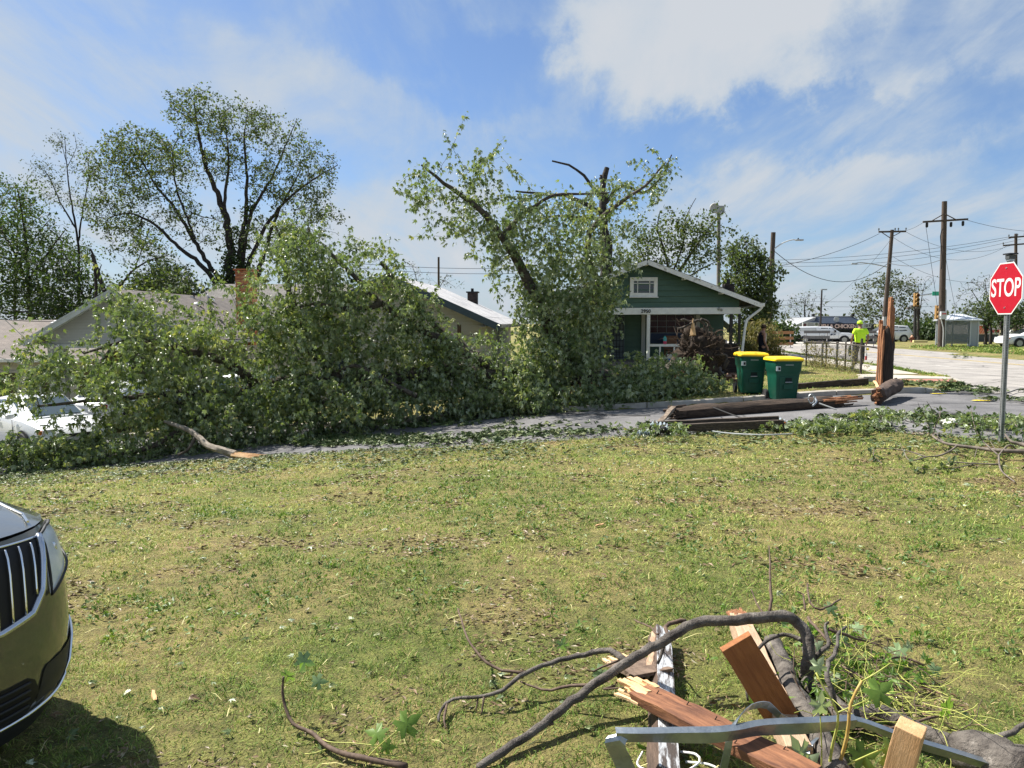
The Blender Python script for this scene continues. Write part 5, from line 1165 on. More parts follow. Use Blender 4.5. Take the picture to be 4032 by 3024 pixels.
for k in range(34):
    a = rg.random() * 6.28; q = rg.random() ** .5 * .15; x, y = q * math.cos(a) - .0, q * math.sin(a) * .8
    right = x > .01
    h = (1.35 + 1.0 * rg.random()) if (x > -.02 and x < .15 and k % 2) else (.95 + .65 * rg.random())
    if k < 7: h = 2.05 + .27 * rg.random(); x = .035 + (k % 4) * .025; y = -.06 + .03 * (k // 2)
    z0 = .55 + .25 * rg.random(); w = .03 + .035 * rg.random()
    mb = MB(); jx = .03 * (rg.random() - .5) + .03; mb.beam((x, y, z0), (x + jx, y, h), w, w * 1.2, up=(0, 1, 0), rough=.02, seed=k, seg=5)
    mb.build('splinter', M_SPLIT, st, world=False)
for k in range(9):     # the peeled left flank, low
    x = -.17 + .02 * (k % 3); y = -.14 + .035 * k; h = .55 + .1 * k % .5 + .5 * rg.random()
    MB().beam((x, y, .05), (x + .015, y, h + .4), .045, .05, up=(0, 1, 0), rough=.025, seed=k + 50, seg=4).build('splinter', M_SPLIT, st)
# leaning loose splinter at its foot
q0 = at(3442, 1500, 20.0); q1 = ground_hit(3470, 1548)
ls = thing('wood_splinter', 'pale loose splinter leaning against the pole stump', 'wood', q1); MB().beam(q1 + np.array((0, 0, .02)), q0, .07, .04, rough=.02, seg=4).build('plank', M_FRESH, ls, world=True)
# short butt lying beside
c0, c1 = ground_hit(3455, 1595), ground_hit(3525, 1563)
lg = thing('pole_butt', 'short broken pole section with earthy bark lying by the stump', 'log', c0)
P = np.array([c0 + (0, 0, .20), (c0 * .6 + c1 * .4) + (0, 0, .25), c1 + (.02, 0, .30)]); mb = MB(); mb.tube(smooth_path(P, .15), .165, 16, jit=.32, seed=4); mb.build('section', mat('butt_bark', (.05, .034, .026), .95, (.13, .09, .068), scale=9, bump=.8, bscale=25), lg, world=True, smooth=True)
rg = random.Random(3)
for k in range(16):
    a = rg.random() * 6.28; q = .16 * rg.random(); o = P[0] + np.array((q * math.cos(a) * .5, q * math.cos(a) * -.2, q * math.sin(a)))
    d = (P[0] - P[2]); d /= np.linalg.norm(d); MB().beam(o - d * .1, o + d * (.04 + .14 * rg.random()), .05, .04, up=(.3, .2, 1), rough=.025, seed=k, seg=2).build('splinter', M_SPLIT, lg, world=True)
for k in range(20):
    a = rg.random() * 6.28; q = .13 + .03 * rg.random(); o = P[2] + np.array((q * math.cos(a) * .5, q * math.cos(a) * -.2, q * math.sin(a))); d = (P[2] - P[0]); d /= np.linalg.norm(d)
    MB().beam(o - d * .1, o + d * (.02 + .10 * rg.random()), .03, .03, up=(.3, .2, 1), rough=.02, seed=k + 30, seg=2).build('splinter', M_WOODDARK, lg, world=True)
# long pole on the road
a0, a1 = ground_hit(2660, 1658), ground_hit(3275, 1612)
fp = thing('fallen_pole', 'long dark utility pole lying broken along the lawn edge', 'utility pole', a0)
za = np.array((0, 0, .16)); P = smooth_path([a0 + za, a0 * .6 + a1 * .4 + za, a1 + za], .3)
mb = MB(); mb.tube(P, np.linspace(.165, .135, len(P)), 14, jit=.28); mb.build('shaft', M_WOODDARK, fp, world=True, smooth=True)
d = (a1 - a0) / np.linalg.norm(a1 - a0)
for k in range(22):
    a = rg.random() * 6.28; q = .15 * rg.random() ** .5; o = P[-1] + np.array((0, q * math.cos(a), q * math.sin(a)))
    MB().beam(o - d * .25, o + d * (.08 + .62 * rg.random() ** 1.5), .05 + .03 * rg.random(), .035, rough=.025, seed=k, seg=3).build('splinter', M_SPLIT if k % 3 else M_WOODDARK, fp, world=True)
for k in range(18):
    a = rg.random() * 6.28; q = .17 * rg.random() ** .5; o = P[0] + np.array((0, q * math.cos(a), q * math.sin(a)))
    MB().beam(o + d * .2, o - d * (.04 + .22 * rg.random()), .06, .05, rough=.03, seed=k + 70, seg=3).build('splinter', M_WOODDARK, fp, world=True)
P2 = [P[0] + np.array((-.05, -.05, .14)), at(2630, 1655, 14.9), at(2590, 1672, 14.7)]; MB().beam(P2[0], P2[2], .10, .06, rough=.03, seg=4).build('split_rail', mat('split_rail', (.10, .07, .05), .9, (.24, .19, .14), scale=9), fp, world=True)
MB().tube(smooth_path([P[3] + np.array((0, -.17, .1)), at(2905, 1640, 14.6), at(2975, 1655, 14.5)], .1), .014, 5).build('brace', M_BLACK, fp, world=True)
MB().tube(smooth_path([at(3205, 1562, 15.3), at(3215, 1580, 15.2), at(3200, 1598, 15.1)], .05), .02, 6).build('clamp', M_STEEL, fp, world=True)
lp_ = [at(3195, 1570, 15.2) + np.array((.06 * math.cos(a), 0, .09 * math.sin(a))) for a in np.linspace(0, 6.28, 14)]; MB().tube(lp_, .012, 5).build('clamp', M_STEEL, fp, world=True)
MB().tube([at(3225, 1588, 15.1), at(3295, 1613, 14.9)], .016, 6).build('guy_rod', mat('rod_pale', (.32, .32, .31), .5), fp, world=True)
# two crossarms beside it with their insulators
def insulator(parent, p, ax, n=4, r=.05, ln=.26):
    q = Vector(tuple(ax)).to_track_quat('Z', 'Y').to_matrix(); prof = [(.018, 0), (.03, .02)]
    for k in range(n):
        z = .03 + k * ln / n * .9; prof += [(.026, z), (r, z + .012), (r * 1.05, z + .022), (.03, z + .042)]
    prof += [(.025, ln), (.03, ln + .015), (.02, ln + .04)]
    return MB().lathe(prof, tuple(p), n=16, M=q).build('insulator', mat('porcelain', (.28, .34, .37), .25, (.36, .42, .45), scale=4, coat=.3), parent, smooth=True, world=True)
M_ARM = mat('crossarm_wood', (.035, .026, .02), .9, (.09, .07, .052), scale=7, stretch=(.5, 6, 6), bump=.5, bscale=20)
g0, g1 = ground_hit(2560, 1716), ground_hit(3085, 1700)
ca = thing('fallen_crossarm', 'dark wooden crossarm with porcelain insulators lying at the lawn edge', 'crossarm', g0)
for dy, dz, e in ((0, .13, 0), (.17, .18, .0)):
    MB().beam(g0 + np.array((-.02 + dy * .3, dy, dz)), g1 + np.array((-dy * .2, dy, dz + .02)), .11, .14, rough=.01, seed=3, seg=6).build('beam', M_ARM, ca, world=True)
for (u, v, dx) in ((2985, 1650, 0), (2840, 1658, 0)): pass
c = at(2955, 1657, 14.5); MB().box(tuple(c), (.55, .03, .02), rz=.05).build('strap', M_STEEL, ca, world=True); MB().box(tuple(c + np.array((.35, .02, -.03))), (.3, .03, .02), rz=.0).build('strap', mat('rust', (.16, .07, .03), .9), ca, world=True)
insulator(ca, at(2560, 1672, 14.6), (1, .1, -.12), 4, .075, .33); insulator(ca, at(2615, 1682, 14.5), (1, -.1, -.1), 3, .075, .25)
insulator(ca, at(3058, 1655, 14.5), (1, -.1, -.42), 5, .075, .38); insulator(ca, at(3100, 1672, 14.45), (1, .1, -.35), 3, .07, .2)
insulator(ca, at(2508, 1706, 14.6), (1, .1, .02), 5, .065, .26)
for (u, v) in ((2612, 1692), (3045, 1690), (2590, 1700)): MB().lathe([(.02, -.06), (.06, -.05), (.07, 0), (.06, .05), (.02, .06)], tuple(at(u, v, 14.4)), axis='x', n=12).build('clamp', M_BLACK, ca, world=True, smooth=True)
# orange bracket and a torn white bag beside it
t = thing('orange_bracket', 'small orange bracket beside the fallen crossarm insulator', 'bracket', ground_hit(3088, 1700)); c = at(3088, 1685, 14.35)
for dx in (-.05, .04): MB().beam(c + np.array((dx, 0, -.1)), c + np.array((dx * .2, 0, .11)), .035, .03).build('leg', mat('orange_plastic', (.60, .12, .02), .5), t, world=True)
MB().beam(c + np.array((-.045, 0, -.02)), c + np.array((.045, 0, .0)), .03, .03).build('bar', mat('orange_plastic', (.60, .12, .02), .5), t, world=True)
def crumple(name, label, cat, u, v, Yoff, size, m_, seed, parts='sheet', flat=.6, p=None):
    p = ground_hit(u, v) if p is None else p; t = thing(name, label, cat, p); rg = np.random.RandomState(seed); G = []
    for a in range(9):
        th = math.pi * a / 8; row = []
        for b_ in range(15):
            ph = 2 * math.pi * (b_ % 14) / 14; k = 1 + .35 * math.sin(3 * ph + a + seed) * math.sin(th) + .2 * math.sin(7 * ph - 2 * a)
            row.append((size[0] * math.sin(th) * math.cos(ph) * k, size[1] * math.sin(th) * math.sin(ph) * k, size[2] * (.5 + flat * .9 * math.cos(th)) * (1 + .15 * math.sin(4 * ph + a))))
        G.append(row)
    mb = MB(); mb.grid(np.array(G)); mb.build(parts, m_, t); return t
crumple('plastic_bag', 'crumpled white plastic bag lying on the road by the lawn edge', 'bag', 3745, 1682, 0, (.19, .13, .14), mat('bag_white', (.66, .65, .60), .5, (.74, .73, .68), scale=5), 4)
crumple('plastic_sheet', 'small pale crumpled sheet caught on the fallen insulators', 'sheet', 3085, 1690, 0, (.13, .09, .20), mat('sheet_white', (.58, .64, .72), .4), 7, p=at(3090, 1668, 14.7) - np.array((0, 0, .22)))
# timber edging in the verge
b0, b1 = ground_hit(3115, 1556), ground_hit(3475, 1528)
te = thing('timber_edging', 'dark squared timber laid along the verge behind the bins', 'timber', b0); up = np.array((0, 0, .09)); MB().beam(b0 + up + np.array((0, .9, 0)), b1 + up + np.array((0, .9, 0)), .18, .2, rough=.012, seg=8).build('beam', mat('old_timber', (.03, .023, .018), .95, (.085, .066, .05), scale=5, stretch=(.5, 5, 5), bump=.5), te, world=True)
cb = ground_hit(3450, 1505); tt_ = thing('concrete_block', 'pale concrete block at the end of the dark timber', 'block', cb + np.array((0, .4, 0))); MB().box((0, 0, .05), (.55, .3, .18), rz=.1).build('block', M_CONCRETE, tt_, bevel=.02)
# brick rubble in front of the steps
for k in range(14):
    rg = random.Random(k); p = ground_hit(2855 + 55 * rg.random(), 1490 + 22 * rg.random()); o = thing('loose_brick', 'loose brown brick lying in the rubble before the porch steps', 'brick', p, rg.random() * 3, 'rubble by the porch')
    MB().box((0, 0, .06 + .08 * (k % 3)), (.2, .10, .075), M=Matrix.Rotation(rg.random(), 3, 'X')).build('block', mat('rubble_brick', (.14, .08, .055), .95, (.22, .14, .10), scale=7), o, bevel=.008)

# ------------------------------------------------------------------ chain-link fence
M_FPOST = mat('fence_post', (.045, .038, .032), .8, (.11, .095, .08), scale=9, metal=.2)
def fence():
    base = [(11.22, 24.7), (11.75, 27.1), (11.8, 28.9), (11.75, 30.7)]; B = [np.array((x, y, float(gz(x, y)))) for x, y in base]
    t = thing('chain_link_fence', 'rusty chain-link fence with leaning posts along the verge', 'fence', B[0])
    for k, p in enumerate(B): MB().tube([p - np.array((0, 0, .2)), p + np.array((.01, .01, 1.16 if k == 0 else 1.0))], .04 if k == 0 else .032, 8).build('post', M_FPOST, t, world=True, smooth=True)
    rail = smooth_path([B[0] + np.array((.35, -.5, .86)), B[0] + np.array((0, 0, .93)), B[1] + np.array((0, 0, .93)), B[2] + np.array((0, 0, .96)), B[3] + np.array((0, 0, .97))], .3); MB().tube(rail, .024, 8).build('top_rail', M_FPOST, t, world=True, smooth=True)
    mb = MB()
    for a, b in zip(B[:-1], B[1:]):
        L_ = np.linalg.norm(b - a); n = int(L_ / .075); H = .9
        P = lambda s, h: a + (b - a) * min(max(s, 0), L_) / L_ + np.array((0, .0, h + .02))
        for k in range(-int(H / .075), n + 1):
            s0 = k * .075; lo = max(0, -s0); hi = min(H, L_ - s0)
            if hi > lo + .02: mb.tube([P(s0 + lo, lo), P(s0 + hi, hi)], .0022, 3, cap=False); mb.tube([P(L_ - s0 - lo, lo), P(L_ - s0 - hi, hi)], .0022, 3, cap=False)
    tag(mb.build('mesh_wire', mat('rusty_wire', (.10, .085, .07), .7, (.22, .20, .18), scale=12, metal=.5), t, world=True), kind='stuff')
    # dry vines in the mesh
    rg = np.random.RandomState(3); pts = np.array([B[3] * (1 - s) + B[0] * s for s in rg.rand(170) ** 1.2]); pts[:, 2] += rg.rand(170) ** 1.5 * .9; pts[:, :2] += rg.normal(size=(170, 2)) * .12
    LV, LQ, rn, _ = leaf_cloud(pts, rg.normal(size=pts.shape), 9, .09, .14, rg, 'slim', .4); off = np.array(t.location)
    tag(link('vine_leaves', np_mesh('vine_leaves', LV - off, [LQ], M_DRY, False, rn), t), kind='stuff')
    mv = MB()
    for k in range(60):
        p = pts[k]; q = [p]; 
        for j in range(4): q.append(q[-1] + rg.normal(size=3) * .13)
        mv.tube(q, .005, 3, cap=False)
    tag(mv.build('vine_stems', M_BARKDARK, t, world=True), kind='stuff')
fence()
for k, (u, v, Y, h, lab) in enumerate(((3236, 1444, 32, .95, 'weathered steel post beyond the fence, furthest along the pavement'), (3293, 1459, 29.6, .95, 'weathered steel post beyond the fence beside the pavement'), (3357, 1462, 28.2, .95, 'wide weathered post wrapped in vine beside the worker'))):
    p = at(u, v, Y); p[2] = float(gz(p[0], p[1])); t = thing('verge_post', lab, 'post', p)
    MB().tube([(0, 0, -.1), (0, 0, h * .5), (.01, 0, h)], .055 if k == 2 else .05, 8).build('post', mat('grey_post', (.10, .10, .10), .8, (.17, .17, .165), scale=9), t, smooth=True)
    MB().lathe([(.06, 0), (.06, .03), (.02, .05)], (.01, 0, h), n=8).build('cap', M_FPOST, t)

# ------------------------------------------------------------------ utility poles
def pole(name, label, u0, u1, v1, Y, r0=.15, r1=.11, cat='utility pole', m_=None, v0=None):
    """u0: foot, u1/v1: top"""
    f = at(u0, v0 or 1350, Y); f[2] = float(gz(f[0], f[1])); tp = at(u1, v1, Y); t = thing(name, label, cat, f)
    P = smooth_path([f - np.array((0, 0, .2)), f * .5 + tp * .5, tp], 1.5); MB().tube(P, np.linspace(r0, r1, len(P)), 12).build('shaft', m_ or M_POLE, t, smooth=True, world=True); return t
def crossarm(t, ua, va, ub, vb, Y, w=.11, ins=(0, .35, .65, 1.0)):
    a, b = at(ua, va, Y - .15), at(ub, vb, Y - .15); MB().beam(a, b, .1, .13).build('crossarm', M_POLE, t, world=True)
    for k in ins: p = a * (1 - k) + b * k; MB().lathe([(.03, 0), (.03, .08), (.06, .09), (.06, .13), (.04, .14), (.055, .16), (.055, .2), (.02, .22)], tuple(p + np.array((0, 0, .065))), n=8).build('insulator', mat('insulator_dark', (.12, .13, .14), .4), t, world=True)
t = pole('utility_pole', 'tall utility pole with braced crossarm beside the bus shelter', 3705, 3719, 793, 56, .24, .17, v0=1372)
crossarm(t, 3634, 874, 3811, 863, 56, ins=())
for (u, v) in ((3650, 882), (3745, 880), (3792, 876)): MB().lathe([(.05, 0), (.09, -.05), (.09, -.3), (.05, -.36)], tuple(at(u, v - 6, 55.8)), n=10).build('cutout', M_BLACK, t, world=True)
for (ua, ub) in ((3672, 3716), (3770, 3722)): MB().beam(at(ua, 868, 55.8), at(ub, 843, 55.8), .05, .06).build('brace', M_POLE, t, world=True)
MB().tube(smooth_path([at(3712, 900, 55.7), at(3703, 930, 55.7), at(3709, 1010, 55.7), at(3706, 1060, 55.7)], .5), .03, 6).build('riser', M_BLACK, t, world=True)
MB().tube(smooth_path([at(3698, 1240, 55.6), at(3714, 1290, 55.6), at(3712, 1372, 55.6)], .5), .035, 6).build('conduit', mat('white_conduit', (.6, .6, .58), .5), t, world=True)
c = at(3714, 1242, 55.6); MB().box(tuple(c), (.42, .2, .55)).build('meter_box', mat('box_white', (.55, .56, .56), .5), t, world=True, bevel=.02); MB().box(tuple(c + np.array((0, -.11, .12))), (.3, .01, .1)).build('red_label', mat('label_red', (.55, .12, .12), .5), t, world=True)
t = pole('utility_pole', 'dark leaning utility pole with crossarm behind the snapped stump', 3474, 3513, 905, 60, .2, .13, v0=1355)
crossarm(t, 3460, 913, 3567, 911, 60, ins=(0, .6, .72, 1.0))
for (ua, ub, vb) in ((3472, 3505, 937), (3545, 3508, 935)): MB().beam(at(ua, 915, 59.8), at(ub, vb, 59.8), .05, .05).build('brace', M_POLE, t, world=True)
MB().tube(smooth_path([at(3495, 1052, 59.9), at(3450, 1042, 59.9), at(3390, 1034, 59.9), at(3368, 1037, 59.9)], .4), .04, 6).build('lamp_arm', M_STEEL, t, world=True); MB().box(tuple(at(3364, 1038, 59.9)), (.45, .2, .1)).build('lamp_head', M_STEEL, t, world=True, bevel=.03)
MB().box(tuple(at(3482, 1265, 59.7)), (.22, .2, .7)).build('junction_box', mat('box_grey', (.4, .4, .39), .6), t, world=True)
t = pole('utility_pole', 'thin utility pole with double crossarms behind the stop sign', 3998, 4000, 920, 70, .17, .12, v0=1350)
crossarm(t, 3972, 936, 4040, 930, 70, ins=(0, .5, .9)); crossarm(t, 3950, 967, 4060, 958, 70, ins=(0, 1.0))
t = pole('street_lamp', 'wooden street lamp pole leaning beside the bungalow shrubs', 3022, 3045, 915, 45, .17, .13, 'street lamp', v0=1420)
MB().tube(smooth_path([at(3048, 980, 44.9), at(3085, 955, 44.9), at(3120, 944, 44.9), at(3135, 945, 44.9)], .3), .035, 8).build('lamp_arm', mat('pale_arm', (.55, .56, .56), .5), t, smooth=True, world=True)
MB().box(tuple(at(3148, 945, 44.9)), (.45, .18, .09)).build('lamp_head', mat('lamp_grey', (.33, .34, .34), .5), t, world=True, bevel=.03); MB().lathe([(.04, 0), (.04, .07)], tuple(at(3143, 942, 44.9)), n=8).build('photocell', M_BLACK, t, world=True)
t = pole('siren_pole', 'pole carrying a round warning siren behind the bungalow', 2828, 2830, 835, 47, .13, .11, 'siren', m_=mat('grey_pole', (.16, .15, .14), .8, (.22, .21, .20), scale=5), v0=1390)
c = at(2812, 820, 46.9); MB().lathe([(.10, .25), (.24, .12), (.30, -.1), (.27, -.14), (.08, -.05)], tuple(c), axis='y', n=18).build('horn', mat('siren_cream', (.42, .41, .38), .6), t, smooth=True, world=True); MB().box(tuple(at(2838, 822, 47)), (.4, .35, .34)).build('motor_box', mat('siren_grey', (.34, .34, .33), .6), t, world=True, bevel=.03); MB().box(tuple(at(2830, 836, 47)), (.75, .3, .06)).build('platform', M_STEEL, t, world=True)
t = pole('parking_lamp', 'slim dark lamp pole before the restaurant roof', 3228, 3236, 1142, 82, .12, .08, 'street lamp', m_=mat('dark_metal', (.03, .025, .025), .6), v0=1345); MB().box(tuple(at(3244, 1140, 82)), (.6, .3, .12)).build('lamp_head', M_STEEL, t, world=True)
t = pole('utility_pole', 'thin weathered pole rising through the fallen crown before the elm', 1216, 1216, 895, 40, .09, .08, v0=1400)
t = pole('utility_pole', 'short dark pole beyond the cream house chimney', 1727, 1727, 1012, 60, .1, .08, v0=1330)
t = pole('floodlight_pole', 'dark floodlight pole with three lamp heads across the junction', 3602, 3604, 1170, 74, .16, .12, 'street lamp', m_=mat('dark_metal_b', (.028, .026, .025), .7), v0=1350)
for (u, v) in ((3577, 1214), (3592, 1206), (3612, 1213), (3607, 1198)): MB().box(tuple(at(u, v, 73.8)), (.32, .3, .2)).build('lamp_head', mat('lamp_shell', (.10, .09, .085), .6), t, world=True); MB().tube([at(u, v, 73.9), at(3603, v + 8, 74)], .03, 5).build('bracket', M_BLACK, t, world=True)
# ---- overhead wires
M_WIRE = mat('wire_black', (.02, .021, .024), .6)
def wire(label, a, b, sag, r=.014, pts=18, group='overhead wires', m_=None):
    a = at(*a) if len(a) == 3 else a; b = at(*b) if len(b) == 3 else b; tt_ = np.linspace(0, 1, pts)[:, None]; P = a * (1 - tt_) + b * tt_; P[:, 2] -= sag * (4 * tt_ * (1 - tt_))[:, 0]
    mb = MB(); mb.tube(P, r, 5, cap=False); o = mb.build('overhead_wire', m_ or M_WIRE); tag(o, label, 'wire', group)
for (a, b, sg_, r, lab) in (((3050, 990, 45), (3498, 1035, 59.8), 1.6, .02, 'thick cable sagging from the street lamp pole to the leaning pole'), ((3498, 1035, 59.8), (3712, 1020, 56), .35, .02, 'thick cable from the leaning pole to the tall pole'),
    ((3565, 908, 59.8), (3640, 872, 56), .1, .012, 'short wire between the two nearest crossarms'), ((3565, 912, 59.8), (3985, 965, 70), 1.0, .012, 'wire from the leaning pole crossarm to the pole behind the stop sign'), ((3510, 930, 59.8), (3975, 962, 70), 1.6, .012, 'lower wire from the leaning pole towards the pole behind the stop sign'),
    ((3805, 866, 56), (4200, 910, 60), .35, .014, 'wire leaving the tall pole crossarm past the stop sign'), ((2900, 1025, 70), (4000, 928, 70), .6, .016, 'long high wire running behind the poles'), ((2900, 1032, 70), (4000, 934, 70), .8, .016, 'long high wire just under the top one'), ((2900, 1040, 70), (4020, 942, 70), 1.0, .014, 'third long high wire behind the poles'),
    ((3050, 1050, 45), (3462, 920, 59.8), .3, .016, 'rising wire with spacers to the leaning pole'), ((3502, 950, 59.8), (3240, 1200, 82), .6, .012, 'wire dropping from the leaning pole to the car park lamp'), ((3646, 893, 56), (3692, 1215, 56), .0, .014, 'wire dropping from the tall pole to the traffic signal'),
    ((3040, 1182, 95), (3560, 1182, 95), .2, .016, 'faint low wire beyond the restaurant'), ((3040, 1200, 95), (3700, 1205, 95), .2, .016, 'faintest low wire beyond the restaurant'), ((1216, 1020, 40), (2828, 980, 47), .8, .012, 'wire crossing behind the fallen crown'), ((1216, 1035, 40), (2828, 992, 47), .9, .012, 'second wire crossing behind the fallen crown'),
    ((3715, 960, 56), (3770, 1250, 62), .2, .012, 'slack wire hanging behind the bus shelter'), ((3515, 1010, 59.8), (3985, 1085, 70), 1.2, .012, 'thin wire sagging over the bus shelter')):
    wire(lab, a, b, sg_, r)
for (a, b, lab) in (((-60, 1180, 17), (260, 1470, 17.6), 'white wire slanting down into the fallen crown'), ((-60, 1385, 17), (240, 1470, 17.6), 'lower white wire slanting down into the fallen crown'), ((-60, 1195, 24), (230, 1245, 29), 'thin wire above the low house roof'), ((-60, 1250, 24), (240, 1265, 29), 'thin wire along the low house ridge')):
    wire(lab, a, b, .05, .008 if 'white' in lab else .012, m_=mat('wire_pale', (.45, .45, .44), .5) if 'white' in lab else None)
# ---- traffic signal on a mast arm with the green street name plate
f = at(3722, 1365, 60); f[2] = float(gz(f[0], f[1])); t = thing('signal_mast', 'traffic signal mast arm with green street name plate', 'traffic signal', f)
MB().tube([f - np.array((0, 0, .1)), at(3722, 1140, 60)], .09, 10).build('mast', M_STEEL, t, world=True); MB().tube([at(3722, 1150, 60), at(3660, 1158, 60), at(3612, 1164, 60)], .06, 8).build('arm', M_STEEL, t, world=True)
MB().box(tuple(at(3687, 1156, 59.8)), (.62, .04, .32)).build('name_plate', mat('plate_green', (.02, .30, .17), .4, (.03, .36, .22), scale=4), t, world=True)
def signal(t, u, v, Y, m_):
    c = at(u, v, Y); h = MB().box(tuple(c), (.33, .26, 1.02)).build('signal_head', m_, t, world=True, bevel=.02)
    for k, col in enumerate(((.10, .02, .015), (.12, .08, .01), (.015, .06, .03))):
        p = c + np.array((-.0, -.14, .33 - .33 * k)); MB().lathe([(.11, 0), (.11, -.02)], tuple(p), axis='y', n=14).build('lens', mat('lens', col, .3), h, world=True); MB().lathe([(.125, 0), (.13, -.18)], tuple(p), axis='y', n=14, cap=False).build('visor', m_, h, world=True, solid=.01)
signal(t, 3607, 1180, 60, mat('signal_yellow', (.28, .16, .05), .6)); signal(t, 3692, 1230, 56.5, mat('signal_yellow', (.28, .16, .05), .6))
# ---- bus shelter
f = at(3765, 1372, 58); f[2] = float(gz(f[0], f[1])); t = thing('bus_shelter', 'small glazed bus shelter with a pale metal hip roof', 'bus shelter', f, R(-8)); W2, D2, H2 = 1.15, .8, 2.05
M_ALU = mat('aluminium', (.44, .46, .48), .4, (.52, .54, .56), scale=6, metal=.4)
for (x, y) in ((-W2, -D2), (W2 - .55, -D2), (W2, -D2), (-W2, D2), (W2, D2), (0, D2)): MB().bb(x - .04, x + .04, y - .04, y + .04, 0, H2).build('post', M_ALU, t)
M_SG = mat('shelter_glass', (.16, .19, .20), .15, spec=.6, alpha=.55)
for (x0, x1, y) in ((-W2 + .05, -.05, D2), (.05, W2 - .05, D2)): MB().bb(x0, x1, y - .01, y + .01, .25, H2 - .1).build('glass_pane', M_SG, t)
MB().bb(-W2 + .05, W2 - .6, -D2 + .0, -D2 + .02, .25, H2 - .15).build('glass_pane', M_SG, t)
MB().bb(W2 - .5, W2 - .05, -D2 - .01, -D2 + .01, .1, H2 - .05).build('ad_panel', mat('panel_grey', (.33, .35, .36), .5), t)
for x in (-W2, W2): MB().bb(x - .01, x + .01, -D2 + .05, D2 - .05, .25, H2 - .1).build('glass_pane', M_SG, t)
r_ = MB(); r_.add([(-W2 - .2, -D2 - .2, H2), (W2 + .2, -D2 - .2, H2), (W2 + .2, D2 + .2, H2), (-W2 - .2, D2 + .2, H2), (-.35, 0, H2 + .42), (.35, 0, H2 + .42)], [(0, 1, 5, 4), (1, 2, 5), (2, 3, 4, 5), (3, 0, 4), (0, 3, 2, 1)]); rf = r_.build('roof', mat('roof_metal', (.58, .62, .66), .35, (.64, .68, .72), scale=5, metal=.2), t)
for k in range(7): x = -W2 + .1 + k * .35; MB().beam((x, -D2 - .2, H2 + .012), (x * .35, -.02, H2 + .43), .03, .025).build('seam', M_ALU, rf)
MB().bb(-W2 - .22, W2 + .22, -D2 - .22, D2 + .22, H2 - .1, H2 - .005).build('fascia', M_ALU, t)
MB().bb(-.7, .5, .2, .55, .42, .47).build('bench', M_ALU, t)
# ---- hydrant, barricades
f = at(3590, 1356, 72); f[2] = float(gz(f[0], f[1])); t = thing('fire_hydrant', 'reddish fire hydrant with pale cap on the grass island', 'hydrant', f); hm = mat('hydrant_red', (.20, .06, .04), .6)
MB().lathe([(.16, 0), (.16, .05), (.11, .07), (.11, .42), (.15, .44), (.15, .48)], n=14).build('barrel', hm, t, smooth=True); MB().lathe([(.14, .48), (.13, .55), (.08, .63), (.04, .66), (.04, .71), (0, .71)], n=14).build('bonnet', mat('hydrant_cap', (.46, .26, .16), .6), t, smooth=True); MB().lathe([(.06, -.24), (.06, .24)], (0, 0, .36), axis='x', n=10).build('outlets', hm, t)
f = at(3622, 1356, 71); f[2] = float(gz(f[0], f[1])); t = thing('kerb_stop', 'short pale yellow concrete stop beside the hydrant', 'kerb stop', f); MB().box((0, 0, .1), (1.3, .3, .22)).build('block', mat('pale_yellow', (.55, .50, .24), .8), t, bevel=.04)
def barricade(u, v, Y, w, h, label, m_, m2):
    f = at(u, v, Y); f[2] = float(gz(f[0], f[1])) if not in_road(f[0], f[1]) else float(road_z(f[0], f[1])) + .02; t = thing('barricade', label, 'barricade', f, 0, 'road barricades')
    for x in (-w / 2, w / 2): MB().bb(x - .03, x + .03, -.03, .03, 0, h).build('upright', m2, t); MB().bb(x - .03, x + .03, -.45, .45, .0, .05).build('foot', m2, t)
    for k in range(3): MB().bb(-w / 2 - .2, w / 2 + .2, -.055, -.032, h - .22 - k * .42, h - k * .42).build('board', m_, t)
M_BACK = mat('barricade_back', (.14, .13, .125), .8, (.20, .19, .18), scale=4)
barricade(3214, 1367, 61, 1.67, 1.27, 'grey-backed road barricade standing before the white pickup', M_BACK, mat('barr_post', (.30, .29, .29), .6)); barricade(3078, 1370, 58, 1.3, 1.25, 'brown-orange road barricade beside the shrubs', mat('barricade_orange', (.36, .17, .07), .7), mat('barr_post', (.30, .29, .29), .6)); barricade(3416, 1372, 60, .9, 1.3, 'narrow grey barricade beyond the worker', M_BACK, mat('barr_post', (.30, .29, .29), .6))

# ------------------------------------------------------------------ restaurant and sign wall
f = at(3290, 1345, 92); fz = float(gz(f[0], f[1])); t = thing('restaurant', 'dark blue roadside restaurant with a lettered sign band', 'restaurant', (f[0], 92, fz)); S_ = 92 / F_PX
X = lambda u: (u - 3290) * S_; Zp = lambda v: 2 + (1270 - v) * S_ - fz
M_NAVY = mat('navy_wall', (.016, .024, .042), .6, (.022, .032, .055), scale=2)
MB().bb(X(3115), X(3440), .3, 9, 0, Zp(1298)).build('wall', M_NAVY, t)
r_ = MB(); a = [(X(3190), 0, Zp(1273)), (X(3408), 0, Zp(1273)), (X(3375), 1.4, Zp(1247)), (X(3217), 1.4, Zp(1247))]; b_ = [(x, 9 - y, z) for x, y, z in a]; r_.add(a + b_, [(0, 1, 2, 3), (5, 4, 7, 6), (1, 5, 6, 2), (4, 0, 3, 7), (3, 2, 6, 7)]); r_.build('roof', mat('navy_roof', (.020, .030, .050), .55, (.03, .042, .066), scale=2), t)
MB().prism([(X(3110), Zp(1290)), (X(3200), Zp(1290)), (X(3217), Zp(1248)), (X(3190), Zp(1258))], .5, 8, 'xz').build('side_roof', mat('pale_roof', (.30, .31, .32), .6), t)
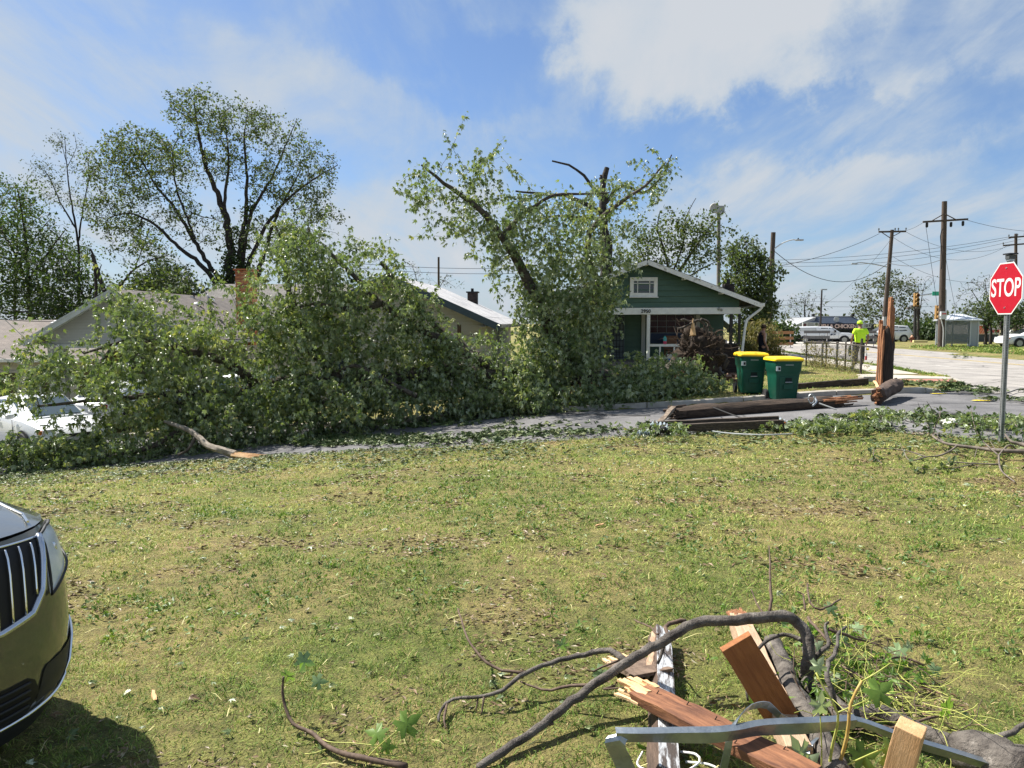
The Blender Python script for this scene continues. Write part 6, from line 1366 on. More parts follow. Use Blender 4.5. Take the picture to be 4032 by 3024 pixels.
MB().bb(X(3217), X(3375), 1.35, 1.5, Zp(1247), Zp(1244)).build('coping', mat('coping_pale', (.5, .5, .5), .6), t)
sb = MB().bb(X(3215), X(3365), -.25, .1, Zp(1297), Zp(1273)).build('sign_band', mat('sign_navy', (.014, .010, .022), .5), t)
text_mesh('lettering', 'FISH & CHICKEN', .62, mat('letter_pink', (.80, .58, .58), .5), sb, ((X(3222) + X(3364)) / 2, -.27, Zp(1285)), (math.pi / 2, 0, 0), .01, .022, sx=.98)
s1 = MB().bb(X(3153), X(3215), -.5, -.3, Zp(1290), Zp(1270)).build('side_sign', mat('sign_pale', (.52, .52, .52), .5), t)
MB().lathe([(.18, 0), (.18, -.02)], (X(3161), -.51, Zp(1279)), axis='y', n=16).build('emblem', mat('emblem_maroon', (.10, .03, .04), .5), s1); MB().lathe([(.16, 0), (.16, -.02)], (X(3206), -.51, Zp(1276)), axis='y', n=16).build('emblem', mat('emblem_olive', (.14, .16, .12), .5), s1)
for k in range(3): MB().bb(X(3172), X(3195 + 3 * (k % 2)), -.515, -.502, Zp(1275 + 4.5 * k) - .03, Zp(1275 + 4.5 * k) + .03).build('print_line', mat('print_grey', (.12, .12, .15), .6), s1)
MB().bb(X(3160), X(3212), -.512, -.502, Zp(1288), Zp(1287)).build('print_line', mat('print_orange', (.5, .2, .1), .6), s1)
s2 = MB().bb(X(3366), X(3432), -.45, -.25, Zp(1297), Zp(1274)).build('price_sign', mat('sign_dark', (.03, .03, .035), .5), t)
MB().prism([(X(3367), Zp(1293)), (X(3420), Zp(1290)), (X(3428), Zp(1275)), (X(3367), Zp(1275))], -.47, -.452, 'xz').build('sign_face', mat('sign_face', (.50, .52, .50), .5), s2)
for (x, s) in ((3374, '7'), (3400, '10'), (3418, '$7')): text_mesh('lettering', s, .45, M_BLACK, s2, (X(x), -.48, Zp(1283)), (math.pi / 2, 0, 0), .004, .01)
MB().lathe([(.32, 0), (.32, -.06)], (X(3295), .3, Zp(1258)), axis='y', n=20).build('round_sign', mat('round_pale', (.42, .44, .46), .5), t)
for (u) in (3214, 3372): MB().box((X(u), 1.2, Zp(1241)), (.3, .3, .3)).build('roof_lamp', M_BLACK, t)
for u in (3330, 3350, 3380, 3400): MB().bb(X(u - 8), X(u + 8), .2, .28, Zp(1335), Zp(1305)).build('window', M_GLASS, t)
f = at(3878, 1362, 74); fz = float(gz(f[0], f[1])); t = thing('sign_wall', 'grey panel wall topped by an orange striped shop sign', 'shop', (f[0], 74, fz)); S_ = 74 / F_PX; X = lambda u: (u - 3878) * S_; Zp = lambda v: 2 + (1270 - v) * S_ - fz
MB().bb(X(3827), X(3930), 0, 5, 0, Zp(1316)).build('wall', mat('wall_slate', (.055, .062, .066), .7, (.07, .078, .082), scale=3), t)
fb = MB().bb(X(3828), X(3930), -.1, 5, Zp(1316), Zp(1280)).build('fascia', mat('fascia_white', (.62, .58, .55), .5), t); MB().bb(X(3820), X(3832), -.05, .4, 0, Zp(1278)).build('pier', mat('pier_dark', (.05, .05, .05), .7), t)
MB().prism([(X(3829), Zp(1314)), (X(3872), Zp(1314)), (X(3890), Zp(1282)), (X(3829), Zp(1282))], -.12, -.102, 'xz').build('orange_face', mat('fascia_orange', (.68, .11, .025), .5), fb)
for k in range(4): x = 3838 + k * 9; MB().prism([(X(x), Zp(1314)), (X(x + 3 + k), Zp(1314)), (X(x + 21 + k), Zp(1283)), (X(x + 19), Zp(1283))], -.135, -.122, 'xz').build('stripe', mat('stripe_pale', (.64, .36, .26), .5), fb)
text_mesh('lettering', 'Zone', .62, mat('letter_red', (.55, .03, .04), .5), fb, (X(3902), -.12, Zp(1302)), (math.pi / 2, 0, 0), .01, .012)
# brown gabled house edge at the far right
f = at(4030, 1362, 78); fz = float(gz(f[0], f[1])); t = thing('distant_house', 'olive gabled house with white rake behind the white car', 'house', (f[0], 78, fz)); S_ = 78 / F_PX; X = lambda u: (u - 4030) * S_; Zp = lambda v: 2 + (1270 - v) * S_ - fz
MB().prism([(X(3955), 0), (X(4110), 0), (X(4110), Zp(1320)), (X(4000), Zp(1290)), (X(3955), Zp(1330))], 0, 8, 'xz').build('wall', mat('olive_wall', (.13, .11, .06), .8), t); MB().beam((X(3945), -.05, Zp(1340)), (X(3980), -.05, Zp(1303)), .12, .2).build('rake_board', M_WHITE, t); MB().beam((X(3975), -.05, Zp(1300)), (X(4000), -.05, Zp(1318)), .12, .2).build('rake_board', M_WHITE, t)
roof_slope('roof', (X(3985), -.3, Zp(1305)), (X(4120), -.3, Zp(1305)), (X(4120), 4, Zp(1278)), (X(3985), 4, Zp(1278)), .1, mat('brown_roof', (.13, .10, .08), .9), t)
# ------------------------------------------------------------------ vehicles
M_CARWHITE = mat('car_white', (.72, .73, .74), .3, coat=.7)
M_RIM = mat('alloy', (.30, .31, .32), .3, metal=.8)
def wheel(t, x, y, r, w=.22, spokes=6):
    s = 1 if y > 0 else -1
    h = MB().lathe([(.02, -w * .4), (r * .62, -w * .4), (r * .62, w * .4), (.02, w * .4)], (x, y, r), axis='y', n=20).build('wheel', M_BLACK, t)
    MB().lathe([(r * .62, -w / 2), (r * .93, -w / 2), (r, -w * .36), (r, w * .36), (r * .93, w / 2), (r * .62, w / 2), (r * .62, -w / 2)], (x, y, r), axis='y', n=28, cap=False).build('tyre', M_RUBBER, h, smooth=True)
    rim = MB()
    for k in range(spokes):
        a = 2 * math.pi * k / spokes; rim.beam((x, y + s * w * .44, r), (x + r * .60 * math.cos(a), y + s * w * .44, r + r * .60 * math.sin(a)), .05, .03, up=(0, 1, 0))
    rim.lathe([(r * .56, 0), (r * .63, 0), (r * .63, s * .02), (r * .56, s * .02)], (x, y + s * w * .43, r), axis='y', n=24); rim.lathe([(.05, 0), (.05, s * .02)], (x, y + s * w * .45, r), axis='y', n=12)
    rim.build('rim', M_RIM, h)
def car(name, label, cat, p, rz, body_st, cab_st, side_wins, wheels, r, paint, lights, group=None, extra=None, glass=None):
    """body_st: (x, halfwidth, z_bottom, z_shoulder); cab_st: (x, w_bottom, w_top, z_bottom, z_top)"""
    t = thing(name, label, cat, p, rz, group)
    G = []
    for (x, w, zb_, zs) in body_st:
        h = [(w * .80, zb_), (w * .95, zb_ + .06), (w, zb_ + (zs - zb_) * .35), (w * .995, zb_ + (zs - zb_) * .72), (w * .95, zs - .03), (w * .86, zs), (w * .4, zs + .02)]
        ring = [(x, a, b) for a, b in h] + [(x, -a, b) for a, b in reversed(h)]; G.append(ring + [ring[0]])
    mb = MB(); mb.grid(np.array(G)); n = len(G[0]); mb.f += [tuple(range(n - 1)), tuple(range(len(mb.v) - 2, len(mb.v) - n - 1, -1))]
    body = mb.build('body', paint, t, smooth=True)
    G = []
    for (x, wb, wt, zb_, zt) in cab_st:
        h = [(wb, zb_), (wb * .5 + wt * .5 + .015, zb_ * .45 + zt * .55), (wt, zt - .06 * (zt > zb_ + .15)), (wt * .9, zt), (wt * .4, zt + .015)]
        ring = [(x, a, b) for a, b in h] + [(x, -a, b) for a, b in reversed(h)]; G.append(ring + [ring[0]])
    mb = MB(); mb.grid(np.array(G)); n = len(G[0]); mb.f += [tuple(range(n - 1)), tuple(range(len(mb.v) - 2, len(mb.v) - n - 1, -1))]
    cab = mb.build('cabin', paint, t, smooth=True)
    xs_ = [c[0] for c in cab_st]
    def ycab(x, z):
        wb = np.interp(x, xs_, [c[1] for c in cab_st]); wt = np.interp(x, xs_, [c[2] for c in cab_st]); zb_ = np.interp(x, xs_, [c[3] for c in cab_st]); zt = np.interp(x, xs_, [c[4] for c in cab_st])
        f = min(1, max(0, (z - zb_) / max(zt - zb_, .01))); m_ = wb * .5 + wt * .5 + .015
        return np.interp(f, [0, .55, 1], [wb, m_, wt])
    gm = glass or M_GLASS
    for poly in side_wins:
        for s in (-1, 1):
            cxm = sum(a for a, _ in poly) / len(poly); czm = sum(b for _, b in poly) / len(poly)
            V = [(a, s * (ycab(a, b) + .006), b) for a, b in poly]; V2 = [(a, s * (ycab(a, b) + .001), b) for a, b in poly]; k = len(poly)
            MB().add(V + V2, [tuple(range(k))] + [(i_, (i_ + 1) % k, k + (i_ + 1) % k, k + i_) for i_ in range(k)]).build('window', gm, t)
    for (x0, x1) in ((0, 1), (-1, -2)):      # screens, front and rear
        a, b = cab_st[x0], cab_st[x1]
        if abs(a[0] - b[0]) < .05: continue
        nrm = Vector((b[4] - a[4], 0, a[0] - b[0])); nrm.normalize(); nrm = nrm if nrm.z > 0 else -nrm; nrm *= .008
        Q4 = []
        for f, wk in ((.06, .86), (.86, .86)):
            x = a[0] + (b[0] - a[0]) * f; zt = a[4] + (b[4] - a[4]) * f + .02; w = (a[2] + (b[2] - a[2]) * f) * wk; Q4.append((x, w, zt))
        (xa, wa_, za_), (xb, wb_, zb2) = Q4
        MB().add([(xa + nrm.x, wa_, za_ + nrm.z), (xa + nrm.x, -wa_, za_ + nrm.z), (xb + nrm.x, -wb_, zb2 + nrm.z), (xb + nrm.x, wb_, zb2 + nrm.z)], [(0, 1, 2, 3)]).build('windscreen', gm, t, solid=.006)
    wmax = max(b[1] for b in body_st)
    for x in wheels:
        for s in (-1, 1):
            MB().lathe([(.05, 0), (r * 1.14, 0), (r * 1.16, s * .02), (.05, s * .022)], (x, s * (wmax - .012), r + .02), axis='y', n=26).build('wheel_arch', M_BLACK, t)
            wheel(t, x, s * (wmax - .075), r)
    for (nm, c, d, m_) in lights:
        for s in (-1, 1): MB().box((c[0], s * c[1], c[2]), d).build(nm, m_, t, bevel=.015)
    if extra: extra(t)
    return t
M_HL = mat('headlamp', (.55, .56, .58), .1, coat=.8); M_TL = mat('tail_lamp', (.35, .01, .015), .2, coat=.6); M_AMBER = mat('amber_lamp', (.55, .16, .03), .2, coat=.6)
SED_B = [(-2.32, .70, .38, .86), (-2.2, .80, .26, .96), (-1.6, .88, .22, 1.0), (-.8, .90, .20, .98), (.6, .90, .20, .95), (1.2, .89, .21, .93), (1.9, .84, .24, .84), (2.2, .76, .27, .74), (2.33, .62, .34, .62)]
SED_C = [(-1.75, .72, .66, .96, 1.0), (-1.05, .76, .58, .97, 1.36), (-.4, .78, .58, .97, 1.45), (.2, .79, .58, .95, 1.43), (1.25, .76, .66, .92, .96)]
SED_W = [[(-1.2, 1.03), (-.35, 1.03), (-.35, 1.36), (-.95, 1.30)], [(-.27, 1.03), (.82, 1.01), (.30, 1.34), (-.27, 1.36)]]
def sed_extra(t):
    MB().bb(2.27, 2.36, -.55, .55, .33, .50).build('lower_grille', M_BLACK, t, bevel=.02); MB().bb(2.30, 2.35, -.4, .4, .56, .64).build('grille', M_BLACK, t)
    MB().bb(2.33, 2.375, -.18, .18, .42, .52).build('number_plate', mat('plate', (.5, .5, .5), .5), t)
    for s in (-1, 1): MB().box((.85, s * .98, 1.02), (.14, .18, .12)).build('mirror', M_CARWHITE, t, bevel=.03); MB().bb(-.2, .0, s * .905 - .012, s * .905 + .012, .84, .87).build('door_handle', M_CARWHITE, t)
    for x in (-.3, .75): 
        for s in (-1, 1): MB().bb(x - .006, x + .006, s * .899 - .004, s * .899 + .004, .32, .92).build('door_seam', M_BLACK, t)
L_SED = [('headlight', (2.08, .64, .70), (.30, .22, .14), M_HL), ('indicator', (2.03, .76, .69), (.24, .10, .10), M_AMBER), ('taillight', (-2.22, .66, .82), (.14, .26, .14), M_TL)]
def on_road(x, y): return (x, y, float(road_z(x, y)) + .04 if in_road(x, y) else float(gz(x, y)))
GL_BLUE = mat('sky_glass', (.05, .07, .08), .05, spec=.9)
car('parked_sedan', 'white sedan half buried under the fallen maple crown', 'car', on_road(-12.5, 20.2), R(-38), SED_B, SED_C, SED_W, (1.36, -1.38), .32, M_CARWHITE, L_SED, None, sed_extra, GL_BLUE)
car('parked_sedan', 'white car parked behind the fallen crown before the carport', 'car', on_road(-12.0, 24.2), R(80), SED_B, SED_C, SED_W, (1.36, -1.38), .32, M_CARWHITE, L_SED)
car('parked_sedan', 'dark teal car hidden behind the fallen trunk', 'car', on_road(-8.2, 22.9), R(172), SED_B, SED_C, SED_W, (1.36, -1.38), .32, mat('car_teal', (.012, .05, .065), .3, coat=.7), L_SED)
f = at(4010, 1366, 57); car('parked_sedan', 'white sedan parked on the grass beyond the stop sign', 'car', (f[0] + .9, 57, float(gz(f[0], 57))), R(178), SED_B, SED_C, SED_W, (1.36, -1.38), .34, M_CARWHITE, L_SED)
# pickup with a canopy
TB = [(-2.95, .92, .62, 1.15), (-2.85, .98, .55, 1.24), (-1.4, 1.0, .52, 1.26), (0, 1.0, .50, 1.24), (1.6, 1.0, .50, 1.22), (2.6, .97, .52, 1.20), (2.85, .92, .56, 1.12), (2.92, .82, .62, 1.0)]
TC = [(-2.85, .92, .80, 1.24, 1.30), (-2.62, .92, .80, 1.24, 1.92), (-.55, .92, .82, 1.25, 1.96), (-.45, .92, .80, 1.25, 1.93), (.75, .93, .78, 1.24, 1.93), (1.65, .93, .84, 1.22, 1.27)]
TW = [[(-.25, 1.34), (.45, 1.34), (.45, 1.80), (-.25, 1.80)], [(.53, 1.34), (1.32, 1.32), (.92, 1.76), (.53, 1.80)]]
def truck_extra(t):
    for s in (-1, 1):
        fr = MB().bb(-2.35, -.75, s * .905 - .012, s * .905 + .012, 1.40, 1.78).build('canopy_window', mat('canopy_frame', (.25, .26, .27), .4), t, bevel=.02); MB().bb(-2.30, -.80, s * .918 - .008, s * .918 + .008, 1.44, 1.74).build('pane', mat('frosted', (.50, .53, .55), .25), fr)
        MB().box((1.05, s * 1.07, 1.40), (.14, .2, .26)).build('mirror', M_BLACK, t); 
        for x in (.0, .75): MB().bb(x, x + .2, s * 1.0 - .012, s * 1.0 + .014, 1.06, 1.10).build('door_handle', M_CARWHITE, t)
        for x in (-.45, .5, 1.45): MB().bb(x - .008, x + .008, s * .999 - .004, s * .999 + .005, .62, 1.22).build('door_seam', M_BLACK, t)
    MB().bb(2.85, 3.02, -.9, .9, .52, .72).build('bumper', M_CHROME, t, bevel=.03); MB().bb(-3.08, -2.9, -.9, .9, .50, .68).build('bumper', M_CARWHITE, t, bevel=.03); MB().bb(2.90, 2.95, -.65, .65, .78, 1.08).build('grille', M_BLACK, t)
    text_mesh('door_lettering', 'DB', .26, mat('logo_navy', (.01, .025, .07), .5), t, (.98, -1.012, 1.02), (math.pi / 2, 0, 0), .004, .01); MB().box((.70, -1.008, 1.02), (.14, .012, .22), M=Matrix.Rotation(.5, 3, 'Y')).build('logo', mat('logo_navy', (.01, .025, .07), .5), t)
    MB().bb(-2.0, 2.2, -.8, .8, .36, .5).build('chassis', M_BLACK, t)
f = at(3228, 1354, 78); tr_ = car('pickup_truck', 'white crew-cab pickup with a canopy over its bed', 'truck', (f[0], 78, float(road_z(f[0], 78)) - .13), R(0), TB, TC, TW, (2.0, -1.85), .42, M_CARWHITE, [('headlight', (2.86, .78, 1.0), (.14, .2, .2), M_HL), ('taillight', (-2.92, .86, 1.04), (.12, .14, .34), M_TL)], None, truck_extra); tr_.scale = (1.02, 1, .86)
SB = [(-2.3, .82, .42, .98), (-2.2, .90, .30, 1.08), (-1.2, .94, .26, 1.08), (.4, .94, .26, 1.05), (1.3, .93, .27, 1.02), (2.0, .88, .30, .94), (2.25, .76, .36, .82)]
SCB = [(-2.2, .84, .72, 1.06, 1.15), (-1.9, .84, .68, 1.06, 1.62), (-.6, .84, .68, 1.05, 1.70), (.1, .84, .68, 1.04, 1.66), (1.1, .82, .72, 1.01, 1.06)]
SW = [[(-1.75, 1.14), (-1.0, 1.13), (-1.0, 1.55), (-1.65, 1.52)], [(-.93, 1.13), (-.2, 1.12), (-.2, 1.58), (-.93, 1.58)], [(-.13, 1.12), (.75, 1.10), (.18, 1.54), (-.13, 1.58)]]
f = at(3482, 1352, 75); car('estate_car', 'white estate car parked between the worker and the snapped stump', 'car', (f[0], 75, float(road_z(f[0], 75)) + .02), R(180), SB, SCB, SW, (1.38, -1.4), .36, M_CARWHITE, L_SED)

# ------------------------------------------------------------------ the big SUV in the foreground
def suv():
    z_ = .12; H = R(-25.3)
    t = thing('suv', 'olive metallic SUV with a chrome winged grille on the lawn', 'car', (-2.16, 2.55, z_), H)
    paint = mat('olive_metallic', (.105, .103, .080), .28, (.118, .115, .090), scale=60, metal=.55, coat=1.0)
    n = 3.58; a_ = 1.0
    zk = [.17, .22, .28, .36, .46, .56, .66, .76, .86, .94, 1.0]
    xp = lambda z: float(np.interp(z, [.17, .22, .28, .36, .5, .62, .75, .88, .96, 1.0], [-.085, -.055, -.032, -.015, 0, .0, -.012, -.03, -.05, -.085]))
    hw = lambda z: float(np.interp(z, [.17, .25, .36, .5, .62, .8, .92, 1.0], [.86, .91, .945, .955, .955, .955, .935, .90]))
    def surf(y, z, off=0.0):
        b = hw(z); s = min(abs(y) / b, 1.0); c = max(0.0, 1 - s ** n) ** (1 / n); x = xp(z) - a_ + a_ * c
        # outward normal in plan
        gx_, gy_ = max(c, .02) ** (n - 1) / a_, (s ** (n - 1)) / b * (1 if y >= 0 else -1); l = math.hypot(gx_, gy_)
        return np.array((x + off * gx_ / l, y + off * gy_ / l, z))
    # body shell: flank - nose - flank
    G = []
    for z in zk:
        row = []; b = hw(z)
        for x in (-4.55, -4.3, -3.6, -2.6, -1.9, -1.5, -1.2): row.append((x, -b * (.9 if x < -4.5 else 1), z))
        for y in np.concatenate((-np.cos(np.linspace(0.0, np.pi / 2, 13)) ** .6, np.cos(np.linspace(np.pi / 2, 0, 13)[1:]) ** .6)): row.append(tuple(surf(y * b, z)))
        for x in (-1.2, -1.5, -1.9, -2.6, -3.6, -4.3, -4.55): row.append((x, b * (.9 if x < -4.5 else 1), z))
        G.append(row)
    mb = MB(); mb.grid(np.array(G)); body = mb.build('body', paint, t, smooth='all')
    MB().bb(-4.6, -4.5, -.82, .82, .3, 1.0).build('rear_panel', paint, t, bevel=.05)
    MB().bb(-4.4, -.5, -.8, .8, .2, .3).build('underbody', M_BLACK, t)
    # bonnet
    G = []
    for s in np.linspace(0, 1, 12):
        row = []
        for y in np.linspace(-1, 1, 25):
            f_ = surf(y * .90, 1.0); x0 = f_[0] + .004; x = x0 * (1 - s) - 1.7 * s
            z = 1.003 + (.15 * math.sin(s * math.pi / 2) ** .9) * (1 - .55 * abs(y) ** 3) + .018 * (1 - y * y) - .012 * math.exp(-((abs(y) - .62) / .05) ** 2) * min(1, s * 3)
            row.append((x, y * (.90 + .0 * s), z))
        G.append(row)
    mb = MB(); mb.grid(np.array(G)); mb.build('bonnet', paint, t, smooth='all')
    for s in (-1, 1):
        G = [[(x, s * .90, 1.0), (x, s * .935, .985), (x, s * .955, .93)] for x in np.linspace(-1.0, -4.5, 10)]; mb = MB(); mb.grid(np.array(G)); mb.build('shoulder', paint, t, smooth='all')
        MB().tube([tuple(surf(s * y, 1.0) + np.array((-.03 - q_, 0, .028 + .07 * q_))) for y, q_ in zip((.66, .72, .78, .82), (.0, .08, .3, .6))], .006, 6).build('bonnet_seam', M_CHROME, t)
    def patch(name, poly, off, m_, parent=body, nn=9, side=1, thick=0.0):
        """polygon in (y,z) draped on the nose: a fan of strips between its lower and upper edge"""
        ys_ = sorted(set([p[0] for p in poly])); y0, y1 = ys_[0], ys_[-1]; G = []
        k = len(poly)
        for y in np.linspace(y0 + 1e-4, y1 - 1e-4, 22):
            hits = []
            for i_ in range(k):
                (ya, za), (yb, zb2) = poly[i_], poly[(i_ + 1) % k]
                if (ya - y) * (yb - y) < 0: hits.append(za + (zb2 - za) * (y - ya) / (yb - ya))
            if len(hits) < 2: continue
            G.append([tuple(surf(side * y, z, off)) for z in np.linspace(min(hits), max(hits), nn)])
        mb = MB(); mb.grid(np.array(G)); return mb.build(name, m_, parent, smooth='all')
    def strip(name, pts, r, m_, off=.012, parent=body, side=1, close=False):
        P = pts + [pts[0]] if close else pts; D = []
        for (y0, z0), (y1, z1) in zip(P[:-1], P[1:]):
            for q_ in np.linspace(0, 1, 7)[:-1]: D.append(tuple(surf(side * (y0 + (y1 - y0) * q_), z0 + (z1 - z0) * q_, off)))
        D.append(tuple(surf(side * P[-1][0], P[-1][1], off))); return MB().tube(D, r, 8).build(name, m_, parent, smooth='all')
    void = mat('grille_void', (.004, .004, .005), .6); lower = mat('lower_plastic', (.014, .015, .017), .6, (.02, .021, .023), scale=30); chrome_d = mat('satin_chrome', (.50, .53, .58), .16, metal=.95)
    for s in (-1, 1):
        gp = [(.03, .655), (.40, .67), (.54, .70), (.60, .775), (.625, .88), (.648, .975), (.35, .99), (.03, .992)]
        g = patch('grille', gp, .004, void, t, side=s)
        strip('grille_frame', [(.03, .65), (.40, .665), (.545, .695), (.608, .77), (.634, .88), (.656, .978)], .016, chrome_d, .008, g, s)
        strip('grille_top', [(.656, .977), (.35, .991), (.03, .993)], .006, M_CHROME, .010, g, s)
        for k in range(10):
            y = .05 + k * .060; lo = np.interp(y, [.03, .40, .54, .60], [.66, .672, .70, .77]); hi = np.interp(y, [.03, .35, .648], [.988, .986, .97])
            P = [tuple(surf(s * (y - .02 * (1 - (z - lo) / (hi - lo))), z, .014)) for z in np.linspace(lo + .006, hi - .006, 10)]; MB().tube(P, .0052, 6).build('grille_bar', M_CHROME, g, smooth='all')
        hlp = [(.668, .978), (.74, .99), (.82, .982), (.895, .945), (.932, .89), (.93, .85), (.86, .815), (.76, .78), (.655, .73)]
        hl = patch('headlight', hlp, .004, mat('lamp_back', (.60, .64, .66), .2, (.82, .84, .86), scale=9, metal=.1), t, side=s)
        for (yy, zz, rr_) in ((.73, .89, .045),):
            c = surf(s * yy, zz, -.012); MB().lathe([(rr_, -.03), (rr_ * .9, -.01), (rr_ * .5, .0), (0, .003)], tuple(c), axis='x', n=16).build('lamp_lens', mat('projector', (.7, .73, .76), .05, metal=.9), hl, smooth=True)
        patch('lamp_cover', hlp, .012, mat('lamp_glass', (.8, .85, .88), .03, spec=.8, alpha=.10), hl, side=s)
        strip('lamp_seal', hlp, .006, lower, .012, hl, s, True)
        patch('fog_recess', [(.56, .30), (.80, .32), (.90, .42), (.925, .52), (.83, .47), (.60, .445)], .004, lower, t, side=s)
        patch('fog_lamp', [(.83, .375), (.875, .40), (.905, .47), (.85, .45)], .009, mat('fog_glass', (.10, .11, .12), .05, coat=.8), t, side=s)
        strip('lower_trim', [(.02, .262), (.52, .268), (.70, .285), (.775, .31), (.81, .39), (.835, .455), (.90, .52), (.935, .55)], .0085, M_CHROME, .010, t, s)
        strip('fog_trim', [(.775, .31), (.87, .345), (.925, .42), (.94, .52)], .0055, M_CHROME, .008, t, s)
        patch('chin', [(.0, .17), (.84, .17), (.90, .26), (.925, .33), (.80, .298), (.70, .272), (.52, .255), (.0, .25)], .006, lower, t, side=s)
        ig = patch('lower_grille', [(.0, .275), (.53, .28), (.575, .35), (.54, .43), (.0, .44)], .004, void, t, side=s)
        for k in range(4): strip('grille_slat', [(.0, .305 + k * .035), (.52, .31 + k * .034)], .006, lower, .008, ig, s)
    MB().lathe([(.055, 0), (.055, .012)], tuple(surf(0, .80, .012)), axis='x', n=20).build('emblem', M_CHROME, t)
    # cabin
    G = []
    for (x, wb, wt, zb_, zt) in ((-1.35, .80, .76, 1.12, 1.15), (-2.15, .84, .64, 1.05, 1.66), (-2.9, .86, .64, 1.04, 1.72), (-3.9, .85, .63, 1.05, 1.66), (-4.5, .80, .70, 1.02, 1.12)):
        h = [(wb, zb_), ((wb + wt) / 2 + .02, (zb_ + zt) / 2), (wt, zt - .05), (wt * .85, zt)]; ring = [(x, p, q_) for p, q_ in h] + [(x, -p, q_) for p, q_ in reversed(h)]; G.append(ring + [ring[0]])
    mb = MB(); mb.grid(np.array(G)); mb.build('cabin', paint, t, smooth=True)
    MB().add([(-1.42, .70, 1.165), (-1.42, -.70, 1.165), (-2.08, -.58, 1.64), (-2.08, .58, 1.64)], [(0, 1, 2, 3)]).build('windscreen', M_GLASS, t, solid=.01)
    for s in (-1, 1):
        for poly in ([(-1.75, 1.16), (-2.65, 1.14), (-2.65, 1.60), (-2.2, 1.58)], [(-2.72, 1.14), (-3.55, 1.14), (-3.5, 1.60), (-2.72, 1.62)]):
            MB().add([(x, s * (.84 - .20 * (z - 1.05) / .62 + .035), z) for x, z in poly], [(0, 1, 2, 3)]).build('window', M_GLASS, t, solid=.006)
        MB().box((-1.75, s * 1.03, 1.16), (.12, .22, .16)).build('mirror', paint, t, bevel=.04)
        for x in (-1.02, -3.78):
            MB().lathe([(.05, 0), (.41, 0), (.42, s * .02), (.05, s * .02)], (x, s * .945, .37), axis='y', n=28).build('wheel_arch', M_BLACK, t); wheel(t, x, s * .88, .36, .24, 10)
    MB().beam((-4.6, .6, .9), (-4.6, -.6, .9), .03, .1).build('tail_bar', M_TL, t)
suv()

# ------------------------------------------------------------------ people
def skin_mesh(name, V, Ed, rad, parent, m_, root=0, sub=2):
    me = bpy.data.meshes.new(name); me.from_pydata([tuple(map(float, v)) for v in V], Ed, []); me.update(); o = bpy.data.objects.new(name + '_s', me); COL.objects.link(o)
    o.modifiers.new('skin', 'SKIN'); md = o.modifiers.new('sub', 'SUBSURF'); md.levels = sub; md.render_levels = sub
    sv = me.skin_vertices[0].data
    for k, r_ in enumerate(rad): sv[k].radius = r_ if isinstance(r_, tuple) else (r_, r_); sv[k].use_root = (k == root)
    dg = bpy.context.evaluated_depsgraph_get(); m2 = bpy.data.meshes.new_from_object(o.evaluated_get(dg)); bpy.data.objects.remove(o, do_unlink=True)
    m2.materials.clear(); m2.materials.append(m_); m2.polygons.foreach_set('use_smooth', [True] * len(m2.polygons)); m2.name = name
    return link(name, m2, parent)
def chain_body(J, chains, rad):
    names = list(J); idx = {k: i_ for i_, k in enumerate(names)}; Ed = []
    for c in chains:
        for a, b in zip(c[:-1], c[1:]): Ed.append((idx[a], idx[b]))
    return [J[k] for k in names], Ed, [rad[k] for k in names], idx
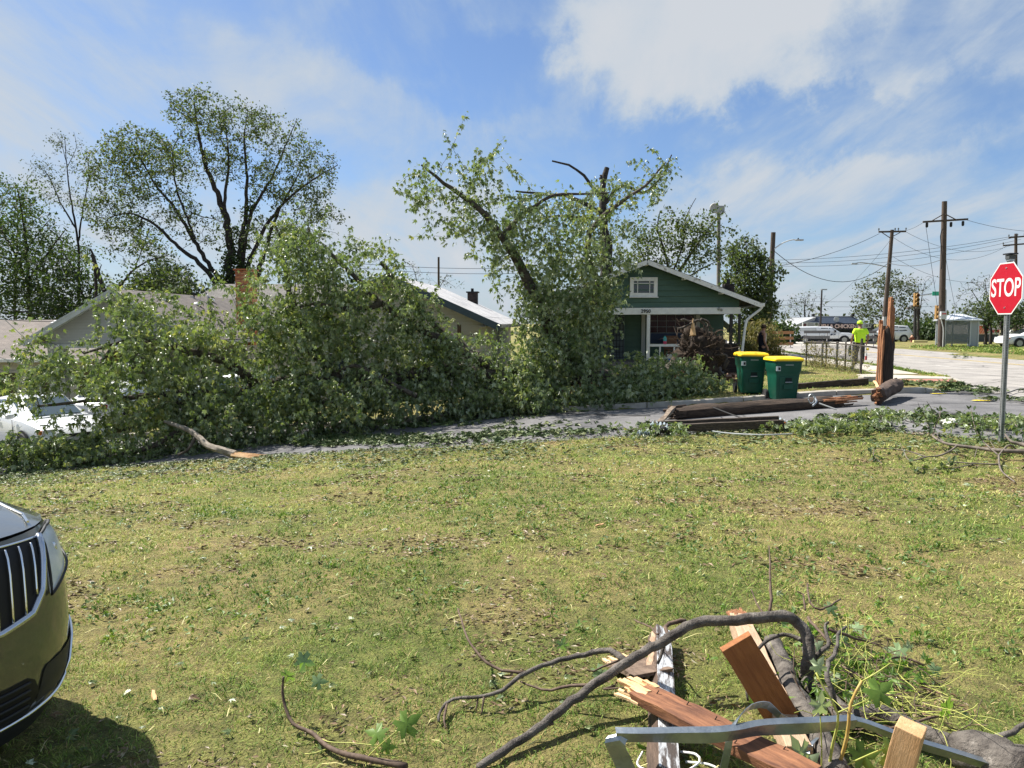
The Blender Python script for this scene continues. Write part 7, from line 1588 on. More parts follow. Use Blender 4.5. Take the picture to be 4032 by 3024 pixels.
def person(label, p, rz, J, m_skin, shirt, trousers, shoes, wide=1.0, sleeveless=False, hat=None, hair=None, panel=None):
    t = thing('person', label, 'person', p, rz)
    rad = {'pelvis': (.13 * wide, .11 * wide), 'spine': (.13 * wide, .105 * wide), 'chest': (.15 * wide, .11), 'neck': .055, 'skull': .078, 'crown': .075}
    for s in 'lr': rad.update({s + 'sh': .062, s + 'el': .043, s + 'wr': .030, s + 'hip': .088, s + 'kn': .060, s + 'an': .042, s + 'toe': .038, s + 'palm': .030, s + 'f1': .011, s + 'f2': .012, s + 'f3': .011, s + 'f4': .010, s + 'th': .012})
    for s, sx in (('l', -1), ('r', 1)):
        w = np.array(J[s + 'wr']); d = w - np.array(J[s + 'el']); d = d / np.linalg.norm(d); pl = w + d * .07; J[s + 'palm'] = tuple(pl)
        for k, o in enumerate((-.033, -.011, .011, .033)): J[s + 'f%d' % (k + 1)] = tuple(pl + d * (.085 - .01 * abs(k - 1)) + np.array((0, o, -.005 * k)))
        J[s + 'th'] = tuple(w + d * .05 + np.array((-sx * .02, .055, 0)))
    chains = [('pelvis', 'spine', 'chest', 'neck', 'skull', 'crown')]
    for s in 'lr': chains += [('chest', s + 'sh', s + 'el', s + 'wr', s + 'palm', s + 'f1'), (s + 'palm', s + 'f2'), (s + 'palm', s + 'f3'), (s + 'palm', s + 'f4'), (s + 'wr', s + 'th'), ('pelvis', s + 'hip', s + 'kn', s + 'an', s + 'toe')]
    V, Ed, rd, ix = chain_body(J, chains, rad); body = skin_mesh('body', V, Ed, rd, t, m_skin, ix['pelvis'])
    # face: nose, ears
    c = np.array(J['skull']); 
    # clothes
    k = 1.0
    Js = {n_: J[n_] for n_ in ('pelvis', 'spine', 'chest')}; low = np.array(J['pelvis']) - np.array((0, 0, .06)); Js['hem'] = tuple(low)
    rs = {'pelvis': (.175 * wide, .14 * wide), 'spine': (.175 * wide, .14 * wide), 'chest': (.18 * wide, .135), 'hem': (.18 * wide, .145 * wide)}; ch = [('hem', 'pelvis', 'spine', 'chest')]
    Js['collar'] = tuple(np.array(J['chest']) * .4 + np.array(J['neck']) * .6); rs['collar'] = (.085, .075); ch.append(('chest', 'collar'))
    for s in 'lr':
        Js[s + 'sh'] = J[s + 'sh']; rs[s + 'sh'] = .075 if sleeveless else .088
        ch.append(('chest', s + 'sh'))
        if not sleeveless: Js[s + 'slv'] = tuple(np.array(J[s + 'sh']) * .25 + np.array(J[s + 'el']) * .75); rs[s + 'slv'] = .078; ch.append((s + 'sh', s + 'slv'))
    V, Ed, rd, ix = chain_body(Js, ch, rs); sh = skin_mesh('shirt', V, Ed, rd, t, shirt, ix['spine'])
    Jt = {'waist': tuple(np.array(J['pelvis']) + np.array((0, 0, .05))), 'pelvis': J['pelvis']}; rt = {'waist': (.15 * wide, .125 * wide), 'pelvis': (.15 * wide, .13 * wide)}; ch = [('waist', 'pelvis')]
    for s in 'lr': Jt[s + 'hip'] = J[s + 'hip']; Jt[s + 'kn'] = J[s + 'kn']; Jt[s + 'an'] = tuple(np.array(J[s + 'an']) + np.array((0, 0, .02))); rt[s + 'hip'] = .105; rt[s + 'kn'] = .082; rt[s + 'an'] = .075; ch.append(('pelvis', s + 'hip', s + 'kn', s + 'an'))
    V, Ed, rd, ix = chain_body(Jt, ch, rt); skin_mesh('trousers', V, Ed, rd, t, trousers, ix['pelvis'])
    for s in 'lr':
        a, b = np.array(J[s + 'an']), np.array(J[s + 'toe']); skin_mesh('shoe', [a - (b - a) * .35 + (0, 0, -.035), a * .4 + b * .6 + (0, 0, -.02), b + (b - a) * .12 + (0, 0, -.005)], [(0, 1), (1, 2)], [(.048, .05), (.052, .05), (.042, .035)], t, shoes, 1, 1)
    hd = (np.array(J['skull']) + np.array(J['crown'])) / 2
    if hat:
        MB().lathe([(.107, -.02), (.110, .01), (.100, .065), (.06, .105), (0, .118)], tuple(np.array(J['crown']) + np.array((0, -.005, -.02))), n=18, cap=False).build('cap', hat, t, smooth=True, solid=.006)
        bm_ = []
        for a in np.linspace(-.9, .9, 9): bm_.append([(.105 * math.sin(a) + J['crown'][0], .10 * math.cos(a) + J['crown'][1], J['crown'][2] - .03), (.10 * math.sin(a) + J['crown'][0], .10 * math.cos(a) + .085 * math.cos(a * .8) + J['crown'][1], J['crown'][2] - .045)])
        MB().grid(np.array(bm_)).build('cap_brim', hat, t, smooth=True, solid=.006)
    if hair: MB().lathe([(.088, -.05), (.094, .0), (.085, .055), (.05, .09), (0, .10)], tuple(np.array(J['crown']) + np.array((0, -.016, -.025))), n=16, cap=False).build('hair', hair, t, smooth=True, solid=.006)
    # ears and nose
    for sx in (-1, 1): MB().lathe([(.0, -.012), (.022, -.008), (.024, .006), (0, .012)], (J['skull'][0] + sx * .082, J['skull'][1] - .005, J['skull'][2] + .03), axis='x', n=10).build('ear', m_skin, t, smooth=True)
    y0 = J['skull'][1] + .078; MB().add([(J['skull'][0] - .016, y0 - .01, J['skull'][2] + .015), (J['skull'][0] + .016, y0 - .01, J['skull'][2] + .015), (J['skull'][0], y0 + .026, J['skull'][2] + .018), (J['skull'][0], y0 - .004, J['skull'][2] + .065)], [(0, 2, 3), (2, 1, 3), (0, 1, 2)]).build('nose', m_skin, t, smooth=True)
    for sx in (-1, 1): MB().lathe([(0, 0), (.012, .004), (0, .009)], (J['skull'][0] + sx * .032, y0 - .010, J['skull'][2] + .068), axis='y', n=8).build('eye', M_BLACK, t)
    MB().box((J['skull'][0], y0 - .006, J['skull'][2] - .018), (.05, .014, .008)).build('mouth', mat('lips', (.28, .09, .07), .6), t)
    return t
SK1 = mat('skin', (.33, .17, .11), .6, (.37, .20, .13), scale=12); SK2 = mat('skin_dark', (.20, .10, .065), .6, (.24, .125, .08), scale=12)
f = at(3383, 1448, 31.3); fw = np.array((f[0], 31.3, float(gz(f[0], 31.3)) + .03))
J = dict(pelvis=(0, 0, .96), spine=(0, .0, 1.14), chest=(0, .03, 1.38), neck=(0, .05, 1.53), skull=(0, .075, 1.63), crown=(0, .085, 1.71), lsh=(-.205, .0, 1.43), lel=(-.315, -.03, 1.16), lwr=(-.325, .06, .93), rsh=(.205, 0, 1.43), rel=(.315, -.03, 1.16), rwr=(.305, .08, .93), lhip=(-.10, 0, .90), lkn=(-.13, .02, .50), lan=(-.15, -.03, .10), ltoe=(-.17, .12, .045), rhip=(.10, 0, .90), rkn=(.14, .06, .50), ran=(.15, .08, .10), rtoe=(.18, .23, .045))
wk = person('worker in a neon yellow shirt and cap seen from behind', fw, R(-4), J, SK2, mat('hi_vis', (.50, .80, .02), .7, (.55, .85, .03), scale=6, bump=.15, bscale=9), mat('dark_denim', (.020, .021, .024), .9, (.035, .036, .04), scale=8), M_BLACK, 1.22, hat=mat('hi_vis_cap', (.50, .78, .03), .6))
wk.scale = (1.0, 1.0, 1.0)
# what the worker carries
h = fw + np.array((.31, .12, .80)); t = thing('marking_wand', 'red and white marking wand with a yellow flag in the worker hand', 'tool', fw + np.array((.33, .14, .25))); MB().tube([h, h + np.array((.02, .02, -.62))], .012, 6).build('shaft', M_STEEL, t, world=True); MB().lathe([(.04, 0), (.04, .16)], tuple(h + np.array((.02, .02, -.60))), n=12).build('can_red', mat('can_red', (.42, .03, .03), .4), t, world=True); MB().lathe([(.041, .16), (.041, .27)], tuple(h + np.array((.02, .02, -.60))), n=12).build('can_white', mat('can_white', (.6, .6, .58), .4), t, world=True); MB().lathe([(.0, 0), (.05, .03), (.06, .08), (.0, .13)], tuple(h + np.array((.07, .0, -.22))), n=10).build('flag', mat('flag_yellow', (.70, .52, .03), .6), t, world=True)
t = thing('tool_bag', 'dark green bag hanging from the worker left hand', 'bag', fw + np.array((-.36, .1, .35))); G = [[(.055 * k2 * math.cos(a), .05 * math.sin(a), -.46 + .42 * s_) for a in np.linspace(0, 6.283, 11)] for s_, k2 in ((0, .7), (.3, 1.2), (.7, 1.1), (1, .6))]; mb = MB(); mb.grid(np.array(G) + (fw + np.array((-.36, .1, .82)))); mb.build('bag_body', mat('bag_green', (.02, .05, .035), .8), t, world=True, smooth=True)
f = at(2999, 1440, 28.3); fm = np.array((f[0], 28.3, float(gz(f[0], 28.3))))
J = dict(pelvis=(0, 0, .92), spine=(0, -.01, 1.10), chest=(0, .0, 1.32), neck=(0, .02, 1.46), skull=(0, .055, 1.56), crown=(0, .06, 1.63), lsh=(-.18, -.01, 1.36), lel=(-.22, -.06, 1.10), lwr=(-.20, .03, .88), rsh=(.18, -.01, 1.36), rel=(.23, -.03, 1.09), rwr=(.22, .08, .87), lhip=(-.09, 0, .86), lkn=(-.10, .02, .47), lan=(-.10, -.05, .09), ltoe=(-.11, .10, .04), rhip=(.09, 0, .86), rkn=(.10, .06, .47), ran=(.10, .04, .09), rtoe=(.11, .19, .04))
man = person('man in a black and white sleeveless top walking past the bungalow', fm, R(-82), J, SK1, mat('navy_top', (.008, .010, .020), .85, (.014, .016, .03), scale=7), mat('dark_trousers', (.015, .015, .018), .9), M_BLACK, .95, True, hair=mat('short_hair', (.06, .035, .02), .9))
MB().box((.165, .02, 1.20), (.03, .10, .34)).build('white_side_panel', mat('vest_white', (.60, .60, .58), .8), man, bevel=.012)
# ------------------------------------------------------------------ foreground debris
def gh_(u, v, h=0.0): return ground_hit(u, v, h)
M_BARKF = mat('grey_bark', (.048, .039, .033), .85, (.18, .158, .135), (.36, .33, .29), scale=13, detail=10, bump=.9, bscale=60)
M_TWIG = mat('brown_twig', (.055, .032, .022), .8, (.14, .095, .065), scale=30)
M_STEM = mat('green_stem', (.34, .38, .07), .6, (.46, .46, .12), scale=20)
M_BIGLEAF = mat('fresh_leaf', (.105, .190, .034), .45, (.17, .27, .060), scale=14, trans=.38, back=(.26, .36, .18), spec=.4)
M_PALELEAF = mat('pale_leaf', (.28, .36, .20), .6, (.36, .42, .28), scale=14, trans=.3)
def limb(parent, pts, r0, r1, name='limb', m_=None, n=10, wob=.0, seed=0):
    P = smooth_path([gh_(*p) for p in pts], .05)
    if wob: P = P + np.random.RandomState(seed).normal(size=P.shape) * wob
    return MB().tube(P, np.linspace(r0, r1, len(P)), n, jit=.16, seed=seed).build(name, m_ or M_BARKF, parent, smooth='all', world=True)
MAPLE = [(0, 0), (.10, .07), (.00, .30), (.14, .33), (.24, .16), (.40, .50), (.50, .40), (.61, .41), (.47, .13), (.68, .16), (.80, .09), (1.0, .0)]
MAPLE = MAPLE + [(x, -y) for x, y in reversed(MAPLE[1:-1])]
def big_leaf(parent, p, d, nrm, size, m_=None, curl=.25):
    d = np.array(d, float); d /= np.linalg.norm(d); nrm = np.array(nrm, float); s = np.cross(nrm, d); s /= np.linalg.norm(s); u = np.cross(d, s)
    V = [np.array(p) + size * (x * d + y * s + (-curl * (x * x * .5 + y * y)) * u) for x, y in MAPLE]; c = np.array(p) + size * (.45 * d + .03 * u)
    k = len(V); return MB().add(V + [c], [(i_, (i_ + 1) % k, k) for i_ in range(k)]).build('leaf', m_ or M_BIGLEAF, parent, world=True, smooth='all')
br = thing('fallen_branch', 'thick grey branch arching over the broken boards', 'branch', gh_(2080, 2890))
limb(br, [(1880, 3018, .03), (2080, 2893, .05), (2250, 2765, .10), (2400, 2655, .17), (2530, 2572, .23), (2640, 2512, .28), (2740, 2452, .33), (2900, 2442, .35), (3050, 2424, .36), (3110, 2430, .35), (3160, 2475, .30), (3182, 2560, .22), (3175, 2650, .12)], .016, .028, seed=1, wob=.003)
limb(br, [(3170, 2680, .06), (3190, 2620, .12), (3182, 2550, .22)], .031, .027, seed=2)
for k, (pts, r0, r1) in enumerate([
    ([(2455, 2600, .19), (2400, 2563, .19), (2300, 2575, .17), (2202, 2601, .15), (2076, 2645, .12), (1981, 2715, .09), (1905, 2740, .07), (1785, 2753, .05), (1734, 2797, .04), (1728, 2840, .02)], .015, .006),
    ([(2076, 2645, .12), (2010, 2643, .12), (1943, 2626, .13), (1867, 2557, .18), (1835, 2494, .22), (1804, 2400, .26)], .008, .004),
    ([(1760, 2760, .05), (1748, 2820, .03), (1755, 2868, .02)], .007, .004), ([(2348, 2696, .13), (2250, 2700, .11), (2171, 2715, .09), (2100, 2705, .08), (2050, 2683, .08)], .009, .004),
    ([(2640, 2512, .28), (2620, 2470, .30), (2660, 2448, .31), (2700, 2446, .31)], .009, .012), ([(2620, 2500, .28), (2610, 2560, .22), (2590, 2610, .18)], .010, .007),
    ([(3030, 2424, .36), (3036, 2330, .45), (3030, 2250, .52), (3028, 2150, .60)], .008, .003), ([(3010, 2424, .36), (2975, 2370, .38), (2960, 2320, .42)], .005, .003),
    ([(3180, 2530, .24), (3080, 2500, .25), (3000, 2540, .22), (2950, 2620, .16), (2938, 2700, .10), (2945, 2760, .05)], .011, .005), ([(2985, 2558, .2), (2930, 2550, .2), (2880, 2530, .2)], .006, .003), ([(2955, 2620, .16), (3000, 2665, .10), (3035, 2665, .08)], .006, .003), ([(2940, 2690, .1), (2970, 2725, .06), (3015, 2728, .05)], .005, .003), ([(2960, 2600, .16), (2920, 2660, .1), (2905, 2672, .1)], .005, .003),
    ([(2440, 2600, .18), (2340, 2640, .12), (2310, 2640, .12)], .006, .003), ([(2420, 2700, .06), (2380, 2712, .06), (2480, 2707, .08)], .006, .003), ([(2500, 2440, .2), (2560, 2470, .24), (2590, 2500, .26)], .004, .005),
    ([(1905, 2742, .07), (1900, 2790, .03), (1895, 2812, .01)], .005, .003), ([(1880, 2745, .06), (1878, 2800, .02)], .005, .003), ([(2180, 2850, .06), (2130, 2865, .05), (2070, 2880, .04)], .006, .003)]):
    limb(br, pts, r0, r1, 'twig', M_BARKF if r0 > .009 else M_TWIG, 7, .002, k)
# the thick pieces on the right
b2 = thing('tree_limb', 'heavy forked grey limb lying under the right-hand boards', 'branch', gh_(3300, 2900))
limb(b2, [(3040, 2530, .05), (3085, 2620, .06), (3110, 2700, .06), (3150, 2770, .07), (3190, 2840, .07), (3250, 2950, .06), (3310, 3060, .05)], .046, .050, seed=5)
limb(b2, [(3175, 2690, .06), (3250, 2740, .06), (3310, 2800, .06), (3360, 2850, .05)], .034, .04, seed=6)
limb(b2, [(3360, 2830, .06), (3430, 2805, .09), (3500, 2815, .10), (3580, 2860, .09), (3680, 2905, .08), (3780, 2945, .08), (3830, 2975, .08)], .032, .036, seed=7)
limb(b2, [(3800, 2960, .07), (3880, 2985, .08), (3960, 3020, .08), (4060, 3070, .08)], .078, .10, 'butt', seed=8, wob=.004)
for k, (pts, r0, r1) in enumerate([([(3300, 2800, .1), (3268, 2700, .2), (3255, 2640, .24), (3290, 2560, .26), (3300, 2500, .28), (3330, 2470, .28)], .013, .006), ([(3180, 2620, .12), (3240, 2560, .2), (3265, 2530, .22), (3250, 2470, .26), (3262, 2450, .28)], .014, .006), ([(3262, 2478, .25), (3330, 2500, .22), (3390, 2522, .18), (3460, 2538, .12)], .009, .004), ([(3170, 2400, .2), (3160, 2340, .24), (3140, 2330, .25)], .006, .003), ([(3180, 2430, .2), (3220, 2480, .2), (3280, 2540, .2)], .008, .006), ([(3310, 2620, .1), (3420, 2680, .08), (3500, 2740, .06), (3570, 2770, .03)], .007, .003), ([(3880, 2950, .1), (3930, 2900, .14), (3990, 2880, .16), (4060, 2840, .18)], .015, .008), ([(3900, 2960, .1), (3970, 2940, .12), (4060, 2945, .12)], .013, .008), ([(3960, 3000, .1), (4060, 2975, .12)], .012, .008), ([(3480, 2880, .06), (3600, 2845, .1), (3680, 2825, .12), (3700, 2815, .12)], .007, .004), ([(3640, 2620, .04), (3560, 2590, .05), (3460, 2600, .06), (3340, 2600, .06)], .006, .004), ([(3180, 2300, .2), (3190, 2370, .2), (3230, 2400, .18), (3310, 2360, .14)], .006, .005)]):
    limb(b2, pts, r0, r1, 'twig', M_BARKF if r0 > .009 else M_TWIG, 7, .002, k + 20)
# small branch at lower left of the pile
b3 = thing('small_branch', 'thin curved branch with yellow stems at the bottom of the lawn', 'branch', gh_(1354, 2968))
limb(b3, [(1117, 2665, .22), (1113, 2700, .18), (1117, 2760, .12), (1152, 2848, .05), (1228, 2886, .03), (1285, 2937, .03), (1354, 2968, .03), (1443, 2987, .03), (1600, 3018, .03)], .005, .014, 'stem', M_TWIG, seed=3)
for k, pts in enumerate([[(1120, 2690, .18), (1145, 2620, .24), (1165, 2590, .27)], [(1125, 2700, .16), (1175, 2680, .18), (1225, 2682, .18)], [(1228, 2886, .03), (1290, 2920, .03), (1380, 2925, .04), (1500, 2937, .04)], [(1443, 2985, .03), (1500, 2930, .1), (1560, 2880, .15)], [(1300, 2945, .02), (1240, 2965, .02), (1200, 2968, .02)], [(1443, 2980, .03), (1440, 3020, .01)], [(1480, 2970, .03), (1540, 2975, .03), (1590, 2985, .02)]]): limb(b3, pts, .003, .002, 'leaf_stem', M_STEM, 5, .0, k)
for k, (u, v, h, dx, dz, s) in enumerate(((1165, 2590, .27, .8, -.4, .10), (1225, 2682, .18, 1, -.1, .08), (1560, 2880, .15, .8, .5, .12), (1140, 2640, .23, -.4, -.9, .08), (1520, 2900, .1, -.7, .1, .10), (1500, 2937, .04, 1, -.2, .07))): big_leaf(b3, gh_(u, v, h), (dx, .2, dz), (.2, -.7, .6), s)
# stems and leaves that stand in the pile
b4 = thing('leafy_sprig', 'green sprig with lobed leaves standing among the boards', 'plant', gh_(3330, 2990))
for k, (pts, r0, r1, m_) in enumerate([([(3262, 3060, .02), (3275, 2950, .14), (3300, 2815, .3), (3250, 2720, .38), (3208, 2640, .44)], .006, .003, M_STEM), ([(3290, 3060, .02), (3335, 2900, .2), (3350, 2770, .32), (3395, 2680, .40)], .007, .005, mat('tan_stem', (.36, .22, .05), .6, (.46, .33, .10), scale=16)), ([(3395, 2682, .40), (3450, 2650, .44), (3505, 2612, .47)], .003, .002, M_STEM), ([(3300, 2805, .3), (3360, 2780, .3), (3420, 2755, .3)], .003, .002, M_STEM), ([(3280, 3040, .05), (3380, 2990, .12), (3470, 2950, .18)], .004, .002, M_STEM), ([(3235, 3060, .02), (3235, 2930, .16), (3230, 2820, .28)], .003, .002, M_STEM), ([(3700, 2825, .12), (3770, 2810, .14), (3830, 2790, .15), (3850, 2770, .16)], .003, .002, M_STEM), ([(3700, 2825, .12), (3715, 2790, .16), (3725, 2755, .2)], .003, .002, M_STEM), ([(3700, 2830, .12), (3740, 2870, .08), (3790, 2905, .05)], .003, .002, M_STEM), ([(3345, 2905, .15), (3400, 2930, .13), (3450, 2955, .1)], .003, .002, M_STEM)]): limb(b4, pts, r0, r1, 'stem', m_, 6, 0, k)
for k, (u, v, h, dx, dy, dz, s, m_) in enumerate(((3208, 2650, .44, .5, .1, .8, .07, M_PALELEAF), (3420, 2755, .3, .7, .1, .45, .12, None), (3470, 2950, .18, .85, 0, -.5, .16, None), (3228, 2815, .28, .1, 0, .9, .09, M_PALELEAF), (3170, 3010, .1, -.3, 0, .7, .12, M_PALELEAF), (3150, 3040, .08, .6, 0, .6, .10, M_PALELEAF), (3725, 2755, .2, .3, .1, -.9, .10, None), (3575, 2580, .05, -.8, .3, .2, .12, None), (3580, 2570, .05, .0, .2, 1, .07, M_PALELEAF), (3300, 2520, .08, .8, .3, .1, .09, None), (3660, 2640, .04, .9, .2, .1, .08, None), (3400, 2480, .05, -.6, .4, .1, .09, None), (3620, 2690, .03, .4, .6, .2, .09, None), (3310, 2690, .05, -.3, .5, .3, .09, M_PALELEAF), (3350, 2990, .1, .7, 0, .2, .12, None), (3250, 2400, .1, .8, .2, .1, .09, None), (3200, 2560, .1, .6, .3, .3, .09, M_PALELEAF), (2330, 2660, .1, .9, 0, .2, .10, None), (2210, 2560, .2, .2, 0, .8, .07, None), (3480, 2860, .06, .5, .3, .2, .10, None), (3430, 2830, .05, .8, .4, .1, .09, None))): big_leaf(b4, gh_(u, v, h), (dx, dy, dz), (.15, -.75, .6), s, m_)
# fine tangle of twigs, stalks and small leaves between the limbs
rgt = np.random.RandomState(21)
for nm, m_, n, r in (('twig_tangle', M_TWIG, 110, .0026), ('stalk_tangle', M_STEM, 120, .0019)):
    mb = MB()
    for k in range(n):
        u, v = (3330 + rgt.normal() * 150, 2640 + rgt.normal() * 120) if k % 3 else (3330 + 420 * rgt.rand(), 2700 + 220 * rgt.rand()); P = [gh_(u, v, .02 + .16 * rgt.rand() ** 2)]; d = rgt.normal(size=3); d[2] = abs(d[2]) * .25; d /= np.linalg.norm(d); ln = .10 + .28 * rgt.rand()
        for j in range(5): d = d + rgt.normal(size=3) * .28; d[2] -= .05; d /= np.linalg.norm(d); q = P[-1] + d * ln / 5; q[2] = max(q[2], float(gz(q[0], q[1])) + .008); P.append(q)
        mb.tube(P, np.linspace(r, r * .5, 6), 4, cap=False)
    tag(mb.build(nm, m_, b2, world=True, smooth='all'), kind='stuff')
pp = np.array([gh_(3340 + rgt.normal() * 170, 2640 + rgt.normal() * 130, .02 + .07 * rgt.rand()) for k in range(150)]); LV, LQ, rn, _ = leaf_cloud(pp, rgt.normal(size=pp.shape), 2, .055, .03, rgt, 'maple', .2)
tag(link('small_leaves', np_mesh('small_leaves', LV - np.array(b2.location), [LQ], M_BIGLEAF, False, rn), b2), kind='stuff')
# ---- boards
def wood(name, c1, c2, c3=None, st=(1, 9, 9)): return mat(name, c1, .75, c2, c3, scale=5, detail=8, stretch=st, bump=.35, bscale=20)
def board(name, label, p0, p1, w, h, m_, up=(0, 0, 1), seg=12, rough=.008, splint0=0, splint1=0, seed=0, ms=None):
    """plank with its own frame along local x so the grain follows it"""
    p0, p1 = np.array(p0), np.array(p1); t = thing(name, label, 'board', p0); ln = np.linalg.norm(p1 - p0); d = (p1 - p0) / ln; up = np.array(up, float); s = np.cross(up, d); s /= np.linalg.norm(s); u = np.cross(d, s)
    mb = MB(); mb.beam((0, 0, 0), (ln, 0, 0), w, h, rough=rough, seed=seed, seg=seg); o = mb.build('plank', m_, t, bevel=.003)
    Mx = Matrix((tuple(d), tuple(s), tuple(u))).transposed().to_4x4(); o.matrix_basis = Mx
    rg = random.Random(seed)
    for (k, n, sg_) in ((0, splint0, -1), (ln, splint1, 1)):
        for j in range(n):
            y = (rg.random() - .5) * w * .95; z = (rg.random() - .5) * h * .9; l = .02 + .09 * rg.random() ** 2
            sp = MB(); sp.beam((k - sg_ * .05, y, z), (k + sg_ * l, y + .01 * (rg.random() - .5), z + .02 * (rg.random() - .5)), .012 + .01 * rg.random(), .010, rough=.005, seed=j, seg=3); q_ = sp.build('splinter', ms or M_FRESH, t); q_.matrix_basis = Mx
    return t, Mx, ln
M_OLD = wood('old_dark_board', (.045, .028, .020), (.13, .085, .06)); M_RED = wood('red_brown_board', (.09, .034, .017), (.28, .12, .055), (.40, .20, .10)); M_ORANGE = wood('orange_board', (.22, .078, .022), (.32, .125, .038)); M_PINE = wood('pine_board', (.52, .29, .13), (.64, .40, .21)); M_TAN = wood('tan_board', (.34, .22, .14), (.50, .36, .24))
t, Mx, ln = board('painted_board', 'old post with one flaking white painted face', gh_(2612, 3090, .05), gh_(2596, 2500, .06), .085, .095, M_OLD, up=(.45, 0, .9), seed=1)
pw_ = MB().box((ln / 2, 0, .0495), (ln - .02, .083, .003)).build('paint_layer', mat('flaking_white', (.55, .58, .60), .7, (.64, .66, .68), (.10, .08, .07), scale=5, detail=9, stretch=(1.6, 10, 1), ramp=(.3, .44), bump=.3), t); pw_.matrix_basis = Mx
board('broken_board', 'red brown board with a bright splintered end', gh_(2520, 2725, .15), gh_(3190, 3062, .14), .125, .042, M_RED, splint0=34, seed=2, up=(.12, -.25, 1), rough=.008)
rgn = random.Random(5); nb = [o for o in COL.objects if o.name == 'broken_board'][0]; Mn = nb.children[0].matrix_basis.copy()
for k in range(7): yn = (rgn.random() - .5) * .1; q_ = MB().tube([(.08 + .14 * k, yn, .018), (.09 + .14 * k, yn + .004, .028 + .012 * rgn.random())], .0022, 5).build('nail', M_BLACK, nb); q_.matrix_basis = Mn
board('bark_slab', 'flat dark slab with splintered edges behind the painted post', gh_(2455, 2600, .04), gh_(2570, 2650, .10), .20, .02, wood('bark_slab', (.10, .065, .045), (.20, .14, .10)), splint0=18, seed=3, up=(.1, -.4, 1), rough=.014)
board('orange_plank', 'orange brown plank leaning with its cut end up', gh_(3085, 2835, .06), gh_(2893, 2522, .40), .038, .135, M_ORANGE, up=(.55, .0, .45), seed=4, rough=.003)
board('weathered_beam', 'weathered tan beam with a torn orange end in the grass', gh_(3150, 2985, .05), gh_(2905, 2440, .05), .10, .085, M_TAN, seed=5, splint1=26, ms=M_SPLIT, rough=.008)
board('pine_post', 'pale sawn pine post standing tilted at the bottom', gh_(3505, 3160, .0), gh_(3588, 2862, .30), .088, .088, M_PINE, up=(.75, -.6, .2), seed=6, rough=.002, seg=4)
board('grey_offcut', 'small weathered offcut behind the painted post', gh_(2555, 2660, .06), gh_(2575, 2510, .08), .03, .06, M_TAN, seed=7)
board('short_offcut', 'short wood offcut under the bent metal strip', gh_(3190, 3060, .03), gh_(3260, 2990, .04), .06, .03, M_PINE, seed=8)
# ---- bent metal trim
def ribbon(parent, pts, wdir, w, name='strip', th=.0025, flange=None):
    P = smooth_path(pts, .03); n = len(P); G = []
    W_ = np.array(wdir, float)
    for k in range(n):
        d = W_ if W_.ndim == 1 else W_[0] * (1 - k / (n - 1)) + W_[1] * (k / (n - 1)); d = d / np.linalg.norm(d); j = .003 * math.sin(k * .43) + .002 * math.sin(k * .17 + 1)
        row = [P[k] - d * w / 2 + np.array((0, j, 0)), P[k] + d * w / 2 + np.array((0, -j, 0))]
        if flange is not None: row.append(row[-1] + np.array(flange))
        G.append(row)
    return MB().grid(np.array(G)).build(name, M_TRIMMETAL, parent, world=True, solid=th)
M_TRIMMETAL = mat('trim_metal', (.20, .23, .26), .34, (.36, .40, .43), (.20, .16, .11), scale=6, detail=8, metal=.85, bump=.3, bscale=14)
mt = thing('metal_trim', 'long bent galvanised trim strip lying across the boards', 'metal strip', gh_(2860, 2880))
ribbon(mt, [gh_(2425, 2905, .20), gh_(2600, 2905, .20), gh_(2800, 2905, .20), gh_(2905, 2893, .20), gh_(3000, 2876, .20), gh_(3180, 2868, .2), gh_(3370, 2852, .2)], (0, -.25, 1), .044, flange=(0, .03, .006))
ribbon(mt, [gh_(3370, 2850, .2), gh_(3420, 2862, .18), gh_(3600, 2930, .14), gh_(3800, 2990, .10), gh_(3990, 3050, .08)], (0, -.5, .8), .038, flange=(0, .03, .004))
ribbon(mt, [gh_(2425, 2890, .21), gh_(2410, 2920, .19), gh_(2440, 2985, .12), gh_(2475, 3060, .05)], (.9, .0, .25), .055, flange=(.02, .0, -.02))
ribbon(mt, [gh_(2845, 3050, .03), gh_(2865, 2950, .14), gh_(2885, 2860, .22), gh_(2930, 2800, .25), gh_(2975, 2778, .26), gh_(3025, 2778, .26), gh_(3070, 2820, .22), gh_(3140, 2855, .16)], [(.8, .1, .3), (.0, -.4, .9)], .032)
ribbon(mt, [gh_(3225, 2900, .10), gh_(3190, 2935, .09), gh_(3170, 2990, .06), gh_(3150, 3040, .04)], (.9, .2, .3), .022)
# white cord under the boards
t = thing('white_cord', 'loose white plastic cord curling under the boards', 'cord', gh_(2720, 3000)); MB().tube(smooth_path([gh_(2530, 2960, .03), gh_(2510, 3010, .02), gh_(2560, 3040, .02)], .02), .004, 6).build('cord', M_WHITE, t, world=True)
for pts in ([(2680, 2960, .04), (2740, 2970, .05), (2755, 3000, .04), (2700, 3040, .02)], [(2700, 3000, .02), (2790, 3010, .03), (2850, 3040, .02)]): MB().tube(smooth_path([gh_(*p) for p in pts], .02), .0045, 6).build('cord', M_WHITE, t, world=True)

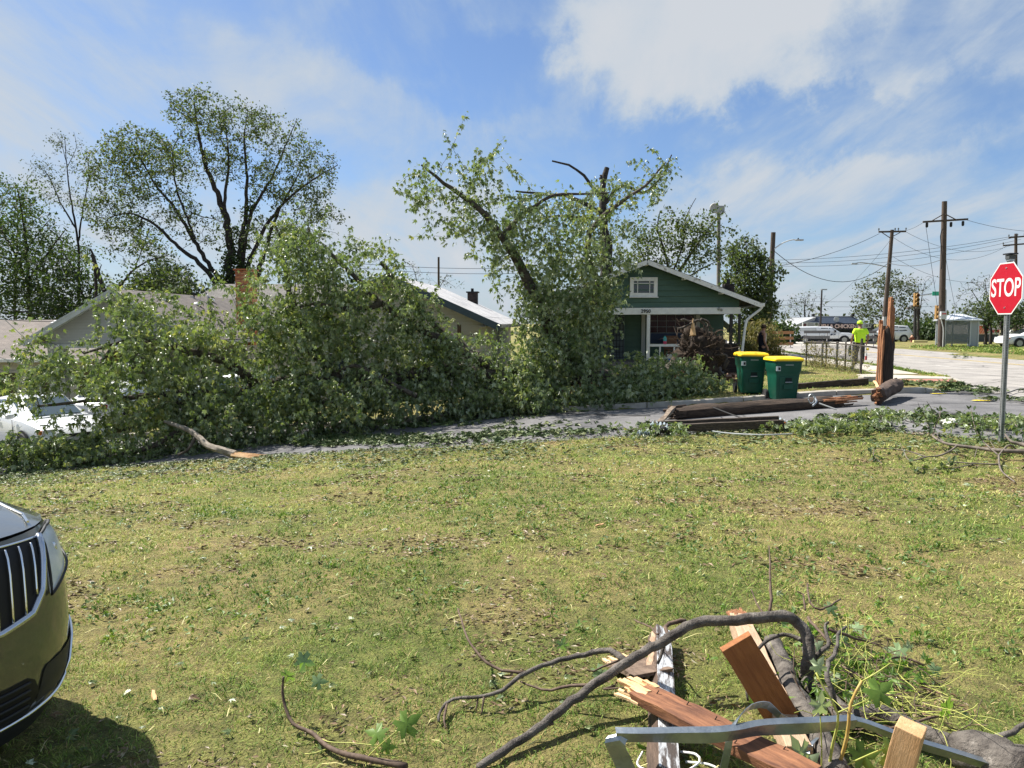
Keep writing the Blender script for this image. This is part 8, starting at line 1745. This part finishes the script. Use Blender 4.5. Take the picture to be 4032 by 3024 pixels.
# ------------------------------------------------------------------ the leafy branch by the stop sign
b5 = thing('fallen_bough', 'sparse bough with small leaves on the lawn near the stop sign', 'branch', gh_(3800, 1770))
C5 = lambda x, y, h=0.0: gh_(3400 + x / 2.0095, 1580 + y / 2.0095, h)
def limb5(pts, r0, r1):
    P = smooth_path([C5(*p) for p in pts], .08); MB().tube(P, np.linspace(r0, r1, len(P)), 6, jit=.15).build('limb', mat('bough_bark', (.09, .072, .058), .85, (.19, .16, .13), scale=12), b5, smooth='all', world=True); return P
ends5 = []
for (pts, r0, r1, lf) in [([(1330, 400, .12), (1100, 392, .12), (900, 370, .12), (740, 350, .14), (640, 330, .16), (560, 285, .2), (545, 265, .22)], .035, .014, 0), ([(640, 330, .16), (600, 290, .2), (520, 220, .3), (430, 180, .38), (350, 160, .42), (290, 120, .5)], .014, .004, 1), ([(555, 250, .28), (570, 190, .38), (600, 130, .5), (612, 40, .62)], .010, .004, 1), ([(520, 220, .3), (490, 130, .45), (450, 60, .6), (430, 10, .7)], .008, .003, 1), ([(590, 130, .5), (540, 60, .62), (500, 0, .75)], .006, .003, 1), ([(740, 350, .14), (690, 390, .1), (600, 430, .06), (500, 440, .05), (370, 468, .04), (320, 400, .1), (290, 330, .2)], .014, .004, 0), ([(500, 440, .05), (330, 390, .1), (120, 372, .14), (0, 388, .16)], .010, .004, 1), ([(90, 372, .14), (80, 430, .06), (155, 500, .02)], .006, .003, 1), ([(1070, 430, .08), (960, 330, .2), (900, 250, .32), (870, 160, .46), (850, 60, .6)], .012, .004, 1), ([(1050, 390, .12), (1000, 310, .22), (970, 250, .3)], .007, .003, 0), ([(1070, 430, .08), (1110, 380, .14), (1160, 345, .2), (1230, 400, .1), (1290, 440, .04)], .014, .008, 0), ([(1330, 360, .2), (1230, 335, .22), (1170, 320, .24), (1120, 260, .32)], .035, .010, 0), ([(1080, 500, .04), (870, 492, .05), (700, 482, .06), (620, 520, .03)], .012, .004, 1), ([(1070, 430, .08), (1075, 500, .04), (1100, 560, .03), (1200, 640, .02)], .013, .008, 0), ([(860, 500, .05), (700, 530, .04), (520, 540, .05), (420, 520, .08)], .007, .003, 1), ([(880, 440, .05), (900, 370, .12)], .006, .005, 0), ([(1200, 180, .4), (1230, 220, .35), (1270, 260, .3)], .006, .003, 1)]:
    P = limb5(pts, r0, r1)
    if lf: ends5 += [P[k] for k in range(len(P) // 3, len(P))]
rg5 = np.random.RandomState(9); E5 = np.array(ends5); k = rg5.rand(len(E5)) < .75; LV, LQ, rn, _ = leaf_cloud(E5[k], rg5.normal(size=E5[k].shape), 4, .085, .05, rg5, 'oval', .5); off = np.array(b5.location)
tag(link('leaves', np_mesh('leaves', LV - off, [LQ], mat('bough_leaf', (.035, .065, .022), .5, (.075, .11, .035), (.12, .15, .06), scale=1, rndattr=.7, trans=.25, ramp=(.25, .65)), False, rn), b5), kind='stuff')

# ------------------------------------------------------------------ leaf litter on lawn and road
def litter_mat():
    M = bpy.data.materials.new('leaf_litter'); M.use_nodes = True; nt = M.node_tree; N = nt.nodes; L = nt.links; P = N['Principled BSDF']; P.inputs['Roughness'].default_value = .55
    a = N.new('ShaderNodeAttribute'); a.attribute_name = 'rnd'; rp = N.new('ShaderNodeValToRGB'); rp.color_ramp.interpolation = 'LINEAR'; L.new(a.outputs['Fac'], rp.inputs[0]); e = rp.color_ramp.elements
    e[0].position = 0; e[0].color = (.035, .065, .016, 1); e[1].position = 1; e[1].color = (.50, .54, .40, 1)
    for p, c in ((.3, (.085, .13, .03)), (.55, (.15, .17, .06)), (.68, (.14, .085, .04)), (.8, (.22, .14, .07)), (.88, (.30, .36, .20))): q = e.new(p); q.color = (*c, 1)
    L.new(rp.outputs[0], P.inputs['Base Color']); return M
M_LITTER = litter_mat()
def litter(name, x, y, size, rng, lift=.012, kind='maple', lo=0, hi=1, label=None, tilt=.35, road=False):
    n = len(x); z = (np.where(in_road(x, y), road_z(x, y) + .05, gz(x, y))) if road else gz(x, y)
    pos = np.stack((x, y, z + lift + .015 * rng.rand(n)), 1); a = rng.rand(n) * 6.283; ax = np.stack((np.cos(a), np.sin(a), (rng.rand(n) - .5) * .3), 1); nr = rng.normal(size=(n, 3)) * tilt; nr[:, 2] += 1
    V, Q_, k = leaf_arrays(pos, ax, nr, size * (.6 + .8 * rng.rand(n)), kind); return tag(link(name, np_mesh(name, V, [Q_], M_LITTER, False, np.repeat(lo + (hi - lo) * rng.rand(n), k))), kind='stuff')
rl = np.random.RandomState(12)
x, y = scatter(rl, 14, 2.4, 6); litter('leaf_litter', x, y, .042, rl, .016, hi=.97)
x, y = scatter(rl, 22, 6, 16.5); k = (rl.rand(len(x)) < .25 + .75 * vnoise(x, y, .8, 6)); litter('leaf_litter', x[k], y[k], .055, rl, .02, hi=.95)
# brown thatch torn up by the mower and the storm
for (dn, a_, b_, sz) in ((1100, 2.4, 5.0, .034), (560, 5.0, 9.0, .045), (190, 9.0, 15, .065)):
    x, y = scatter(rl, dn, a_, b_); k = bareness(x, y) > .15 + .6 * rl.rand(len(x)); litter('thatch', x[k], y[k], sz, rl, .012, 'slim', .60, .84, tilt=.9)
# a thick drift of leaves where the lawn meets the road and under the crown
xx = rl.rand(12000) * 20 - 12; yy = edge_near(xx) - rl.rand(12000) ** 2 * 3.2 + .15; k = rl.rand(12000) < .12 + .88 * vnoise(xx, yy, 1.2, 9) ** 2; litter('leaf_litter', xx[k], yy[k], .085, rl, .03, hi=.66)
bl_ = []
for (u, v, ru, n) in ((1400, 1735, 300, 700), (1550, 1742, 320, 600), (1900, 1725, 160, 200), (2200, 1712, 260, 260), (1250, 1750, 250, 500), (3150, 1690, 160, 500), (3300, 1690, 180, 480), (3420, 1650, 100, 300), (3800, 1662, 230, 420), (3650, 1655, 120, 100), (3960, 1672, 160, 260), (3760, 1530, 60, 260), (3850, 1545, 110, 160), (3600, 1510, 160, 160), (3800, 1400, 60, 60), (2700, 1690, 150, 150), (4000, 1580, 90, 80), (1700, 1680, 600, 500)):
    for j in range(n):
        uu = u + rl.normal() * ru * .55; vv = v + rl.normal() * (4 + ru * .014); 
        if vv < 1390: continue
        bl_.append(ground_hit(uu, vv)[:2] if j % 6 == 0 or not bl_ else None)
pts = np.array([b for b in bl_ if b is not None]); pts = np.repeat(pts, 6, 0) + rl.normal(size=(len(pts) * 6, 2)) * .10
litter('road_litter', pts[:, 0], pts[:, 1], .13, rl, .02, hi=.55, tilt=.7, road=True)
# pale straws and stems
mb_v = []; n = 900; x, y = scatter(rl, 9, 2.5, 8); n = len(x); a = rl.rand(n) * 6.28; L_ = .04 + .12 * rl.rand(n) ** 2; z = gz(x, y) + .025
d = np.stack((np.cos(a), np.sin(a), .1 * rl.normal(size=n)), 1) * L_[:, None]; s = np.stack((-np.sin(a), np.cos(a), 0 * a), 1) * .0022; b0 = np.stack((x, y, z), 1)
V = np.stack((b0 - s, b0 + s, b0 + d * .5 + s + np.array((0, 0, .012)), b0 + d * .5 - s + np.array((0, 0, .012)), b0 + d), 1).reshape(-1, 3); o = np.arange(n)[:, None] * 5
tag(link('straw', np_mesh('straw', V, [o + np.array([[0, 1, 2, 3]]), o + np.array([[3, 2, 4]])], mat('straw', (.42, .38, .14), .7, (.50, .46, .22), scale=3))), kind='stuff')
# low broad-leaved weeds in patches
x, y = scatter(rl, 34, 2.4, 9.5); k = vnoise(x, y, 1.1, 41) * .6 + vnoise(x, y, 3.3, 42) * .4 > .52; cw = np.stack((x[k], y[k], gz(x[k], y[k]) + .022), 1)
V, Q_, rn, _ = leaf_cloud(cw, rl.normal(size=cw.shape) * .3, 9, .034, .045, rl, 'oval', -.15, .6); V[:, 2] = np.maximum(V[:, 2], gz(V[:, 0], V[:, 1]) + .004)
tag(link('weeds', np_mesh('weeds', V, [Q_], mat('weed_leaf', (.055, .115, .022), .5, (.12, .20, .04), (.22, .27, .08), scale=1, rndattr=.7, trans=.25, ramp=(.25, .65)), False, rn)), kind='stuff')
# wood chips on the lawn
for k, (u, v) in enumerate(((2362, 2070), (1322, 2065), (610, 2745))):
    p = gh_(u, v, .01); o = thing('wood_chip', 'small orange wood chip lying in the lawn', 'wood chip', p, k * .8 + .4, 'wood chips on the lawn'); MB().beam((-.045, 0, .004), (.045, .008, .010), .014, .010, rough=.008, seed=k, seg=3).build('chip', M_PINE, o)
# cables lying on the road
for (pts, lab) in (([(3600, 1612), (3680, 1624), (3780, 1632), (3900, 1640)], 'black cable lying on the road past the pole butt'), ([(3720, 1538), (3850, 1548), (3950, 1550), (4010, 1533), (4080, 1528)], 'black cable curling on the road behind the stop sign'), ([(2760, 1690), (2860, 1705), (3000, 1712), (3120, 1708)], 'thin grey cable lying before the fallen crossarm'), ([(1900, 1610), (2200, 1628), (2560, 1636)], 'dark cable lying on the road before the fallen crown')):
    P = smooth_path([gh_(u, v, .075) for u, v in pts], .2); o = MB().tube(P, .014, 6).build('loose_cable', M_WIRE if 'grey' not in lab else mat('cable_grey', (.25, .27, .27), .5)); tag(o, lab, 'cable', 'cables on the road')

# leafy branch wreckage around the fallen pole and along the gutter
for k, (u, v, ru, n, lab) in enumerate(((3230, 1680, 140, 70, 'leafy branch wreckage lying over the crossarm end'), (2600, 1690, 120, 34, 'leafy twigs caught on the insulators of the crossarm'), (3480, 1640, 120, 44, 'leafy twigs strewn beside the broken pole butt'), (3880, 1668, 170, 70, 'leafy row of twigs lying on the road behind the stop sign'))):
    rg_ = np.random.RandomState(60 + k); p = ground_hit(u, v); t = thing('leafy_branch', lab, 'branch', p); off = np.array(t.location); A_ = np.array([ground_hit(u + rg_.normal() * ru * .6, v + rg_.normal() * 7, .05 + .22 * rg_.rand() ** 2) for j in range(n)])
    V, Qd, E, D = grow([([ground_hit(u - ru, v + 2, .06), ground_hit(u, v, .12), ground_hit(u + ru, v - 3, .06)], .022, .006)], A_, rg_, .014, .003, .1, 4, 6)
    V[:, 2] = np.maximum(V[:, 2], gz(V[:, 0], V[:, 1]) + .01)
    link('stem', np_mesh('stem', V - off, [Qd], M_BARK, True), t); LV, LQ, rn, _ = leaf_cloud(E, D, 8, .10, .10, rg_, 'maple', .5); LV[:, 2] = np.maximum(LV[:, 2], gz(LV[:, 0], LV[:, 1]) + .06)
    tag(link('leaves', np_mesh('leaves', LV - off, [LQ], M_LEAF, False, rn), t), kind='stuff')
